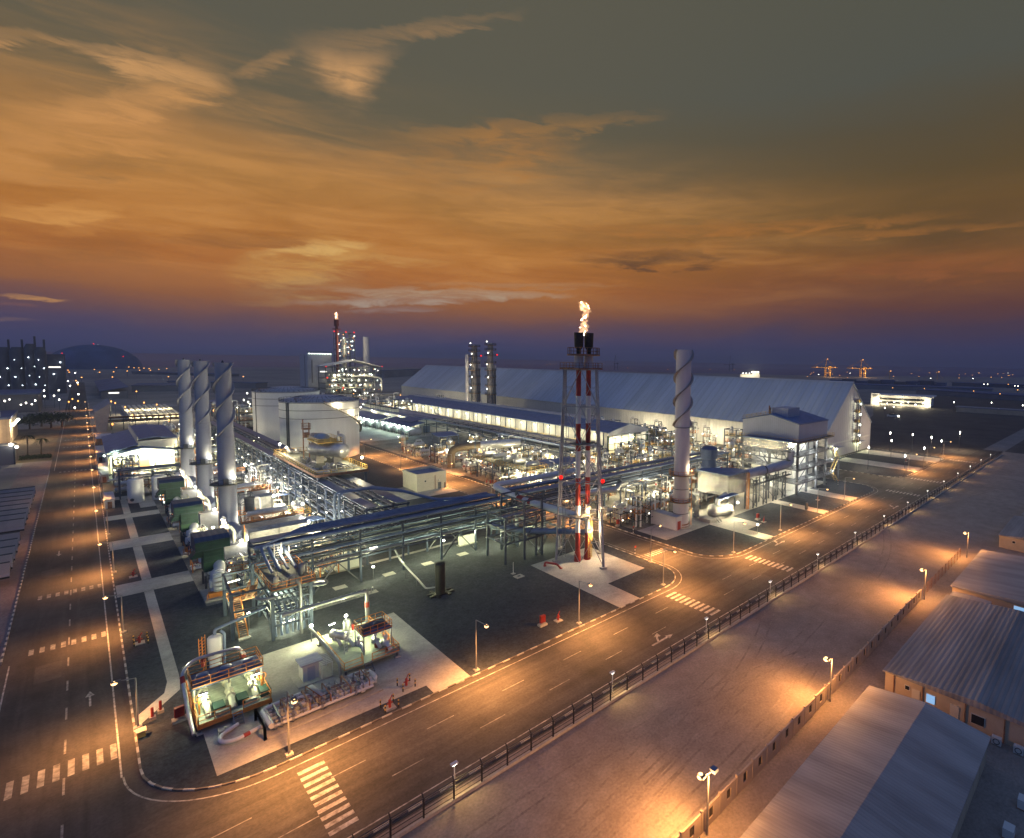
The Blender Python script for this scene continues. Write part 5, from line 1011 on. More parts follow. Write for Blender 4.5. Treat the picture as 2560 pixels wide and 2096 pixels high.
def sign(x, y, label, m='paint_white'):
    t = thing('road_sign', label, 'sign', (x, y, 0)); mb, wb_ = MB(), MB()
    for k in range(5): (mb if k % 2 == 0 else wb_).cyl((x, y, .1 + .38 * k), (x, y, .1 + .38 * (k + 1)), .08, n=8)
    part(t, 'black_band', mb, 'black'); part(t, 'white_band', wb_, 'paint_white'); part(t, 'sign_plate', MB().cbox(x, y - .12, 1.9, .5, .06, .5), 'red_paint', smooth_=False)
sign(94.4, 94.6, 'black-and-white sign post with a small red plate on the far side of the side road'); sign(84.3, 83.8, 'black-and-white sign post with a small red plate at the flare-pad side of the side road'); sign(187, 80, 'black-and-white sign post with a small red plate near the far crossing')
pm = thing('marker_post', 'slim white marker post in the middle of the dark yard', 'post', (59.0, 94.5, 0)); part(pm, 'post', MB().cyl((59, 94.5, .12), (59, 94.5, 2.6), .06, n=6), 'white_steel'); part(pm, 'footing', MB().box(58.6, 94.1, .12, 59.4, 94.9, .2), 'concrete', smooth_=False)
mh = thing('drain_pit', 'square pale drain pit cover in the dark gravel beside the flare pad', 'drain cover', (59, 92.4, 0)); part(mh, 'frame', MB().box(58.1, 91.6, .12, 59.9, 93.2, .25), 'concrete', smooth_=False); part(mh, 'cover', MB().box(58.7, 92.1, .25, 59.3, 92.7, .28), 'dark_steel', smooth_=False)
rp = thing('fire_pipe', 'red fire-water pipe bend at the corner of the flare pad', 'pipe', (65.8, 92, 0)); part(rp, 'pipe', MB().tube([(66, 93.2, .15), (66, 93.2, 1.0), (67.2, 90.4, 1.0), (67.6, 89.6, .15)], .22, 10, .5), 'red_paint'); part(rp, 'flange', MB().cyl((66, 93.2, .15), (66, 93.2, .3), .34, n=10).cyl((67.6, 89.6, .15), (67.6, 89.6, .3), .34, n=10), 'red_paint')
gl = thing('ground_light', 'g', 'light'); part(gl, 'post', MB().cyl((0, 0, .12), (0, 0, 2.5), .06, n=6), 'galv'); o = part(gl, 'lamp_head', MB().cyl((0, 0, 2.5), (0, 0, 2.62), .3, n=10), 'galv'); part(o, 'bulb', MB().ball((0, 0, 2.72), .26, 8), 'bulb_white'); point(gl, (0, -.3, 3.2), 1150, GRN, .25)
for i, (x, y, lab) in enumerate(((37.9, 112.0, 'white post light standing under the cross-yard rack, left of the black vent post'), (54.8, 117, 'white post light under the cross-yard rack behind the black vent post'), (63, 112, 'white post light under the cross-yard rack towards the flare tower'), (56.5, 160, 'white post light in the back yard behind the broad rack, nearest'), (58, 169, 'white post light in the back yard behind the broad rack, middle one'), (59, 178, 'white post light in the back yard behind the broad rack, farthest'), (16.8, 105.5, 'white post light at the foot of the orange stair'), (27.4, 93.5, 'white post light behind the skid with the red-banded pipe'), (22.6, 93.8, 'white post light beside the tall legs of the front stair tower'), (72.2, 104.5, 'white post light between the flare tower legs and the header frame'), (117.5, 71.5, 'short white post light on the path beside the main-road crossing'))):
    o = gl if i == 0 else dup(gl, (0, 0, 0)); o.location = (x, y, 0); o['label'] = lab; o['group'] = 'white post lights'
# ------------------------------------------------------------------ front corner: skids, stair tower, manifold
t = thing('metering_skid', 'orange-railed metering skid with three round caps on its dark upper deck in the front corner', 'skid', (11, 85, 0))
part(t, 'deck', MB().box(7.6, 79.6, 1.0, 14.6, 89.8, 1.2), 'green_deck', smooth_=False); part(t, 'skirt', MB().box(7.5, 79.5, .75, 14.7, 79.6, 1.2).box(14.6, 79.6, .75, 14.7, 89.8, 1.2).box(7.5, 79.6, .75, 7.6, 89.8, 1.2), 'orange_rail', smooth_=False)
for x, y in ((7.7, 79.7), (14.5, 79.7), (7.7, 89.6), (14.5, 89.6), (11, 79.7), (11, 89.6)): o = part(t, 'leg', MB().bar((x, y, .1), (x, y, 1.0), .22), 'dark_steel', smooth_=False); part(o, 'footing', MB().cbox(x, y, .1, .6, .6, .25), 'concrete', smooth_=False)
part(t, 'railing', MB().rail([(7.6, 89.8, 1.2), (7.6, 79.6, 1.2), (10.6, 79.6, 1.2)], 1.1, .08).rail([(11.8, 79.6, 1.2), (14.6, 79.6, 1.2), (14.6, 89.8, 1.2)], 1.1, .08), 'orange_rail', smooth_=False)
part(t, 'stair', MB().stair((11.2, 78.2, .15), (11.2, 79.5, 1.2), .9, (1, 0)), 'galv', smooth_=False)
u = part(t, 'upper_deck', MB().box(7.5, 83.0, 4.0, 14.5, 87.0, 4.2), 'far_blue', smooth_=False); part(u, 'railing', MB().rail([(7.5, 87, 4.2), (7.5, 83, 4.2), (14.5, 83, 4.2), (14.5, 87, 4.2)], 1.1, .08, True), 'orange_rail', smooth_=False)
up = MB()
for x in (7.7, 11, 14.3):
    for y in (83.2, 86.8): up.bar((x, y, 1.2), (x, y, 4.0), .16)
part(u, 'post', up, 'galv', smooth_=False)
for i in range(3):
    x = 8.7 + 2.3 * i; part(u, 'round_cap', MB().lathe(x, 84.8, [(.8, 4.2), (.8, 4.45), (.62, 4.6), (.62, 4.9), (.4, 5.0)], 20), 'pipe_blue')
    mr_ = part(t, 'meter_run', MB().tube([(x, 89.6, 1.6), (x, 87, 2.6), (x, 84, 2.4), (x, 81.6, 1.9), (x, 80.6, 1.3)], .3, 12, 1.0), 'cream_valve'); vb = MB()
    for y, z in ((86.2, 2.6), (85, 2.6), (83.2, 2.35), (82.3, 2.1)): vb.cyl((x, y - .1, z), (x, y + .1, z), .48, n=12).cyl((x, y, z), (x, y, z + .9), .14, n=8).ball((x, y, z + .9), .25, 8)
    part(mr_, 'valve', vb, 'cream_valve'); part(mr_, 'strainer', MB().box(x + .5, 80.8, 1.2, x + 1.6, 82.6, 1.9), 'green_box', smooth_=False)
part(t, 'hand_wheel', MB().wheel((8.0, 82.2, 3.2), .5, 'y').wheel((14.2, 82.4, 3.2), .5, 'y').bar((8, 82.2, 1.2), (8, 82.2, 3.2), .16).bar((14.2, 82.4, 1.2), (14.2, 82.4, 3.2), .16), 'orange_rail', smooth_=False)
part(t, 'bench_grille', MB().box(9.3, 80.1, 1.2, 10.5, 80.9, 1.7).box(12.2, 80.4, 1.2, 13.3, 81.2, 1.7), 'galv', smooth_=False)
part(t, 'bypass_pipe', MB().tube([(7.2, 79.5, .4), (7.1, 82, 1.2), (7.0, 87.5, 4.6), (8.2, 88.6, 5.4), (12.8, 88.2, 5.4), (13.4, 88, 4.2)], .21, 12, 1.0), 'silver'); part(t, 'red_band', MB().cyl((7.02, 86.2, 3.78), (7.0, 87.0, 4.3), .24, n=12).cyl((9.2, 88.4, 4.2), (9.2, 88.4, 5.2), .24, n=10).cyl((13.3, 88.05, 4.3), (13.4, 88, 3.4), .25, n=12), 'red_paint')
tubes(t, [(8.4, 82.0, 3.7, 0), (13.6, 82.4, 3.7, 0), (11, 86, 3.7, 0)], 1, 'bulb_green', power=420, col=GRN, ln=.8)
for i, (x, y) in enumerate(((7.0, 90.4), (13.2, 88.8))): point(t, (x, y, 5.8), 500, WHT, .25)
v = thing('vertical_vessel', 'white upright pressure vessel with an orange caged ladder behind the front metering skid', 'vessel', (11.3, 95.6, 0)); part(v, 'shell', MB().vessel((11.3, 95.6, 1.6), (11.3, 95.6, 4.6), .85, 20), 'white_steel'); part(v, 'skirt', MB().cyl((11.3, 95.6, .1), (11.3, 95.6, 1.5), .7, n=16), 'white_steel'); part(v, 'outlet_pipe', MB().tube([(11.3, 95.6, 5.0), (11.3, 95.6, 5.7), (13.6, 96.2, 5.9), (17.8, 98.2, 5.9)], .2, 10, .6).tube([(12.2, 95.2, .3), (12.3, 95.2, 5.0), (11.9, 95.4, 5.4)], .18, 10, .4), 'pipe_blue'); part(v, 'caged_ladder', MB().ladder((10.1, 95.8), .1, 5.2, (.6, .8), .6, .08).ladder((9.7, 95.4), 1.8, 5.2, (.6, .8), .6, .08), 'orange_rail', smooth_=False)
# stair tower at the end of the cross-yard rack
t = thing('stair_tower', 'dark steel stair tower with an orange-railed top deck ending the cross-yard rack', 'tower', (19, 106, 0)); cm = MB()
cols = ((18.6, 98.4), (23.6, 97.6), (18.9, 109.4), (24.4, 109.2), (14.3, 102.9), (14.9, 113.6), (18.8, 113.4))
posts(t, 'column', [(x, y, .1, 8.3 if x > 16 else 7.6) for x, y in cols], .42, 'blue_steel'); bm = MB()
for z in (2.4, 4.4, 6.4, 8.0):
    bm.bar((18.6, 98.4, z), (23.6, 97.6, z), .28).bar((18.9, 109.4, z), (24.4, 109.2, z), .24).bar((18.6, 98.4, z), (18.9, 109.4, z), .24).bar((23.6, 97.6, z), (24.4, 109.2, z), .24)
    for k in range(1, 6): y = 98.4 + 1.85 * k; bm.bar((18.7, y, z), (24.1, y, z), .16)
for z in (4.6, 7.4): bm.bar((14.3, 102.9, z), (14.9, 113.6, z), .26).bar((14.3, 102.9, z), (18.7, 102.4, z), .26).bar((14.9, 113.6, z), (18.8, 113.4, z), .26)
bm.bar((18.6, 98.4, .2), (18.7, 104, 4.4), .18).bar((18.7, 104, 4.4), (18.9, 109.4, .2), .18).bar((23.6, 97.6, .2), (24, 103, 4.4), .18).bar((24, 103, 4.4), (24.4, 109.2, .2), .18)
part(t, 'beam', bm, 'blue_steel', smooth_=False); d_ = part(t, 'top_deck', MB().box(18.4, 97.6, 8.2, 24.4, 109.6, 8.35), 'grating', smooth_=False); part(d_, 'railing', MB().rail([(18.5, 97.7, 8.35), (24.3, 97.7, 8.35), (24.3, 109.5, 8.35), (18.5, 109.5, 8.35)], 1.1, .08, True), 'orange_rail', smooth_=False)
o = part(t, 'stair', MB().stair((15.6, 102.6, .15), (15.6, 107.6, 4.4), 1.1, (1, 0)).box(14.6, 107.6, 4.3, 18.6, 109.4, 4.45).stair((17.2, 107.8, 4.5), (17.2, 103, 8.2), 1.0, (1, 0)), 'rust', smooth_=False); part(o, 'handrail', MB().srail((15.6, 102.6, .15), (15.6, 107.6, 4.4), 1.1, (1, 0)).srail((17.2, 107.8, 4.5), (17.2, 103, 8.2), 1.0, (1, 0)).rail([(14.6, 107.6, 4.45), (14.6, 109.4, 4.45), (18.6, 109.4, 4.45)], 1.1, .08), 'orange_rail', smooth_=False)
part(t, 'stair_foot', MB().box(14.9, 101.8, .12, 16.4, 102.6, .3), 'concrete', smooth_=False)
pp = MB()
for k in range(7): x = 19 + .75 * k; pp.tube([(x, 108.5, 4.75 + .1 * (k % 2)), (x, 99, 4.75 + .1 * (k % 2)), (x, 98.4, .6)], .14 + .05 * (k % 3), 8, .8)
part(t, 'pipe', pp, 'pipe_blue'); part(t, 'riser', MB().tube([(19.0, 97.9, 7.2), (17.2, 98.4, 7.2), (16.8, 100, 7.2), (18, 101, 7.2)], .22, 10, .7).tube([(21.6, 97.4, 9.2), (22.1, 97.2, 8.6), (22.1, 97.2, .4)], .22, 10, .6).tube([(23.9, 97.4, 7.7), (25.6, 96.6, 7.7), (26, 98.4, 7.7), (24.4, 99, 7.7)], .24, 10, .8), 'galv')
part(t, 'valve_stack', MB().vessel((19.3, 98.8, 8.9), (19.3, 98.8, 10), .35, 10).vessel((19.4, 99.8, 8.8), (20, 99.8, 8.8), .3, 10).cyl((19.3, 98.8, 8.3), (19.3, 98.8, 10.8), .12), 'cream_valve'); part(t, 'small_vessel', MB().vessel((23, 100, 9), (23, 100, 10.8), .45, 12).vessel((23.8, 101.4, 9), (23.8, 101.4, 10.4), .35, 12).tube([(21, 99, 8.4), (21, 99, 9.6), (22, 99, 9.6), (22, 99, 8.4)], .16, 8, .4), 'galv'); part(t, 'ladder_mast', MB().ladder((21.6, 108.6), 8.3, 12.6, (1, 0), 1.0, .12).bar((23.2, 108.6, 8.3), (23.2, 108.6, 11.6), .12), 'white_steel', smooth_=False)
tubes(t, [(20.8, 99.5, 2.1, .1), (21.8, 104, 2.9, .1), (20.6, 106, 6.0, .1), (15.6, 110, 7.2, .1)], 1, 'bulb_white', power=600, col=GRN, ln=1.8); point(t, (25.2, 97.4, 7.4), 500, WHT, .2); point(t, (22.4, 108.4, 11.2), 700, WHT, .2)
# second skid
t = thing('valve_skid', 'second orange-railed skid with white valves and a raised dark corner deck', 'skid', (26.5, 86, 0))
part(t, 'deck', MB().box(23, 79.7, .9, 30.3, 92, 1.1), 'green_deck', smooth_=False); part(t, 'railing', MB().rail([(23, 92, 1.1), (23, 79.7, 1.1), (25.4, 79.7, 1.1), (25.6, 80.9, 1.1)], 1.1, .08).rail([(26.6, 79.7, 1.1), (30.3, 79.7, 1.1), (30.3, 92, 1.1)], 1.1, .08), 'orange_rail', smooth_=False)
for x, y in ((23.2, 79.9), (30.1, 79.9), (23.2, 91.8), (30.1, 91.8)): o = part(t, 'leg', MB().bar((x, y, .1), (x, y, .9), .2), 'dark_steel', smooth_=False); part(o, 'footing', MB().cbox(x, y, .1, .7, .7, .25), 'concrete', smooth_=False)
u = part(t, 'raised_deck', MB().box(26.2, 82, 3.8, 30.2, 85.8, 4.0), 'far_blue', smooth_=False); part(u, 'railing', MB().rail([(26.2, 85.8, 4), (26.2, 82, 4), (30.2, 82, 4), (30.2, 85.8, 4)], 1.1, .08, True, 1.0), 'orange_rail', smooth_=False); part(u, 'post', MB().bar((26.3, 82.1, 1.1), (26.3, 82.1, 3.8), .15).bar((30.1, 82.1, 1.1), (30.1, 82.1, 3.8), .15).bar((30.1, 85.7, 1.1), (30.1, 85.7, 3.8), .15).bar((26.3, 85.7, 1.1), (26.3, 85.7, 3.8), .15), 'galv', smooth_=False); part(u, 'round_cap', MB().lathe(27.3, 83.8, [(.7, 4), (.7, 4.5), (.4, 4.7)], 18).lathe(29, 83.8, [(.7, 4), (.7, 4.5), (.4, 4.7)], 18), 'dark_steel')
part(t, 'stair', MB().stair((26, 78.3, .15), (26, 79.8, 1.1), .9, (1, 0)), 'galv', smooth_=False)
for i, (x, y) in enumerate(((24.6, 88.5), (26.4, 84.2), (28.4, 83.4), (29.2, 81.6), (25.8, 86.8))): part(t, 'valve', MB().tube([(x, y + 1.4, 1.2), (x, y + 1, 2.1), (x, y - .6, 2.0), (x + .2, y - 1.2, 1.2)], .27, 10, .6).cyl((x, y + .2, 2), (x, y + .2, 2.9), .2).ball((x, y + .2, 2.9), .32, 8).cyl((x, y - .2, 2), (x, y, 2), .48, n=12), 'white_steel')
part(t, 'filter_vessel', MB().vessel((24.3, 89.5, 2.4), (25.4, 87.3, 2.4), .62, 14).vessel((26.4, 89.8, 1.8), (26.4, 89.8, 3.6), .5, 14), 'silver'); part(t, 'red_band', MB().cyl((28.35, 82.9, 1.2), (28.35, 82.9, 1.75), .34, n=10).cyl((29.25, 81.0, 1.2), (29.25, 81, 1.75), .34, n=10).cyl((27, 88.9, 2.2), (27, 88.9, 3), .22, n=10), 'red_paint'); part(t, 'step_ladder', MB().ladder((24.6, 84.4), 1.1, 4.0, (.8, .6), .6, .08), 'white_steel', smooth_=False)
part(t, 'overhead_pipe', MB().tube([(30.2, 92.4, .2), (30.2, 92.4, 6.3), (27.5, 92.6, 6.3), (19, 94.6, 5.4)], .3, 12, .6).tube([(22.2, 93, 2.9), (22.3, 86, 2.8), (22.6, 80.4, 2.2), (22.6, 80.1, .2)], .2, 12, .8), 'galv'); part(t, 'pipe_red_band', MB().cyl((30.2, 92.4, 3.6), (30.2, 92.4, 4.5), .34, n=12), 'red_paint')
tubes(t, [(24.6, 90.6, 3.4, .3), (28.4, 84.2, 3.4, .1)], 1, 'bulb_green', power=600, col=GRN, ln=.9); point(t, (27, 88, 4.2), 600, GRN, .3)
k = thing('analyser_kiosk', 'grey kiosk with a slatted lean-to on the front concrete pad', 'kiosk', (20, 83, 0)); part(k, 'wall', MB().box(18.7, 82.2, .3, 20.6, 84.4, 2.6), 'wall_white', smooth_=False); part(k, 'roof', MB().box(18.4, 81.9, 2.6, 21.0, 84.7, 2.8), 'clad_grey', smooth_=False); part(k, 'plinth', MB().box(17.9, 81.2, .12, 22.2, 84.8, .3), 'concrete', smooth_=False); lt = MB().bar((20.7, 81.4, .3), (20.7, 81.4, 2.2), .1).bar((22, 81.4, .3), (22, 81.4, 2.2), .1).bar((22, 84.2, .3), (22, 84.2, 2.2), .1)
for i in range(7): lt.bar((20.6, 81.4 + .47 * i, 2.25), (22.1, 81.4 + .47 * i, 2.25), .16, .06)
part(k, 'lean_to', lt, 'wall_white', smooth_=False); part(k, 'door', MB().box(19.2, 82.1, .3, 20.1, 82.19, 2.2), 'clad_grey', smooth_=False)
m = thing('pipe_manifold', 'long low manifold of white pipes and valves along the front of the concrete pad', 'manifold', (19.5, 75.5, 0)); part(m, 'plinth', MB().box(12.9, 72.9, .12, 25.6, 78.0, .3), 'concrete', smooth_=False)
for i in range(5): y = 73.6 + .85 * i; part(m, 'header_pipe', MB().tube([(13.3, y, 1.0), (13.4, y, 1.0), (19.5, y + .05, 1.0), (24.6 - .2 * i, y, 1.0)], .2 + .05 * (i % 2), 10), ('white_steel', 'silver', 'cream_valve')[i % 3])
part(m, 'loop_pipe', MB().tube([(13.4, 73.4, 1.3), (13.2, 77.6, 1.3), (17.5, 77.8, 1.3)], .28, 12, .8).tube([(23, 77.6, 1.2), (25.2, 77.4, 1.2), (25.4, 74.4, 1.2), (23, 73.8, 1.2)], .34, 12, 1.2).tube([(16.6, 75.0, 1.5), (17.8, 75.0, 1.5), (17.8, 76.6, 1.5), (16.6, 76.6, 1.5)], .26, 12, .4), 'white_steel')
wb_ = MB(); rnd = random.Random(5)
for i in range(52):
    x, y = rnd.uniform(13.8, 25), 73.6 + .85 * rnd.randint(0, 4); vb = MB(); vb.cyl((x - .12, y, 1), (x + .12, y, 1), .36, n=10).cyl((x, y, 1), (x, y, 1.7), .09, n=6).ball((x, y, 1.7), .18, 6)
    va = part(m, 'valve', vb, ('cream_valve', 'white_steel', 'galv')[i % 3])
    if i % 3 == 0: part(va, 'hand_wheel', MB().wheel((x, y, 2.0), .26), 'rust', smooth_=False)
for i in range(16): x = 13.6 + .75 * i; part(m, 'small_pipe', MB().tube([(x, 73.4, 1.3), (x, 73.4, 1.5 + .3 * (i % 3)), (x, 77.2, 1.5 + .3 * (i % 3)), (x, 77.2, .4)], .07 + .03 * (i % 2), 7, .3), ('silver', 'galv', 'rust')[i % 3]); part(m, 'crossover_vessel', MB().vessel((18.3, 77.4, 1.8), (19.0, 74.2, 1.5), .5, 14), 'white_steel'); part(m, 'platform_rail', MB().rail([(17.9, 77.6, 1), (18.6, 73.8, 1), (19.6, 73.8, 1)], 1.2, .07), 'orange_rail', smooth_=False); part(m, 'end_frame', MB().bar((12.7, 73, .1), (12.7, 73, 1.6), .25).bar((12.7, 77.9, .1), (12.7, 77.9, 1.6), .25).bar((12.7, 73, 1.5), (12.7, 77.9, 1.5), .2), 'galv', smooth_=False)
part(m, 'side_pipe', MB().tube([(12.8, 75.2, .7), (10.2, 74.6, .6), (9.0, 75.6, .5), (9.2, 77, .5), (11, 78, .5)], .22, 12, .9), 'white_steel'); part(m, 'red_band', MB().cyl((11.6, 74.93, .65), (11.0, 74.78, .63), .25, n=12), 'red_paint')
b_ = thing('concrete_block', 'pale concrete block on the ground beside the front skid stair', 'block', (10, 77.6, 0)); part(b_, 'block', MB().box(9.2, 77.6, .12, 10.4, 78.5, .6), 'concrete', smooth_=False); part(b_, 'lifting_eye', MB().ring((9.8, 78.0, .65), .12, .03, 'x'), 'dark_steel')
s_ = thing('sample_station', 'low row of small instrument pipes on a concrete strip behind the stair tower', 'instrument rack', (30, 105.8, 0)); sm = MB()
for i in range(12): x = 25.4 + .9 * i; sm.tube([(x, 105.6, .15), (x, 105.6, 1.0), (x + .5, 106.2, 1.0), (x + .5, 106.2, .15)], .09, 7, .25)
part(s_, 'pipe', sm, 'galv'); part(s_, 'cabinet', MB().box(24.8, 105.4, .15, 25.2, 106, 2.2), 'wall_white', smooth_=False)
for i, (x, y) in enumerate(((4.2, 87.2), (5.0, 88.2))): tt = thing('gas_post', 'red-and-white vent post at the bottom of the long path, %s of two' % nth(i + 1), 'post', (x, y, 0)); part(tt, 'post', MB().cyl((x, y, .12), (x, y, 1.6), .14, n=8), 'red_paint'); part(tt, 'footing', MB().cbox(x, y, .12, .6, .6, .35), 'concrete', smooth_=False)
bs = thing('box_sign', 'sodium-lit yellow box at the kerb by the nearest left-road lamp', 'box', (2.9, 84.2, 0)); part(bs, 'box', MB().box(2.7, 83.8, .12, 3.4, 84.6, .8), 'yellow_rail', smooth_=False); part(bs, 'lid', MB().box(2.6, 83.7, .8, 3.5, 84.7, .9), 'wall_cream', smooth_=False)
# ------------------------------------------------------------------ turbine and boiler row beside the three chimneys
for k in range(3):
    o_ = 33.0 * k; w_ = ('nearest', 'middle', 'farthest')[k]
    t = thing('air_intake_house', 'dark green air intake house under an overhanging blue hood, the %s of three' % w_, 'intake house', (15.6, 131 + o_, 0), 'air intake houses of the turbine row')
    part(t, 'body', MB().box(14.2, 129.6 + o_, 3.4, 17.2, 133.0 + o_, 7.9), 'green_box', smooth_=False); part(t, 'lower_panel', MB().box(14.15, 129.5 + o_, 4.0, 17.25, 129.59 + o_, 5.2), 'green_light_box', smooth_=False)
    part(t, 'hood', MB().prism_x([(128.2 + o_, 8.0), (133.8 + o_, 7.6), (133.8 + o_, 10.4), (129.4 + o_, 10.4), (128.2 + o_, 9.8)], 12.9, 18.0), 'hood_navy', smooth_=False); part(t, 'hood_louvre', MB().box(12.95, 128.1 + o_, 8.1, 17.95, 128.19 + o_, 9.7), 'green_box', smooth_=False)
    part(t, 'side_wedge', MB().prism_y([(12.4, 6.2), (14.2, 6.2), (14.2, 9.0)], 130.2 + o_, 133 + o_), 'green_box', smooth_=False); lg = MB()
    for x in (14.4, 17): lg.bar((x, 129.8 + o_, .1), (x, 129.8 + o_, 2.6), .3).bar((x, 133.2 + o_, .1), (x, 133.2 + o_, 2.6), .3)
    part(t, 'leg', lg, 'dark_steel', smooth_=False)
    t = thing('turbine_casing', 'white scroll-shaped turbine casing before an intake house, the %s of three' % w_, 'turbine', (15.2, 125.4 + o_, 0), 'turbine casings of the turbine row')
    part(t, 'scroll', MB().ring((15.6, 125.4 + o_, 2.4), 1.7, .95, 'x', 20, 10), 'white_steel'); part(t, 'inlet_pipe', MB().tube([(15.6, 127.2 + o_, 2.8), (16.4, 128.4 + o_, 3.8), (16.4, 130.2 + o_, 4.6)], .9, 14, 1.2).cyl((14.4, 125.4 + o_, 2.4), (17.6, 125.4 + o_, 2.4), .8, n=14), 'white_steel'); part(t, 'frame', MB().rail([(13.7, 122.6 + o_, .2), (17.4, 122.2 + o_, .2)], 1.2, .1).box(14, 122.9 + o_, .12, 16.4, 124 + o_, 1.4), 'orange_rail', smooth_=False); part(t, 'flange_bolt_ring', MB().ring((17.7, 125.4 + o_, 2.4), 1.05, .12, 'x', 18), 'cream_valve'); part(t, 'plinth', MB().box(13.4, 122 + o_, .12, 18.6, 128.6 + o_, .5), 'concrete', smooth_=False)
    t = thing('boiler_casing', 'long grey insulated boiler casing beside a left chimney, the %s of three' % w_, 'boiler', (27.6, 140.5 + o_, 0), 'boiler casings of the turbine row')
    part(t, 'casing', MB().prism_x([(137 + o_, .3), (144.2 + o_, .3), (144.2 + o_, 7.4), (142.8 + o_, 8.0), (138.4 + o_, 8.0), (137 + o_, 7.4)], 22.2, 33.0), 'boiler_skin', smooth_=False); part(t, 'transition', MB().prism_x([(138.6 + o_, .4), (143 + o_, .4), (143 + o_, 5), (138.6 + o_, 5)], 18.5, 22.2), 'silver', smooth_=False)
    part(t, 'breeching', MB().cyl((22.4, 143.6 + o_, 5.4), (21, 149.4 + o_, 6.4), 1.3, n=14), 'stack_grey'); posts(t, 'side_stiffener', [(x, 136.95 + o_, .3, 7.4) for x in (22.4, 27.6, 32.8)], .18, 'grey_steel')
    u = part(t, 'top_walkway', MB().box(22.4, 144.3 + o_, 7.6, 34, 145.6 + o_, 7.75), 'dark_steel', smooth_=False); part(u, 'railing', MB().rail([(22.4, 144.4 + o_, 7.75), (34, 144.4 + o_, 7.75), (34, 145.5 + o_, 7.75), (22.4, 145.5 + o_, 7.75)], 1.1, .08, True), 'orange_rail', smooth_=False)
    part(t, 'steam_drum', MB().vessel((24, 146.8 + o_, 9.0), (31, 146.8 + o_, 9.0), .8, 16), 'silver'); part(t, 'silencer', MB().cyl((24.4, 147.6 + o_, 9.6), (24.4, 147.6 + o_, 12.4), .9, n=14).cyl((24.4, 147.6 + o_, 12.4), (24.4, 147.6 + o_, 12.7), 1.05, n=14), 'dark_steel'); part(t, 'drum_leg', MB().bar((24.6, 146.8 + o_, .1), (24.6, 146.8 + o_, 8.6), .35).bar((30.6, 146.8 + o_, .1), (30.6, 146.8 + o_, 8.6), .35), 'grey_steel', smooth_=False)
    part(t, 'end_ladder', MB().ladder((22.0, 139 + o_), .2, 8.8, (0, 1), .6, .08), 'orange_rail', smooth_=False)
    for x, y, z, p in ((33.9, 140.5, 6.6, 2400), (34.2, 146, 9.8, 1700), (21.2, 138, 6, 900), (26, 150, 6, 1500)): o = part(t, 'floodlight', MB().cbox(x, y + o_, z, .5, .4, .25), 'galv', smooth_=False); part(o, 'bulb', MB().ball((x, y + o_, z - .15), .34, 8), 'bulb_white'); point(t, (x + .6, y - .3 + o_, z), p, (1, .96, .82), .3)
    t = thing('blowdown_tower', 'slim rusty valve tower with a white hood, the %s of three' % w_, 'valve tower', (18.9, 141 + o_, 0), 'valve towers of the turbine row')
    part(t, 'column', MB().bar((18.9, 141 + o_, .1), (18.9, 141 + o_, 8.4), .6).bar((19.6, 141.6 + o_, .1), (19.6, 141.6 + o_, 8.4), .25), 'rust', smooth_=False); part(t, 'valves', MB().vessel((18.4, 140.8 + o_, 8.6), (19.6, 140.8 + o_, 8.6), .55, 10).ball((18.9, 140.6 + o_, 9.6), .5, 8).tube([(19.8, 141 + o_, 8.6), (20.6, 141.4 + o_, 7.4), (20.6, 141.4 + o_, .4)], .3, 8, .8), 'cream_valve'); o = part(t, 'hood_lamp', MB().cyl((18.6, 140.4 + o_, 10.4), (18.9, 140.2 + o_, 10.7), .55, n=10), 'wall_white'); point(t, (18.4, 139.4 + o_, 9.8), 700, WHT, .25)
    t = thing('lube_oil_shelter', 'blue-roofed open shelter over white machinery behind a boiler casing, the %s of three' % w_, 'shelter', (37, 149 + o_, 0), 'blue-roofed shelters of the turbine row')
    part(t, 'roof', MB().prism_x([(146 + o_, 5.0), (152 + o_, 4.4), (152 + o_, 4.6), (146 + o_, 5.2)], 34.6, 38.9), 'roof_blue_x', smooth_=False); part(t, 'post', MB().bar((34.8, 146.2 + o_, .1), (34.8, 146.2 + o_, 5), .2).bar((38.7, 146.2 + o_, .1), (38.7, 146.2 + o_, 5), .2).bar((34.8, 151.8 + o_, .1), (34.8, 151.8 + o_, 4.4), .2).bar((38.7, 151.8 + o_, .1), (38.7, 151.8 + o_, 4.4), .2), 'grey_steel', smooth_=False); part(t, 'machine', MB().vessel((35.4, 147.5 + o_, 1.4), (37.8, 147.5 + o_, 1.4), .9, 12).box(35, 149 + o_, .12, 38, 151 + o_, 1.7).tube([(35.5, 150 + o_, 1.7), (35.5, 150 + o_, 3.0), (37.5, 150 + o_, 3.0), (37.5, 148 + o_, 2.2)], .22, 8, .5), 'white_steel'); point(t, (36.6, 145.6 + o_, 3.2), 1500, WHT, .3)
# ------------------------------------------------------------------ blue-roofed generator hall at the far left of the plant
t = thing('generator_hall', 'white generator hall with stepped blue roofs and a brightly lit front canopy', 'hall', (14, 300, 0))
part(t, 'left_bay', MB().box(5.2, 279, 0, 13.4, 335, 7.6), 'wall_white', smooth_=False); part(t, 'left_roof', MB().prism_y([(4.8, 7.6), (13.4, 10.2), (13.4, 10.5), (4.8, 7.9)], 278.6, 335.4), 'roof_blue', smooth_=False)
part(t, 'right_bay', MB().box(13.6, 283, 0, 24.6, 335, 11.2), 'wall_white', smooth_=False); part(t, 'right_roof', MB().prism_y([(13.3, 11.7), (19, 12.2), (24.9, 11.2), (24.9, 11.5), (19, 12.5), (13.3, 12.0)], 282.6, 335.4), 'roof_blue', smooth_=False); part(t, 'parapet', MB().box(13.2, 282.5, 10.5, 13.6, 335.4, 12.6), 'wall_cream', smooth_=False)
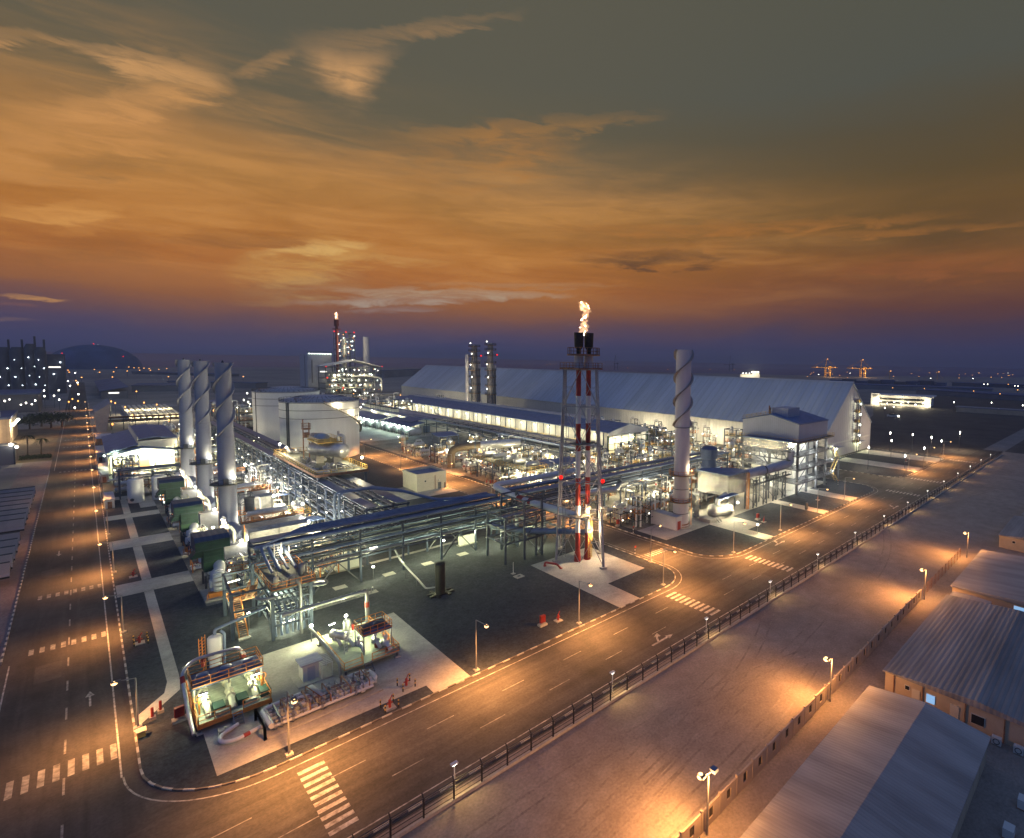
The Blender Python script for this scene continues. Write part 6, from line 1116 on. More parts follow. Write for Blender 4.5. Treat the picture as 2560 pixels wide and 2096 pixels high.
part(t, 'front_canopy', MB().prism_y([(5.2, 7.0), (14.2, 9.4), (23.6, 7.6), (23.6, 7.9), (14.2, 9.7), (5.2, 7.3)], 274, 279), 'roof_blue', smooth_=False); part(t, 'fascia', MB().prism_y([(5.4, 6.4), (23.4, 6.9), (23.4, 7.6), (14.2, 9.3), (5.4, 7.0)], 278.4, 278.9), 'wall_white', smooth_=False)
part(t, 'front_wall', MB().box(5.4, 278.5, 0, 23.4, 278.8, 6.3), 'wall_cream', smooth_=False); part(t, 'roller_door', MB().box(13.0, 278.3, .1, 16.2, 278.49, 4.6), 'orange_brick', smooth_=False); posts(t, 'canopy_post', [(x, 274.4, 0, 7.2) for x in (5.6, 11.5, 17.5, 23.2)], .35, 'grey_steel')
for i in range(8): x = 6.4 + 2.3 * i; o = part(t, 'canopy_tube', MB().bar((x, 276, 6.75), (x + 1.6, 276, 6.8), .3, .14), 'galv', smooth_=False); part(o, 'tube', MB().bar((x, 275.9, 6.6), (x + 1.6, 275.9, 6.66), .34, .12), 'bulb_green', smooth_=False)
for i in range(4): point(t, (7.5 + 4.6 * i, 275.6, 6.0), 3200, GRN, .4)
o = part(t, 'side_light', MB().cbox(4.6, 281, 7.0, .5, .5, .3), 'galv', smooth_=False); part(o, 'bulb', MB().ball((4.5, 280.5, 6.8), .3, 8), 'bulb_green'); point(t, (7.2, 277.6, 8.2), 700, GRN, .3); point(t, (26.5, 282, 9), 1600, WHT, .3)
# ------------------------------------------------------------------ process equipment modules: one of each kind, then copies
def m_pumps():
    t = thing('pump_set', '', 'pump set'); part(t, 'plinth', MB().box(-2.6, -1.6, .12, 2.6, 1.6, .4), 'concrete', smooth_=False)
    for i in range(3):
        x = -1.7 + 1.7 * i; part(t, 'pump', MB().vessel((x, .2, .9), (x, 1.2, .9), .38, 10).cyl((x, -.5, .9), (x, -.2, .9), .5, n=12).ball((x, -.4, 1.0), .45, 8), 'cream_valve' if i % 2 else 'white_steel'); part(t, 'pipe', MB().tube([(x, -.5, 1.2), (x, -.5, 2.6), (x, -1.4, 2.6), (x + .8, -1.4, 3.4)], .16, 8, .5), 'silver')
    part(t, 'header', MB().cyl((-2.6, -1.4, 3.4), (2.6, -1.4, 3.4), .22, n=8), 'silver'); part(t, 'header_frame', MB().bar((-2.4, -1.4, .1), (-2.4, -1.4, 3.3), .16).bar((2.4, -1.4, .1), (2.4, -1.4, 3.3), .16), 'grey_steel', smooth_=False); part(t, 'red_valve', MB().wheel((-1.7, -.9, 2.95), .25).wheel((1.7, -.9, 2.95), .25).cyl((0, -.95, 2.4), (0, -.65, 2.4), .3, n=10), 'red_paint'); return t
def m_exch():
    t = thing('heat_exchanger', '', 'heat exchanger')
    for i, z in enumerate((1.5, 3.2)): part(t, 'shell', MB().vessel((-2.6, 0, z), (2.2, 0, z), .68, 14).cyl((-2.7, 0, z), (-2.4, 0, z), .85, n=14).cyl((2.0, 0, z), (2.2, 0, z), .85, n=14), 'silver')
    part(t, 'saddle', MB().box(-1.8, -.6, .1, -1.4, .6, 1.1).box(1.1, -.6, .1, 1.5, .6, 1.1), 'concrete', smooth_=False); part(t, 'pipe', MB().tube([(-1, 0, 3.8), (-1, 0, 5.0), (-1, 1.5, 5.0), (-1, 1.5, .6)], .22, 8, .6).tube([(1.4, 0, 3.8), (1.4, 0, 4.6), (3.6, 0, 4.6), (3.6, 1.4, 4.6)], .26, 8, .6), 'white_steel'); part(t, 'red_band', MB().cyl((-1, 1.5, 1.8), (-1, 1.5, 2.5), .27, n=10), 'red_paint'); return t
def m_vessel():
    t = thing('upright_vessel', '', 'vessel'); part(t, 'shell', MB().vessel((0, 0, 2.2), (0, 0, 7.2), 1.05, 16), 'silver'); part(t, 'skirt', MB().cyl((0, 0, .1), (0, 0, 2.0), .85, n=14), 'grey_steel'); p = part(t, 'platform', MB().lathe(0, 0, [(1.05, 5.2), (2.0, 5.2), (2.0, 5.35), (1.05, 5.35)], 14), 'grating', smooth_=False); part(p, 'railing', MB().rail([(1.95 * math.cos(i * .57), 1.95 * math.sin(i * .57), 5.35) for i in range(11)], 1.1, .09, True), 'yellow_rail', smooth_=False); part(t, 'ladder', MB().ladder((1.3, -1.0), .1, 6.4, (.7, .7), .6, .09), 'orange_rail', smooth_=False); part(t, 'lamp', MB().ball((-.9, -1.9, 6.8), .18, 6), 'bulb_white'); part(t, 'pipe', MB().tube([(0, 0, 7.6), (0, 0, 8.6), (-1.6, 0, 8.6), (-1.6, 0, .4)], .24, 8, .6), 'pipe_blue'); return t
def m_drum():
    t = thing('elevated_drum', '', 'drum'); m = MB()
    for x in (-2.6, 2.6):
        for y in (-1.6, 1.6): m.bar((x, y, .1), (x, y, 4.2), .28)
        m.bar((x, -1.6, .3), (x, 1.6, 4.0), .14)
    m.bar((-2.6, -1.6, 4.1), (2.6, -1.6, 4.1), .28).bar((-2.6, 1.6, 4.1), (2.6, 1.6, 4.1), .28)
    part(t, 'frame', m, 'blue_steel', smooth_=False); p = part(t, 'deck', MB().box(-3.2, -2.2, 4.2, 3.2, 2.2, 4.32), 'grating', smooth_=False); part(p, 'railing', MB().rail([(-3.1, -2.1, 4.32), (3.1, -2.1, 4.32), (3.1, 2.1, 4.32), (-3.1, 2.1, 4.32)], 1.1, .09, True), 'yellow_rail', smooth_=False); part(t, 'drum', MB().vessel((-1.9, 0, 5.7), (1.9, 0, 5.7), 1.05, 16), 'silver'); part(t, 'pipe', MB().tube([(-1.2, 0, 6.6), (-1.2, 0, 7.6), (.8, 0, 7.6), (.8, -1.4, 7.6), (.8, -1.9, .5)], .22, 8, .6).tube([(1.5, .4, 4.8), (1.5, .4, 2.4), (1.5, 2.6, 2.4)], .25, 8, .5), 'white_steel'); part(t, 'low_tank', MB().vessel((-1.6, .3, 1.3), (1.2, .3, 1.3), .8, 12), 'cream_valve'); return t
def m_manifold():
    t = thing('valve_manifold', '', 'manifold'); v = MB(); w = MB()
    for i in range(4): part(t, 'pipe', MB().tube([(-2.8, -1.2 + .8 * i, .9), (2.4 - .3 * i, -1.2 + .8 * i, .9), (2.6 - .3 * i, -1.2 + .8 * i, 2.6), (2.6 - .3 * i, 2.2, 2.6)], .17 + .05 * (i % 2), 8, .5), ('white_steel', 'silver', 'pipe_blue', 'cream_valve')[i])
    for i in range(12): x, y = -2.4 + .42 * i, -1.2 + .8 * ((i * 7) % 4); v.cyl((x, y, .9), (x + .25, y, .9), .34, n=8).cyl((x + .1, y, .9), (x + .1, y, 1.6), .08, n=6); w.ring((x + .1, y, 1.65), .26, .05, 'z', 8, 4)
    part(t, 'valve', v, 'cream_valve'); part(t, 'hand_wheel', w, 'red_paint'); part(t, 'support', MB().bar((-2.6, -1.6, .1), (-2.6, -1.6, 2.4), .18).bar((-2.6, 1.6, .1), (-2.6, 1.6, 2.4), .18).bar((-2.6, -1.6, 2.4), (-2.6, 1.6, 2.4), .18).bar((2.6, 2.2, .1), (2.6, 2.2, 2.5), .18), 'orange_rail', smooth_=False); return t
def m_struct():
    t = thing('process_structure', '', 'structure'); m = MB()
    for x in (-3, 3):
        for y in (-2.4, 2.4): m.bar((x, y, .1), (x, y, 9.0), .34)
    for z in (3.4, 6.2, 8.9):
        for y in (-2.4, 2.4): m.bar((-3, y, z - .15), (3, y, z - .15), .26)
        for x in (-3, 3): m.bar((x, -2.4, z - .15), (x, 2.4, z - .15), .26)
    m.bar((-3, -2.4, .2), (3, -2.4, 3.2), .16).bar((3, -2.4, 3.5), (-3, -2.4, 6), .16).bar((-3, -2.4, 3.5), (-3, 2.4, 6), .16)
    part(t, 'steel_frame', m, 'blue_steel', smooth_=False)
    for z in (3.4, 6.2): p = part(t, 'deck', MB().box(-3.2, -2.6, z, 3.2, 2.6, z + .12), 'grating', smooth_=False); part(p, 'railing', MB().rail([(-3.1, -2.5, z + .12), (3.1, -2.5, z + .12), (3.1, 2.5, z + .12), (-3.1, 2.5, z + .12)], 1.1, .09, True), 'orange_rail' if z < 4 else 'yellow_rail', smooth_=False)
    part(t, 'vessel', MB().vessel((-1.6, .6, 4.6), (1.4, .6, 4.6), .75, 12).vessel((1.4, -.6, 7.0), (1.4, -.6, 9.4), .75, 12).vessel((-1.4, 0, .9), (-1.4, 0, 2.6), .8, 12), 'silver'); part(t, 'pipe', MB().tube([(-2, -1, .3), (-2, -1, 8.2), (1, -1, 8.2), (1, 2, 8.2), (1, 2, .3)], .2, 8, .6).tube([(2.2, 1.6, .3), (2.2, 1.6, 5.2), (-2.4, 1.6, 5.2), (-2.4, -2, 5.2), (-2.4, -2, 2)], .16, 8, .5).tube([(-3.4, -2.8, 2.2), (3.4, -2.8, 2.2)], .25, 8), 'white_steel'); part(t, 'stair', MB().stair((-2.6, -3.4, .1), (1.8, -3.4, 3.4), .9), 'rust', smooth_=False)
    for x, z in ((-2.8, 5.4), (2.6, 8.2), (.4, 3.0), (-1.2, 8.6)): part(t, 'lamp', MB().ball((x, -2.75, z), .17, 6), 'bulb_white')
    return t
def m_canopy():
    t = thing('pump_shelter', '', 'shelter'); part(t, 'roof', MB().prism_x([(-3.4, 6.0), (3.4, 6.9), (3.4, 7.1), (-3.4, 6.2)], -4.6, 4.6), 'roof_blue_x', smooth_=False); m = MB()
    for x in (-4.3, 0, 4.3): m.bar((x, -3.1, .1), (x, -3.1, 6.0), .28).bar((x, 3.1, .1), (x, 3.1, 6.8), .28).bar((x, -3.1, 5.9), (x, 3.1, 6.7), .24)
    m.bar((-4.3, -3.1, .2), (0, -3.1, 5.8), .14).bar((4.3, -3.1, .2), (0, -3.1, 5.8), .14).bar((-4.3, -3.1, 3.6), (4.3, -3.1, 3.6), .2)
    part(t, 'frame', m, 'blue_steel', smooth_=False); part(t, 'compressor', MB().vessel((-3, 0, 1.7), (-.4, 0, 1.7), 1.0, 14).box(.6, -1.2, .12, 3.4, 1.2, 2.0).vessel((1, 0, 2.9), (3, 0, 2.9), .7, 12), 'white_steel'); part(t, 'rail', MB().rail([(-4.2, -2.8, .15), (4.2, -2.8, .15)], 1.2, .1), 'orange_rail', smooth_=False); part(t, 'pipe', MB().tube([(-2, 0, 2.6), (-2, 0, 4.4), (2.6, 0, 4.4), (2.6, 2.6, 4.4)], .28, 8, .6).tube([(-4, 1.8, .8), (4, 1.8, .8)], .3, 8), 'cream_valve'); return t
def m_bundle():
    t = thing('pipe_bundle', '', 'pipes'); s = MB()
    for x in (-5, -1.7, 1.7, 5): s.bar((x, -1.2, .1), (x, -1.2, 3.1), .18).bar((x, 1.2, .1), (x, 1.2, 3.1), .18).bar((x, -1.4, 2.0), (x, 1.4, 2.0), .2).bar((x, -1.4, 3.1), (x, 1.4, 3.1), .2)
    part(t, 'support', s, 'blue_steel', smooth_=False)
    for i in range(6): y = -1 + .4 * i; part(t, 'pipe', MB().tube([(-5.4, y, .4), (-5.4, y, 2.1 + (i % 2) * 1.1), (5.4, y, 2.1 + (i % 2) * 1.1), (5.4, y, .6)] if i % 3 == 0 else [(-5.6, y, 2.25 + (i % 2) * 1.1), (5.6, y, 2.25 + (i % 2) * 1.1)], .13 + .05 * (i % 3), 8, .6), ('white_steel', 'silver', 'pipe_blue')[i % 3])
    return t
def m_cabinet():
    t = thing('cabinet_row', '', 'cabinets'); c = MB()
    for i in range(4): c.box(-2 + i * 1.02, -.4, .3, -1.02 + i * 1.02, .4, 2.3)
    part(t, 'cabinet', c, 'wall_white', smooth_=False); part(t, 'plinth', MB().box(-2.3, -.7, .12, 2.3, .7, .3), 'concrete', smooth_=False); part(t, 'cable_riser', MB().bar((-1.8, .3, 2.3), (-1.8, .3, 4.4), .3, .1).bar((-1.8, .3, 4.4), (2.2, .3, 4.4), .3, .1), 'galv', smooth_=False); return t
def m_light():
    t = thing('work_light', '', 'light'); part(t, 'mast', MB().cyl((0, 0, .1), (0, 0, 5.6), .08, .06, 6), 'galv'); o = part(t, 'lamp_head', MB().box(-.3, -.3, 5.55, .3, .3, 5.7), 'galv', smooth_=False); part(o, 'bulb', MB().ball((0, 0, 5.4), .3, 8), 'bulb_white'); point(t, (0, 0, 4.9), 3000, (1, .86, .52), .35); return t
def m_skid(seed):
    """Dense piping skid: orthogonal runs of small pipe in a dark frame with valves, a vessel and rails."""
    def make():
        rnd = random.Random(seed); t = thing('piping_skid', '', 'skid'); fr = MB(); H_ = rnd.choice((3.2, 4.4, 5.4))
        for x in (-2.4, 0, 2.4):
            for y in (-1.9, 1.9): fr.bar((x, y, .1), (x, y, H_), .2)
        for z in (H_ * .5, H_):
            for y in (-1.9, 1.9): fr.bar((-2.5, y, z), (2.5, y, z), .18)
            for x in (-2.4, 0, 2.4): fr.bar((x, -1.9, z), (x, 1.9, z), .16)
        fr.bar((-2.4, -1.9, .2), (0, -1.9, H_ * .5), .1).bar((2.4, -1.9, .2), (0, -1.9, H_ * .5), .1); part(t, 'frame', fr, 'blue_steel', smooth_=False)
        g_ = {'white_steel': MB(), 'silver': MB(), 'cream_valve': MB()}; rv, rs = MB(), MB()
        for i in range(30):
            m = rnd.choice(list(g_)); r = rnd.choice((.08, .11, .15, .2)); x, y = rnd.uniform(-2.3, 2.3), rnd.uniform(-1.7, 1.7); z0, z1 = rnd.uniform(.3, 1.4), rnd.uniform(1.6, H_ + 1.2); x2, y2 = rnd.uniform(-2.4, 2.4), rnd.uniform(-1.8, 1.8)
            g_[m].tube([(x, y, z0), (x, y, z1), (x2, y, z1), (x2, y2, z1), (x2, y2, rnd.uniform(.2, z1 - .6))], r, 7, r * 2.5)
            if i % 2: rv.cyl((x - .13, y, z0 + .5), (x + .13, y, z0 + .5), r * 2, n=8)
            if i % 4 == 0: rs.cyl((x2, y, z1 - .1), (x2, y, z1 + .1), r * 2.2, n=8)
        for m in g_: part(t, 'pipework', g_[m], m)
        part(t, 'flange', rv, 'galv'); part(t, 'valve', rs, 'red_paint' if seed % 2 else 'rust'); part(t, 'vessel', MB().vessel((-1.4, .4, H_ * .5 + .8), (1.2, .4, H_ * .5 + .8), .55, 12) if seed % 3 else MB().vessel((.6, -.4, 1.2), (.6, -.4, H_), .6, 12), 'silver')
        for q in range(3): part(t, 'lamp', MB().ball((rnd.uniform(-2.4, 2.4), -2.15, rnd.uniform(1.6, H_ + .6)), .15, 6), ('bulb_white', 'bulb_green', 'bulb_amber')[(q + seed) % 3])
        part(t, 'railing', MB().rail([(-2.5, -2.1, H_ * .5), (2.5, -2.1, H_ * .5)], 1.1, .08).rail([(-2.5, 2.1, .1), (2.5, 2.1, .1)], 1.1, .08), 'orange_rail', smooth_=False); return t
    return make
def m_ptow():
    t = thing('riser_tower', '', 'pipe tower'); fr = MB()
    for x in (-1.2, 1.2):
        for y in (-1.2, 1.2): fr.bar((x, y, .1), (x, y, 9.6), .2)
    for z in (2.4, 4.8, 7.2, 9.6): fr.bar((-1.2, -1.2, z), (1.2, -1.2, z), .16).bar((-1.2, 1.2, z), (1.2, 1.2, z), .16).bar((-1.2, -1.2, z), (-1.2, 1.2, z), .16).bar((1.2, -1.2, z), (1.2, 1.2, z), .16).bar((-1.2, -1.2, z - 2.3), (1.2, -1.2, z), .1)
    part(t, 'frame', fr, 'dark_steel', smooth_=False); part(t, 'pipe', MB().tube([(-.8, -.6, .2), (-.8, -.6, 8.4), (2.6, -.6, 8.4), (2.6, -.6, 5)], .28, 9, .7).tube([(.2, .5, .2), (.2, .5, 10.4), (-2.4, .5, 10.4)], .22, 9, .6).tube([(.8, -.4, .2), (.8, -.4, 6.6), (.8, 3, 6.6)], .34, 9, .8), 'white_steel'); part(t, 'deck', MB().box(-1.6, -1.6, 4.8, 1.6, 1.6, 4.9), 'grating', smooth_=False); part(t, 'railing', MB().rail([(-1.6, -1.6, 4.9), (1.6, -1.6, 4.9), (1.6, 1.6, 4.9), (-1.6, 1.6, 4.9)], 1.1, .08, True), 'orange_rail', smooth_=False); return t
def m_tank():
    t = thing('small_tank', '', 'tank'); part(t, 'shell', MB().lathe(0, 0, [(1.3, .1), (1.3, 3.6), (.9, 4.1), (.2, 4.3)], 18), 'white_steel'); part(t, 'ladder', MB().ladder((1.35, -.5), .1, 4.6, (.5, .8), .5, .07), 'orange_rail', smooth_=False); part(t, 'outlet_pipe', MB().tube([(-1.2, 0, .6), (-2, 0, .6), (-2, 0, 2.6), (-2, 2, 2.6)], .16, 8, .5).cyl((0, 0, 4.2), (0, 0, 5.4), .14, n=8), 'silver'); return t
PROTO = {}
DESC = {'pump': (m_pumps, 'three pale pumps under a header'), 'exch': (m_exch, 'stacked silver heat exchangers'), 'vess': (m_vessel, 'upright vessel with yellow-railed ring platform'), 'drum': (m_drum, 'silver drum on a railed stand'), 'mani': (m_manifold, 'valve manifold with red handwheels'), 'stru': (m_struct, 'three-storey open steel process structure'), 'cano': (m_canopy, 'blue-roofed open pump shelter'), 'bund': (m_bundle, 'low bundle of mixed pipes'), 'cabi': (m_cabinet, 'row of white cabinets'), 'ska': (m_skid(1), 'dense white piping skid'), 'skb': (m_skid(2), 'dense piping skid with a silver drum'), 'skc': (m_skid(3), 'dense piping skid with an upright pot'), 'skd': (m_skid(4), 'dense piping skid with tangled risers'), 'ptow': (m_ptow, 'slim open riser tower'), 'tank': (m_tank, 'small white dome-topped tank'), 'ligh': (m_light, 'white work light on a mast')}
PLACED = []
def put(kind, x, y, rz, zone, sc=1.0):
    fn, d = DESC[kind]
    if kind not in PROTO: o = PROTO[kind] = fn(); o.location = (x, y, 0); o.rotation_euler = (0, 0, rz); o.scale = (sc,) * 3
    else: o = dup(PROTO[kind], (x, y, 0), rz, sc=sc)
    if kind == 'ligh' and sc > 1.2: o.scale = (1.2, 1.2, 1.4)
    PLACED.append((kind, zone, x, y, o)); return o
ZONES = [ # name, x0, y0, x1, y1, cell, kinds, chance
 ('in the side-road pump yard', 98, 122, 135, 172, 5.0, 'ska exch skb drum skc stru skd ptow vess mani skb exch pump ska', .97),
 ('beyond the big curved duct', 99, 176, 135, 262, 6.2, 'ska exch skb mani drum skc exch bund skd vess stru ptow', .92),
 ('between thick chimney and pipe rack', 97, 96, 126, 111.5, 4.7, 'skb mani ska exch skc vess skd ptow', .97),
 ('behind the foil box', 128, 99, 158, 111.5, 5.2, 'stru skb exch ska ptow vess skc', .95),
 ('by the gable of the long hall', 138, 121.5, 188, 172, 6.0, 'stru skb drum ska exch vess skc ptow stru skd', .95),
 ('between long hall and warehouse', 193, 112, 231, 250, 9.0, 'stru drum vess skb exch ptow stru ska', .88),
 ('among the left chimneys', 13.6, 135.5, 19.5, 215, 4.6, 'ska mani exch skc tank skb', .92),
 ('between boilers and broad rack', 24, 152.0, 38.5, 167.5, 4.5, 'skb ska exch skc drum skd ptow', .97),
 ('between farther boilers and broad rack', 24, 185, 38.5, 225, 4.7, 'skb ska exch skc drum stru skd ptow', .96),
 ('under the front of the broad rack', 22.5, 121.2, 38.8, 135.5, 4.4, 'ska skc pump skb mani ptow', .95),
 ('beside the intake houses', 18.4, 121.5, 22.4, 136, 4.2, 'skb ska mani', .95),
 ('by the upright white tanks', 6, 234, 37, 264, 5.6, 'skb exch stru ska mani ptow bund', .92),
 ('behind the left hall', 27, 268, 38.5, 400, 7.0, 'stru exch skb drum vess ska', .9),
 ('beside the white tanks', 50, 205, 56, 330, 6.5, 'skb ska bund exch', .6),
 ('in front of the process tower', 60, 395, 205, 512, 13, 'stru drum skb cano exch ska ptow', .85),
]
BLOCK = [(97, 109, 203, 212), (104, 114, 84, 98), (108, 132, 92, 96), (114, 126, 149, 164), (106, 133, 240, 262), (18, 24, 145, 154), (18, 24, 178, 187)]
rnd = random.Random(21)
for name, x0, y0, x1, y1, cell, kinds, ch in ZONES:
    ks = kinds.split(); nx, ny = max(1, round((x1 - x0) / cell)), max(1, round((y1 - y0) / cell)); q = 0
    for j in range(ny):
        for i in range(nx):
            x = x0 + (i + .5) * (x1 - x0) / nx + rnd.uniform(-.5, .5); y = y0 + (j + .5) * (y1 - y0) / ny + rnd.uniform(-.5, .5)
            if rnd.random() > ch or any(a < x < b and c < y < d for a, b, c, d in BLOCK): continue
            q += 1; k = ks[(q * 7 + j * 3 + rnd.randint(0, 2)) % len(ks)]
            put(k, x, y, rnd.choice((0, 0, R(90), R(180), R(270))), name, rnd.uniform(.82, 1.08) * (1.5 if cell > 11 else 1.15 if cell > 8 else 1))
            if q % (5 if cell < 5.3 else 4 if cell < 8 else 2) == 0: put('ligh', x + cell * .45, y - cell * .4, 0, name, 1.5 if cell > 11 else 1)
for x, y, rz, z in ((119.5, 156, 0, 'in the side-road pump yard'), (110, 157, 0, 'in the side-road pump yard'), (119, 251, 0, 'beyond the big curved duct')): put('cano', x, y, rz, z, 1.15)
for x, y in ((36.2, 121.5), (61, 118)): put('cabi', x, y, 0, 'beside the cross-yard rack')
cnt = {}
for k, z, x, y, o in sorted(PLACED, key=lambda r: (r[2] * .7417 + r[3] * .6672)):
    c = cnt[(k, z)] = cnt.get((k, z), 0) + 1; tot = sum(1 for r in PLACED if r[0] == k and r[1] == z)
    o['label'] = ('%s %s' % (DESC[k][1], z)) if tot == 1 else '%s, %s %s' % (DESC[k][1], 'nearest' if c == 1 else nth(c) + ' nearest', z); o['group'] = o.name.split('.')[0].replace('_', ' ') + 's of the process areas'
# big curved duct and the long elevated platform of exchangers
t = thing('curved_duct', 'big brown insulated duct rising from the ground and bending over towards the process yard', 'duct', (100, 206, 0)); part(t, 'duct', MB().tube([(100.2, 206.5, .1), (100.2, 206.5, 7.4), (104, 204, 8.8), (122, 194, 9.6)], 1.5, 18, 3.6), 'brown_insul'); part(t, 'collar', MB().cyl((108, 201.8, 8.95), (108.5, 201.5, 8.97), 1.75, n=18).cyl((100.2, 206.5, .1), (100.2, 206.5, .6), 1.8, n=18), 'grey_steel'); part(t, 'grey_section', MB().cyl((110, 200.6, 9.05), (124, 192.8, 9.7), 1.75, n=18), 'silver'); tl = MB()
for x, y in ((106, 202.6), (113, 198.8), (120, 195)): tl.bar((x - 1, y, .1), (x, y, 7.4), .25).bar((x + 1, y, .1), (x, y, 7.4), .25)
part(t, 'prop', tl, 'dark_steel', smooth_=False)
t = thing('exchanger_platform', 'long raised platform of exchangers with a row of railings beside the side road', 'platform', (104, 166, 0)); part(t, 'deck', MB().box(98.8, 150, 7.2, 108, 186, 7.5), 'grating', smooth_=False); part(t, 'railing', MB().rail([(98.9, 150.1, 7.5), (107.9, 150.1, 7.5), (107.9, 185.9, 7.5), (98.9, 185.9, 7.5)], 1.2, .1, True, 1.8), 'yellow_rail', smooth_=False); posts(t, 'column', [(x, y, .1, 7.2) for x in (99.4, 107.4) for y in (151, 162, 173, 184)], .4, 'blue_steel')
for i in range(5): y = 153.5 + 7 * i; part(t, 'exchanger', MB().vessel((101, y, 9), (105.5, y, 9), .95, 14).tube([(102, y, 9.9), (102, y, 11.4), (104.5, y + 1.5, 11.4), (104.5, y + 1.5, 7.6)], .3, 8, .7), 'silver'); part(t, 'red_band', MB().cyl((104.5, y + 1.5, 8.6), (104.5, y + 1.5, 9.4), .34, n=10), 'red_paint')
for i in range(3): point(t, (103, 157 + 11 * i, 11.2), 1500, WHT, .35)
# ------------------------------------------------------------------ green-lit storage bullets and the long building behind them
for row, (x0, y0, x1, y1, n) in enumerate(((123.5, 392, 125.5, 350, 8), (125.5, 340, 127, 306, 7))):
    for i in range(n):
        x, y = x0 + (x1 - x0) * i / (n - 1), y0 + (y1 - y0) * i / (n - 1); t = thing('gas_bullet', 'white dome-ended vessel in the green-lit %s row, %s from the left' % (('rear', 'front')[row], nth(i + 1)), 'vessel', (x, y, 0), 'white vessels under green light')
        part(t, 'shell', MB().vessel((x - 3, y, 2.6), (x + 3, y, 2.6), 1.9, 14), 'white_steel'); part(t, 'saddle', MB().box(x - 2.4, y - 1, .1, x - 1.8, y + 1, 1.4).box(x + 1.8, y - 1, .1, x + 2.4, y + 1, 1.4), 'concrete', smooth_=False); part(t, 'rail', MB().bar((x - 3.6, y - 2.4, .1), (x - 3.6, y - 2.4, 2.4), .2).bar((x - 3.6, y - 2.4, 2.3), (x - 3.6, y + 2.4, 2.3), .15), 'green_light_box', smooth_=False)
        b = part(t, 'tube_light', MB().bar((x - 3.4, y - 1.2, 5.2), (x - 3.4, y + 1.2, 5.2), .34), 'bulb_green', smooth_=False)
        if i % 2 == 0: point(t, (x - 3.6, y, 4.9), 1700, (.75, 1, .78), .4)
    t = thing('vessel_shelter', 'long blue-grey lean-to roof over the %s green-lit row of vessels' % ('rear', 'front')[row], 'shelter', ((x0 + x1) / 2 + 2, (y0 + y1) / 2, 0)); part(t, 'roof', MB().prism_y([(x0 - 3, 5.8), (x0 + 6, 7.6), (x0 + 6, 7.8), (x0 - 3, 6.0)], y1 - 4, y0 + 4), 'roof_blue', smooth_=False); pc = MB()
    for i in range(9): y = y1 - 3 + (y0 - y1 + 6) * i / 8; pc.bar((x0 - 2.8, y, .1), (x0 - 2.8, y, 5.8), .25).bar((x0 + 5.8, y, .1), (x0 + 5.8, y, 7.5), .25)
    part(t, 'post', pc, 'grey_steel', smooth_=False)
t = thing('utility_building', 'long flat-roofed white building with a row of cooling fans on its roof', 'building', (143, 365, 0)); part(t, 'wall', MB().box(134, 316, 0, 152, 420, 8), 'wall_white', smooth_=False); part(t, 'roof', MB().box(133.5, 315.5, 8, 152.5, 420.5, 8.4), 'clad_grey', smooth_=False); part(t, 'end_canopy', MB().prism_y([(127, 7.6), (134, 8.6), (134, 8.8), (127, 7.8)], 310, 330), 'roof_blue', smooth_=False); part(t, 'door', MB().box(136, 315.3, .1, 140, 315.49, 4), 'pipe_blue', smooth_=False)
for i in range(12): y = 362 + 4.6 * i; f = part(t, 'fan_unit', MB().cbox(138, y, 8.4, 3.4, 3.2, 2.4), 'cream_valve', smooth_=False); part(f, 'fan_ring', MB().lathe(138, y, [(1.2, 10.8), (1.3, 11.3), (1.0, 11.3)], 12), 'dark_steel')
for i in range(4): point(t, (132.5, 322 + 22 * i, 7), 1200, WHT, .4)
# ------------------------------------------------------------------ distant process tower with its red flare
bx, by = 214, 742
t = thing('tower_block', 'tall pale windowless block with lamps along its roof edge beside the distant process tower', 'building', (196, 760, 0)); part(t, 'wall', MB().box(183, 742, 0, 209, 775, 47), 'clad_grey', smooth_=False); part(t, 'recess_shade', MB().box(187, 741.5, 12, 188.2, 741.99, 40).box(182.6, 752, 0, 182.99, 753, 45), 'far_grey', smooth_=False); part(t, 'window_row', MB().box(196, 741.4, 25, 203, 741.9, 26), 'window_lit', smooth_=False)  # darker strips on the wall face imitate the shade of recesses
for i in range(9): part(t, 'roof_lamp', MB().ball((185 + 2.8 * i, 741.5, 47.5), .45, 6), 'bulb_green')
part(t, 'roof_frame', MB().rail([(183, 742, 47), (209, 742, 47)], 3, .3, step=6), 'dark_steel', smooth_=False)
t = thing('process_tower', 'distant open steel process tower topped by a dark red flare stack, full of tiny lights', 'tower', (bx, by, 0)); fr = MB()
def cage(mb, x0, x1, y0, y1, zs, w=.5, nx=4):
    for i in range(nx + 1):
        x = x0 + (x1 - x0) * i / nx
        for y in (y0, y1): mb.bar((x, y, 0), (x, y, zs[-1]), w)
    for z in zs:
        for y in (y0, y1): mb.bar((x0, y, z), (x1, y, z), w)
        for x in (x0, x1): mb.bar((x, y0, z), (x, y1, z), w)
    for a, b in zip(zs, zs[1:]): mb.bar((x0, y0, a), ((x0 + x1) / 2, y0, b), w * .5).bar(((x0 + x1) / 2, y0, b), (x1, y0, a), w * .5)
cage(fr, 210.5, 228.5, 722, 738, [0, 10, 20, 30, 38, 46, 53, 60, 67, 73.5], .6, 3); cage(fr, 188, 247, 690, 718, [0, 7, 13, 19, 25, 32], .55, 8)
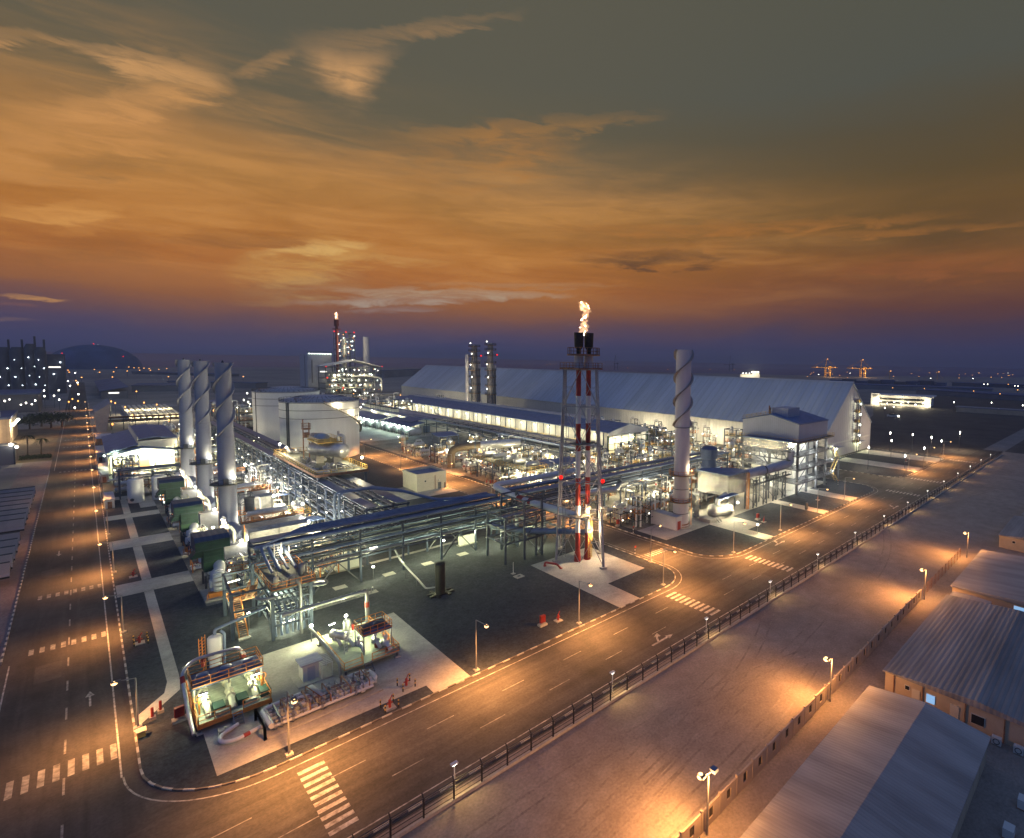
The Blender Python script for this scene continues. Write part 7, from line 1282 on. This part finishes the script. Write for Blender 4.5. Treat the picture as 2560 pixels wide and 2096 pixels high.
part(t, 'steel_frame', fr, 'dark_steel', smooth_=False); part(t, 'roof', MB().prism_y([(187, 33), (220, 40), (249, 32), (249, 32.6), (220, 40.8), (187, 33.6)], 688, 722), 'clad_grey', smooth_=False); part(t, 'deck', MB().box(189, 691, 7, 246, 717, 7.3).box(189, 691, 13, 246, 717, 13.3).box(189, 691, 19, 246, 717, 19.3).box(189, 691, 25, 246, 717, 25.3).box(211.5, 723, 46, 227.5, 737, 46.3).box(211.5, 723, 60, 227.5, 737, 60.3), 'grating', smooth_=False); ve = MB(); rnd = random.Random(8)
for i in range(60): x, y, z = rnd.uniform(192, 243), rnd.uniform(694, 712), 6.3 * rnd.randint(0, 3); ve.vessel((x, y, z + 2), (x, y, z + 4.6), rnd.uniform(1, 2), 8)
ve.cyl((219, 730, 30), (219, 730, 66), 3.0, n=12).tube([(214, 688, 22), (234, 688, 22), (247, 688, 19), (247, 688, 4)], 1.0, 8, 4)
part(t, 'vessel', ve, 'silver'); part(t, 'flare_stack', MB().cyl((208.6, 720, 0), (208.6, 720, 81), 1.5, n=10).cyl((208.6, 720, 81), (208.6, 720, 89), 2.6, n=10).lathe(208.6, 720, [(2, 77), (4.6, 77), (4.6, 78), (2, 78)], 10), 'dark_red'); part(t, 'stack', MB().cyl((246, 735, 0), (246, 735, 70), 4.0, 3.6, n=16), 'stack_mauve')
for i in range(95):
    a = i % 3; x, y, z = (rnd.uniform(189, 246), 689.5, rnd.choice((5, 11, 17, 23, 29)) + rnd.uniform(-1, 1)) if a else (rnd.uniform(210.5, 228.5), 721.5, rnd.uniform(40, 72)); part(t, 'lamp', MB().ball((x, y, z), rnd.uniform(.28, .5), 6), rnd.choice(('bulb_green', 'bulb_white', 'bulb_amber')))
for x, y, z in ((205.5, 718, 74.5), (210, 721, 74.5), (219, 721, 74.5), (228, 721, 74.5), (189, 689, 20), (248, 689, 33), (188, 689, 33), (205, 689, 8)): part(t, 'warning_lamp', MB().ball((x, y, z), .8, 8), 'bulb_red')
for x, y, z, p in ((198, 684, 10, 7000), (214, 684, 16, 7000), (236, 684, 10, 7000), (206, 684, 24, 7000), (218, 702, 11, 9000), (200, 702, 22, 9000), (236, 702, 22, 9000), (219, 712, 54, 7000), (219, 712, 68, 6000), (228, 684, 28, 6000)): point(t, (x, y, z), p, (1, .86, .5), 1.0)
f = flame('flare_flame', 'small pale flame on the distant red flare stack', 208.6, 720, 88.5, 8, 1.5, 9)
# distillation columns in front of the warehouse
def column(label, x, y, r, h, extra):
    t = thing('distillation_column', label, 'column', (x, y, 0)); part(t, 'shell', MB().lathe(x, y, [(r, 0), (r, h * .55), (r * .9, h * .57), (r * .9, h), (r * .4, h + 1.5)], 18), 'column_skin')
    for z in (h * .3, h * .42, h * .54, h * .64, h * .74, h * .84, h * .92, h - .6): p = part(t, 'ring_platform', MB().lathe(x, y, [(r, z), (r + 2, z), (r + 2, z + .3), (r, z + .3)], 14), 'rust', smooth_=False); part(p, 'railing', MB().rail([(x + (r + 1.9) * math.cos(i * .57), y + (r + 1.9) * math.sin(i * .57), z + .3) for i in range(11)], 1.3, .16, True, 2), 'dark_steel', smooth_=False)
    part(t, 'side_pipe', MB().cyl((x - r - .9, y - 1, 0), (x - r - .9, y - 1, h * .8), .4, n=8).cyl((x + r + 1, y - 1, 0), (x + r + 1, y - 1, h * .66), .5, n=8).cyl((x, y - r - .8, 0), (x, y - r - .8, h * .9), .3, n=8), 'grey_steel')
    for i, z in enumerate((h * .36, h * .52, h * .7, h * .86, h + .8)): part(t, 'lamp', MB().ball((x - r - 2 + (i % 2), y - 2.4, z + 1.4), .38, 6), 'bulb_white')
    part(t, 'warning_lamp', MB().ball((x + r + 2.2, y - 2, h * .86), .6, 8), 'bulb_red'); point(t, (x - r - 5, y - 5, h * .7), 700, WHT, .5); point(t, (x - r - 5, y - 6, h * .4), 900, WHT, .5)
    for k in extra: part(t, 'twin_shell', MB().cyl((x + k[0], y + k[1], 0), (x + k[0], y + k[1], k[2]), k[3], n=12), 'stack_mauve')
column('left-hand of two tall pale columns with ring platforms in front of the warehouse', 215, 401, 2.6, 55, [(-5.5, 2, 48, 1.3), (5, 3, 44, 1.8)])
column('right-hand, slimmer one of two tall columns with ring platforms in front of the warehouse', 215, 376, 2.4, 56, [(4.2, 1, 40, 1.1)])
# ------------------------------------------------------------------ left side: shade canopies, hut walls, trees
cnp = thing('shade_canopy', 'c', 'canopy'); part(cnp, 'fabric', MB().prism_x([(-2.3, 1.7), (-1.3, 2.2), (0, 4.0), (1.3, 2.2), (2.3, 1.7), (2.3, 1.76), (1.3, 2.28), (0, 4.1), (-1.3, 2.28), (-2.3, 1.76)], -6.5, 1.2), 'fabric', smooth_=False); part(cnp, 'edge_shadow_bar', MB().bar((-6.5, -2.32, 1.75), (1.2, -2.32, 1.75), .3), 'black', smooth_=False); part(cnp, 'ridge_shadow_bar', MB().bar((-6.5, 0, 4.12), (1.2, 0, 4.12), .2), 'dark_steel', smooth_=False); part(cnp, 'post', MB().cyl((-5.5, 0, 0), (-5.5, 0, 3.0), .12, n=8), 'galv'); part(cnp, 'arm', MB().bar((-5.5, 0, 2.3), (1, 0, 3.0), .1), 'galv', smooth_=False)  # dark edge and ridge bars are added to draw shadow lines between canopies
for i in range(13):
    y = 160 + 6.4 * i + (8 if i > 4 else 0); o = cnp if i == 0 else dup(cnp, (0, 0, 0)); o.location = (-11.9, y, 0); o['label'] = 'grey fabric shade canopy in the dim roadside car park, %s from the camera' % nth(i + 1); o['group'] = 'shade canopies left of the road'
def tree(label, x, y, h, r, seed, palm=False):
    rnd = random.Random(seed); t = thing('palm_tree' if palm else 'tree', label, 'tree', (x, y, 0)); tr = MB(); cr = MB()
    tr.cyl((x, y, 0), (x + .2, y, h * .6), r * .08, r * .05, 8)
    if palm:
        tr.cyl((x + .2, y, h * .6), (x + .25, y, h), .2, .16, 7)
        for i in range(22):
            a = rnd.uniform(0, 6.28); l = r * rnd.uniform(.8, 1.1); p = Vector((x + .25, y, h)); prev = p
            for k in range(1, 6): q = p + Vector((math.cos(a) * l * k / 5, math.sin(a) * l * k / 5, (k / 5) * l * .55 - (k / 5) ** 2 * l * 1.15)); s = Vector((-math.sin(a), math.cos(a), 0)) * .28 * (1.2 - k / 5); cr.add([prev - s, prev + s, q + s, q - s], [(0, 1, 2, 3)]); prev = q
    else:
        for i in range(7): a = rnd.uniform(0, 6.28); tr.cyl((x + .2, y, h * .45), (x + math.cos(a) * r * .6, y + math.sin(a) * r * .6, h * rnd.uniform(.6, .85)), r * .04, r * .015, 6)
        for i in range(520):
            v = Vector((rnd.gauss(0, .45), rnd.gauss(0, .45), rnd.gauss(0, .36))); v = v if v.length < 1.1 else v.normalized(); c = Vector((x, y, h * .68)) + Vector((v.x * r, v.y * r, v.z * h * .42)); s = r * rnd.uniform(.06, .13)
            d = Vector((rnd.uniform(-1, 1), rnd.uniform(-1, 1), rnd.uniform(-1, 1))).normalized(); a, b = cr.frame(d); cr.add([c - a * s, c + b * s * .7, c + a * s, c - b * s * .7], [(0, 1, 2, 3)])
    part(t, 'trunk', tr, 'trunk'); part(t, 'crown', cr, 'foliage', smooth_=False)
for i, (x, y, h, r) in enumerate(((-13, 470, 9, 5.5), (-9, 478, 8, 5), (-17, 482, 8.5, 5.5), (-21, 470, 7.5, 5))): tree('dark bushy tree in the clump beyond the car park, %s of four' % nth(i + 1), x, y, h, r, i)
for i, (x, y) in enumerate(((-16.8, 352), (-12.8, 345))): tree('dark palm silhouette on the verge by the lit wall at the left, %s of two' % nth(i + 1), x, y, 8.5 - i, 3.0, 40 + i, True)
t = thing('workshop', 'orange-lit flat-roofed workshop with rooftop units at the left edge', 'building', (-40, 430, 0)); part(t, 'wall', MB().box(-60, 400, 0, -24, 445, 12), 'camp_wall', smooth_=False); part(t, 'roof', MB().box(-60.5, 399.5, 12, -23.5, 445.5, 13), 'far_blue', smooth_=False)
for i in range(7): o = part(t, 'rooftop_unit', MB().cbox(-56 + 4.6 * i, 406 + (i % 2) * 3, 13, 3, 2.4, 2.2), 'wall_white', smooth_=False)
for i in range(5): part(t, 'wall_lamp', MB().ball((-23.0, 402 + 8 * i, 9), .55, 8), 'bulb_white'); part(t, 'roof_lamp', MB().ball((-56 + 7 * i, 399, 15), .45, 8), 'bulb_white')
point(t, (-20.5, 408, 8), 6000, (1, .78, .5), .5); point(t, (-36, 395, 7), 7000, (1, .72, .42), .5); point(t, (-50, 395, 15.5), 5000, WHT, .5)
t = thing('container_wall', 'tall grey-green container-like block at the left edge in front of the lit workshop', 'container', (-27, 331, 0)); part(t, 'body', MB().box(-38, 328, .1, -19, 338, 7.5), 'far_grey', smooth_=False); part(t, 'corner_post', MB().bar((-19, 328, 0), (-19, 328, 7.6), .4), 'dark_steel', smooth_=False); part(t, 'lamp', MB().ball((-19.6, 327, 8.0), .6, 8).ball((-18.2, 326.6, 7.0), .5, 8), 'bulb_white'); point(t, (-18, 330, 9), 1800, WHT, .3)
t = thing('hedge', 'low dark hedge strip beside the left road below the lit wall', 'hedge', (-14, 341, 0)); hb = MB(); rnd = random.Random(2)
for i in range(700): c = Vector((rnd.uniform(-18.5, -9.8), rnd.uniform(338, 344), rnd.uniform(.1, 1.3))); s = rnd.uniform(.12, .3); a, b = hb.frame((rnd.uniform(-1, 1), rnd.uniform(-1, 1), rnd.uniform(-1, 1))); hb.add([c - a * s, c + b * s, c + a * s, c - b * s], [(0, 1, 2, 3)])
part(t, 'foliage', hb, 'foliage', smooth_=False)
t = thing('info_board', 'blue board on two posts beside the far pavement of the left road', 'sign', (-14.2, 136, 0)); part(t, 'board', MB().box(-15.2, 136, 1.6, -13.4, 136.1, 2.6), 'roof_blue', smooth_=False); part(t, 'post', MB().bar((-15, 136, 0), (-15, 136, 1.6), .1).bar((-13.6, 136, 0), (-13.6, 136, 1.6), .1), 'galv', smooth_=False)
t = thing('red_sign', 'small red board on a post beside the shade canopies', 'sign', (-12.6, 183, 0)); part(t, 'board', MB().box(-13.6, 183, 2.6, -11.8, 183.1, 3.0), 'red_paint', smooth_=False); part(t, 'post', MB().bar((-12.7, 183, 0), (-12.7, 183, 2.6), .1), 'galv', smooth_=False)
for i, (x0, y0, x1, y1, h, m, lab) in enumerate(((2.9, 312, 7.6, 338, 3.6, 'wall_cream', 'white flat-roofed cabin beside the left road near the generator hall'), (3.0, 217, 5.0, 229, 2.6, 'wall_white', 'long white container on the gravel beside the left road below the upright tanks'), (2.9, 262, 5.0, 290, 2.8, 'wall_cream', 'pale gatehouse walls between the left road and the generator hall'), (3.6, 371, 9, 392, 3.0, 'orange_brick', 'low brick-orange cabin beyond the generator hall'))):
    t = thing('site_cabin', lab, 'cabin', ((x0 + x1) / 2, (y0 + y1) / 2, 0)); part(t, 'wall', MB().box(x0, y0, .1, x1, y1, h), m, smooth_=False); part(t, 'roof', MB().box(x0 - .15, y0 - .15, h, x1 + .15, y1 + .15, h + .15), 'clad_grey', smooth_=False); part(t, 'door', MB().box(x0 + .6, y0 - .1, .1, x0 + 1.5, y0 - .01, 2.1), 'rust', smooth_=False)
t = thing('membrane_tent', 'pale pointed membrane tent wall beyond the cabins right of the left road', 'tent', (8, 480, 0)); part(t, 'membrane', MB().prism_y([(4.6, 0), (8.4, 0), (10.6, 16), (4.0, 11)], 432, 480), 'fabric', smooth_=False); part(t, 'mast', MB().cyl((10.8, 455, 0), (10.8, 455, 17), .3, n=8), 'galv')
t = thing('sloped_store', 'long low store with a sloping roof edge beyond the membrane tent', 'building', (16, 860, 0)); part(t, 'wall', MB().box(12, 735, 0, 30, 1000, 7), 'far_grey', smooth_=False); part(t, 'roof', MB().prism_y([(11, 7), (30.5, 11), (30.5, 11.6), (11, 7.6)], 733, 1002), 'far_blue', smooth_=False); part(t, 'window_row', MB().box(17, 734.6, 5, 24, 734.95, 6.2), 'window_lit', smooth_=False)
for i in range(9):
    x = 21 + 2.9 * i; t = thing('cooling_row', 'long low lit cooling bank left of the storage tanks, %s from the left' % nth(i + 1), 'cooling bank', (x, 540, 0), 'lit cooling banks'); part(t, 'body', MB().box(x - .9, 490, .1, x + .9, 590, 3.4), 'wall_cream', smooth_=False); part(t, 'walkway', MB().box(x + .9, 490, 3.1, x + 1.4, 590, 3.2), 'grating', smooth_=False)
    if i % 3 == 0: point(t, (x + 1.2, 486, 6), 6000, WHT, .4); point(t, (x + 1.2, 540, 6.5), 6000, WHT, .4)
t = thing('pipe_bridge', 'low pipe bridge in front of the lit cooling banks', 'pipe rack', (22, 440, 0)); pb_ = MB()
for i in range(8): x = 5.5 + 5 * i; pb_.bar((x, 440, 0), (x, 440, 7), .3)
for z in (4.4, 5.6, 6.8): pb_.bar((5, 440, z), (41, 440, z), .45)
part(t, 'steelwork', pb_, 'dark_steel', smooth_=False); part(t, 'pipe', MB().cyl((5, 439.4, 7.3), (41, 439.4, 7.3), .4, n=8).cyl((5, 440.6, 5), (41, 440.6, 5), .35, n=8), 'rust')
# dark silo plant, dome
for i, (px, w, top) in enumerate(((14, 30, 868), (50, 26, 868), (84, 22, 860), (108, 20, 868))):
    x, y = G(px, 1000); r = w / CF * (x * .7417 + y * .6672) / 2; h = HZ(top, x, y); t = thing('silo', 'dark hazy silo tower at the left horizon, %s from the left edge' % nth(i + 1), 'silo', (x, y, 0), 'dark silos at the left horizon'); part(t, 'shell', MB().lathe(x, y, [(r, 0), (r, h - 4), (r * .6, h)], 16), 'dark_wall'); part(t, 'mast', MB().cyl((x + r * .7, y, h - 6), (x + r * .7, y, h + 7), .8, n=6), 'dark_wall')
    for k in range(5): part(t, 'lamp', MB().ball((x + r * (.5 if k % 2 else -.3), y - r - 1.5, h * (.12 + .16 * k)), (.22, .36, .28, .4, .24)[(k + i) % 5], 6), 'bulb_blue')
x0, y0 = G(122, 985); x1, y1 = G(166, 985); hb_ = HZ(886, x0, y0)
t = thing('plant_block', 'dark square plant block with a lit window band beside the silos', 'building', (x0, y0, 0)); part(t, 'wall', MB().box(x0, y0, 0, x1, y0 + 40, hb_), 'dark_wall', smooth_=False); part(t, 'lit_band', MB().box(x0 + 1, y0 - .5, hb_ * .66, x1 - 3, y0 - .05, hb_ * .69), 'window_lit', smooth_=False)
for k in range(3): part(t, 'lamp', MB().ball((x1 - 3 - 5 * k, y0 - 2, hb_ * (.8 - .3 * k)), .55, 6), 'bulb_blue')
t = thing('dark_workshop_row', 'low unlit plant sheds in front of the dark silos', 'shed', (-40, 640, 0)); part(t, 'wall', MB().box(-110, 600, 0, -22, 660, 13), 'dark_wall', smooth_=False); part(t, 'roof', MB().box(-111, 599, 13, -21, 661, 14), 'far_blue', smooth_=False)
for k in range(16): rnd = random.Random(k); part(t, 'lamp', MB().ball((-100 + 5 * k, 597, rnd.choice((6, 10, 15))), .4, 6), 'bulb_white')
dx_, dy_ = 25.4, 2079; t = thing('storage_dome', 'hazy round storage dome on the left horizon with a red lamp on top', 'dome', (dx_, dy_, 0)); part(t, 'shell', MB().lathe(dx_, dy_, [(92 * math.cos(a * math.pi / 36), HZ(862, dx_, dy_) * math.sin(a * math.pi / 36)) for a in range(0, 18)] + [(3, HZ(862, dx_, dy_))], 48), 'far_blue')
for a, z in ((0, HZ(861, dx_, dy_) + 1), (-75, 40), (70, 34), (20, 38)): part(t, 'warning_lamp', MB().ball((dx_ + a * .74, dy_ - abs(a) * .5 - 30 * (a != 0), z), 1.3, 6), 'bulb_red')
# ------------------------------------------------------------------ far right: office, sheds, containers, cranes, ship
ox, oy = G(2178, 1012); px2, py2 = G(2325, 1020)
t = thing('office_building', 'low white office with splayed corner piers and dark window bands beyond the warehouse', 'building', (ox, oy, 0)); D = Vector((px2 - ox, py2 - oy, 0)); Ld = D.length; D /= Ld; Nn = Vector((-D.y, D.x, 0))
if Nn.x < 0: Nn = -Nn
def obox(a0, a1, b0, b1, z0, z1):
    o = Vector((ox, oy, 0)); P = [o + D * a + Nn * b for a, b in ((a0, b0), (a1, b0), (a1, b1), (a0, b1))]; return MB().prism([(p.x, p.y) for p in P], z0, z1)
HO = HZ(985, ox, oy)
part(t, 'wall', obox(6, Ld, 1, 40, 0, HO * .86), 'far_white', smooth_=False); part(t, 'window_band', obox(7, Ld - 6, .4, .95, HO * .52, HO * .68), 'window_dark', smooth_=False); part(t, 'window_band', obox(7, Ld - 6, .4, .95, HO * .2, HO * .38), 'window_dark', smooth_=False); part(t, 'roof_slab', obox(0, Ld + 3, -2, 42, HO * .86, HO * .95), 'far_white', smooth_=False); part(t, 'corner_pier', obox(0, 9, -3, 3, 0, HO * 1.08), 'far_white', smooth_=False); part(t, 'corner_pier', obox(Ld - 5, Ld + 1, -3, 2, 0, HO * .9), 'far_white', smooth_=False); part(t, 'dark_emblem_bars', obox(2, 7, -3.4, -3.02, HO * .88, HO * .94).add([], []), 'black', smooth_=False); part(t, 'dark_emblem_bars', obox(2, 5.5, -3.4, -3.02, HO * .78, HO * .82), 'black', smooth_=False)
for i in range(9): c = Vector((ox, oy, 0)) + D * (4 + Ld * i / 8.5) - Nn * 8; part(t, 'lamp', MB().ball((c.x, c.y, 3 + (i % 2) * 2), .5 + .3 * (i % 3 == 0), 6), 'bulb_white')
for i in range(3): c = Vector((ox, oy, 0)) + D * (8 + Ld * i / 2.6) - Nn * 9; point(t, (c.x, c.y, 4.5), 9000, WHT, .6)
def longshed(label, pa, pb, depth, top, m, roof='far_blue'):
    a, b = Vector((*G(*pa), 0)), Vector((*G(*pb), 0)); n = Vector((-(b - a).y, (b - a).x, 0)).normalized(); n = n if n.x > 0 else -n; h = HZ(top, a.x, a.y); t = thing('long_shed', label, 'shed', tuple(a)); P = [a, b, b + n * depth, a + n * depth]; part(t, 'wall', MB().prism([(p.x, p.y) for p in P], 0, h), m, smooth_=False); c = [p + (p - sum(P, Vector()) / 4) * .02 for p in P]; part(t, 'roof', MB().prism([(p.x, p.y) for p in c], h, h + 1), roof, smooth_=False)
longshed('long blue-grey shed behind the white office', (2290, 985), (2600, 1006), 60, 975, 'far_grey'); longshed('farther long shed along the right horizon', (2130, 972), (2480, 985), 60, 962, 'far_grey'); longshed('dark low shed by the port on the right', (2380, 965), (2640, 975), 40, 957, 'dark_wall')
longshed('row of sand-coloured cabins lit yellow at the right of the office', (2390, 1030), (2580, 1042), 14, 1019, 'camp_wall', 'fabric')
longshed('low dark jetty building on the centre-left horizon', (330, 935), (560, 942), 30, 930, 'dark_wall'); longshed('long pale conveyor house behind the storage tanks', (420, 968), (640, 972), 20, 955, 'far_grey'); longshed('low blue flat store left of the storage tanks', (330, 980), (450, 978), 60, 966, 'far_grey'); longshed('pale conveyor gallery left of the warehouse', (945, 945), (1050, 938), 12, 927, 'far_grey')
for i in range(10):
    px = 2058 + 32 * i; x, y = G(px, 963 + .035 * (px - 2058)); d = x * .7417 + y * .6672; w = 12; h = HZ(951 + .02 * (px - 2058) - 2 * (i % 3), x, y); t = thing('container_stack', 'dark stack of shipping containers in the port, %s from the left' % nth(i + 1), 'containers', (x, y, 0), 'container stacks in the port'); part(t, 'lower_tier', MB().cbox(x, y, 0, 14, 30, h / 2), ('far_blue', 'dark_wall')[i % 2], smooth_=False); part(t, 'upper_tier', MB().cbox(x + 1, y, h / 2, 13, 26, h / 2), ('dark_wall', 'far_blue')[i % 2], smooth_=False)
def crane(label, px, py, top, boom, lit=True):
    x, y = G(px, py); h = HZ(top + 22, x, y); t = thing('port_crane', label, 'crane', (x, y, 0)); m = 'crane_yellow' if lit else 'far_blue'; a = MB(); R_ = Vector((CR[0][0], CR[0][1], 0)).normalized(); w = h * .5
    def P(u, v, z): q = Vector((x, y, z)) + R_ * u + Vector((.74, .67, 0)) * v; return (q.x, q.y, q.z)
    for u in (-w / 2, w / 2):
        for v in (0, 14): a.bar(P(u, v, 0), P(u, v, h), 2.0)
        a.bar(P(u, 0, h * .45), P(u, 14, h * .45), 1.5)
    for v in (0, 14): a.bar(P(-w / 2, v, h * .45), P(w / 2, v, h * .45), 1.6); a.bar(P(-w / 2, v, h), P(w / 2, v, h), 2.0)
    part(t, 'portal', a, m, smooth_=False); part(t, 'boom', MB().bar(P(-boom, 7, h * 1.02), P(boom * .6, 7, h * 1.02), 2.4), m, smooth_=False); z2 = HZ(top, x, y); part(t, 'apex_frame', MB().bar(P(-w / 2, 7, h), P(-w / 4, 7, z2), 1.6).bar(P(-w / 4, 7, z2), P(-boom, 7, h), .6).bar(P(-w / 4, 7, z2), P(boom * .5, 7, h), .6), m, smooth_=False); part(t, 'machine_house', MB().bar(P(w * .1, 7, h * 1.1), P(w * .8, 7, h * 1.1), 8, 5), m, smooth_=False)
    if lit:
        for u, z in ((-w / 4, z2), (0, h * .9), (w * .4, h * .5), (-boom * .7, h * 1.05), (boom * .4, h * 1.05)): q = P(u, -2, z); part(t, 'lamp', MB().ball(q, 1.5, 6), 'bulb_amber')
        q = P(0, -30, h * .6); point(t, q, 70000, (1, .6, .25), 2)
crane('left-hand yellow-lit ship-to-shore crane in the port', 2070, 943, 898, 60); crane('right-hand yellow-lit ship-to-shore crane in the port', 2158, 944, 900, 60); crane('low yellow yard gantry right of the cranes', 2225, 948, 928, 20); crane('long low yellow yard gantry at the far right of the port', 2345, 950, 930, 50); crane('faint unlit crane on the horizon beyond the thick chimney', 1828, 929, 890, 40, False); crane('tiny faint crane above the warehouse ridge', 1540, 925, 888, 12, False)
sx, sy = G(1872, 944); t = thing('ship', 'small white lit ship beyond the warehouse ridge', 'ship', (sx, sy, 0)); R_ = Vector((CR[0][0], CR[0][1], 0)).normalized(); dd = sx * .7417 + sy * .6672
def sp(u): q = Vector((sx, sy, 0)) + R_ * (u / CF * dd); return (q.x, q.y)
hs_ = HZ(929, sx, sy); a, b = sp(-22), sp(26); part(t, 'hull', MB().bar((*a, hs_ * .25), (*b, hs_ * .25), 14, hs_ * .5), 'far_white', smooth_=False); a, b = sp(8), sp(25); part(t, 'bridge_house', MB().bar((*a, hs_ * .75), (*b, hs_ * .75), 12, hs_ * .6), 'far_white', smooth_=False)
for u in (-16, -8, 0, 6, 14, 22): q = sp(u); part(t, 'lamp', MB().ball((q[0] - 6, q[1] - 6, hs_ * (.7 + .2 * (u > 4))), 1.3, 6), 'bulb_white')
q = sp(0); point(t, (q[0] - 25, q[1] - 25, hs_ * 1.2), 120000, WHT, 2)
cx_, cy_ = G(2232, 1043); t = thing('parked_car', 'white car with headlamps on the dark road beyond the warehouse', 'car', (cx_, cy_, 0)); part(t, 'body', MB().cbox(cx_, cy_, .3, 4.6, 8.5, 1.6), 'wall_white', smooth_=False); part(t, 'cabin', MB().cbox(cx_, cy_ + .5, 1.9, 4, 4.6, 1.2), 'window_dark', smooth_=False); part(t, 'headlight', MB().ball((cx_, cy_ - 5, 1.2), .7, 6), 'bulb_white')
for x in (-2, 2):
    for y in (-2.6, 2.6): part(t, 'wheel', MB().cyl((cx_ + x - .3, cy_ + y, .5), (cx_ + x + .3, cy_ + y, .5), .5, n=10), 'black')
sheet('far_road', [(310, 130), (330, 60), (900, 60), (900, 330), (480, 175)], .01, 'asphalt_left'); sheet('road', rect(330, 30, 900, 50), .014, 'asphalt')
sheet('ground', [(330, -200), (3000, -200), (3000, 30), (330, 30)], .004, 'dirt')
# distant lamps: one lamp thing, then copies at the places where the photograph shows them
far = thing('distant_lamp', 'd', 'lamp post'); part(far, 'mast', MB().bar((0, 0, 0), (0, 0, 9.4), .3), 'dark_steel', smooth_=False); part(far, 'bulb', MB().ball((0, 0, 9.8), .62, 6), 'bulb_amber')
farw = thing('distant_white_lamp', 'd', 'lamp post'); part(farw, 'mast', MB().bar((0, 0, 0), (0, 0, 9.4), .3), 'dark_steel', smooth_=False); part(farw, 'bulb', MB().ball((0, 0, 9.8), .62, 6), 'bulb_white')
def far_lamp(px, py, white, lab, k, sc=None):
    src = farw if white else far; x, y = G(px, py, 9.8); d = math.hypot(x, y); s = (sc or 1.0) * max(.5, d / 900); x, y = G(px, py, 9.8); o = src if not src.get('_used') else dup(src, (0, 0, 0)); src['_used'] = 1; o.location = (x, y, 0); o.scale = (s, s, 1); o['label'] = lab % nth(k); o['group'] = 'white lamps in the distance' if white else 'amber lamps in the distance'; return o
k = 0
for px, py in sorted(((236, 924), (249, 931), (281, 943), (291, 919), (284, 930), (318, 928), (322, 918), (335, 920), (347, 920), (349, 926), (360, 921), (373, 922), (376, 926), (397, 924), (417, 922), (421, 942), (484, 920), (485, 942), (608, 942))): k += 1; far_lamp(px, py, False, 'amber lamp on the left horizon between the dome and the chimneys, %s from the left', k)
k = 0
for px, py in sorted(((1367, 912), (1376, 911), (1384, 910), (1391, 910), (1409, 910), (1429, 910), (1488, 910), (1507, 910), (1570, 920), (1669, 924), (1775, 924), (1836, 925))): k += 1; far_lamp(px, py, False, 'amber lamp on the horizon behind the warehouse ridge, %s from the left', k)
k = 0
for px, py in sorted(((1968, 922), (2029, 933), (2118, 931), (2298, 926), (2343, 932), (2447, 933), (2522, 939), (2500, 985), (2434, 978), (2311, 972))): k += 1; far_lamp(px, py, False, 'bright amber port lamp on the right horizon, %s from the left', k, 2.4 if px in (2343, 2447, 2522) else None)
k = 0
for px, py in sorted(((2145, 986), (2385, 1006), (2479, 1007), (2557, 1014), (2460, 961), (2469, 961), (2537, 965), (2545, 966), (2212, 1020), (2234, 1018))): k += 1; far_lamp(px, py, True, 'white lamp among the sheds at the far right, %s from the left', k)
k = 0
for px, py in ((2226, 1083), (2282, 1087), (2329, 1094), (2354, 1103), (2400, 1082), (2311, 1121), (2263, 1140), (2229, 1102), (2172, 1119)): k += 1; far_lamp(px, py, True, 'white lamp post round the far junction beyond the warehouse gable, %s of nine', k, .95)
for o in [o for o in bpy.data.objects if o.get('group') == 'white lamps in the distance' and 'junction' in o.get('label', '')][::2]: point(o, (0, 0, 9.2), 5200, (1, .72, .42), .3)
k = 0
for px, py in sorted(((170, 926), (173, 931), (188, 933), (204, 944), (190, 952), (194, 957), (195, 962), (196, 986), (181, 998), (195, 1003), (187, 1020), (172, 1005), (278, 1004), (288, 1008), (313, 1018), (322, 1028), (331, 1038), (281, 1061), (422, 1051), (360, 1007), (392, 1012), (341, 979)), key=lambda q: q[1]): k += 1; far_lamp(px, py, px < 200 and k % 3 == 0, 'small lamp strung along the left road towards the silos, %s from the far end', k)
k = 0
for px, py in sorted(((3, 931), (20, 958), (45, 960), (107, 960), (110, 977), (88, 1002), (111, 991), (147, 976), (12, 1003), (148, 1000), (175, 965), (170, 953), (65, 1008), (135, 990))): k += 1; far_lamp(px, py, True, 'white lamp among the dark silos and sheds at the left edge, %s from the left', k)
k = 0
rnd = random.Random(5)
for i, px in enumerate(sorted(rnd.uniform(1950, 2555) for i in range(34))): k += 1; far_lamp(px, 928 + .012 * (px - 1950) + rnd.choice((0, 3, 8, 14, 26, 40)) + rnd.uniform(-2, 2), i % 6 == 0, 'tiny port or town lamp along the right horizon, %s from the left', k)
k = 0
rnd = random.Random(77)
for i, px in enumerate(sorted(rnd.uniform(520, 1010) for i in range(46))): k += 1; py = rnd.uniform(982, 1030); far_lamp(px, py, i % 3 > 0, 'small plant lamp in front of the distant process tower, %s from the left', k)
# ------------------------------------------------------------------ haze
hb = MB().box(-1600, -500, -4.2, 5200, 5200, 175)
hm = bpy.data.materials.new('haze'); hm.use_nodes = True; ht = hm.node_tree; ht.nodes.clear()
hv = ht.nodes.new('ShaderNodeVolumePrincipled'); ho_ = ht.nodes.new('ShaderNodeOutputMaterial'); ht.links.new(hv.outputs[0], ho_.inputs['Volume'])
hv.inputs['Color'].default_value = (.62, .72, .95, 1); hv.inputs['Density'].default_value = .00017; hv.inputs['Anisotropy'].default_value = .2
MATS['haze'] = hm; setting('haze', hb, 'haze', 'stuff')
# ------------------------------------------------------------------ tidy up helper properties
for o in bpy.data.objects:
    for k_ in ('_o', '_used'):
        if k_ in o: del o[k_]
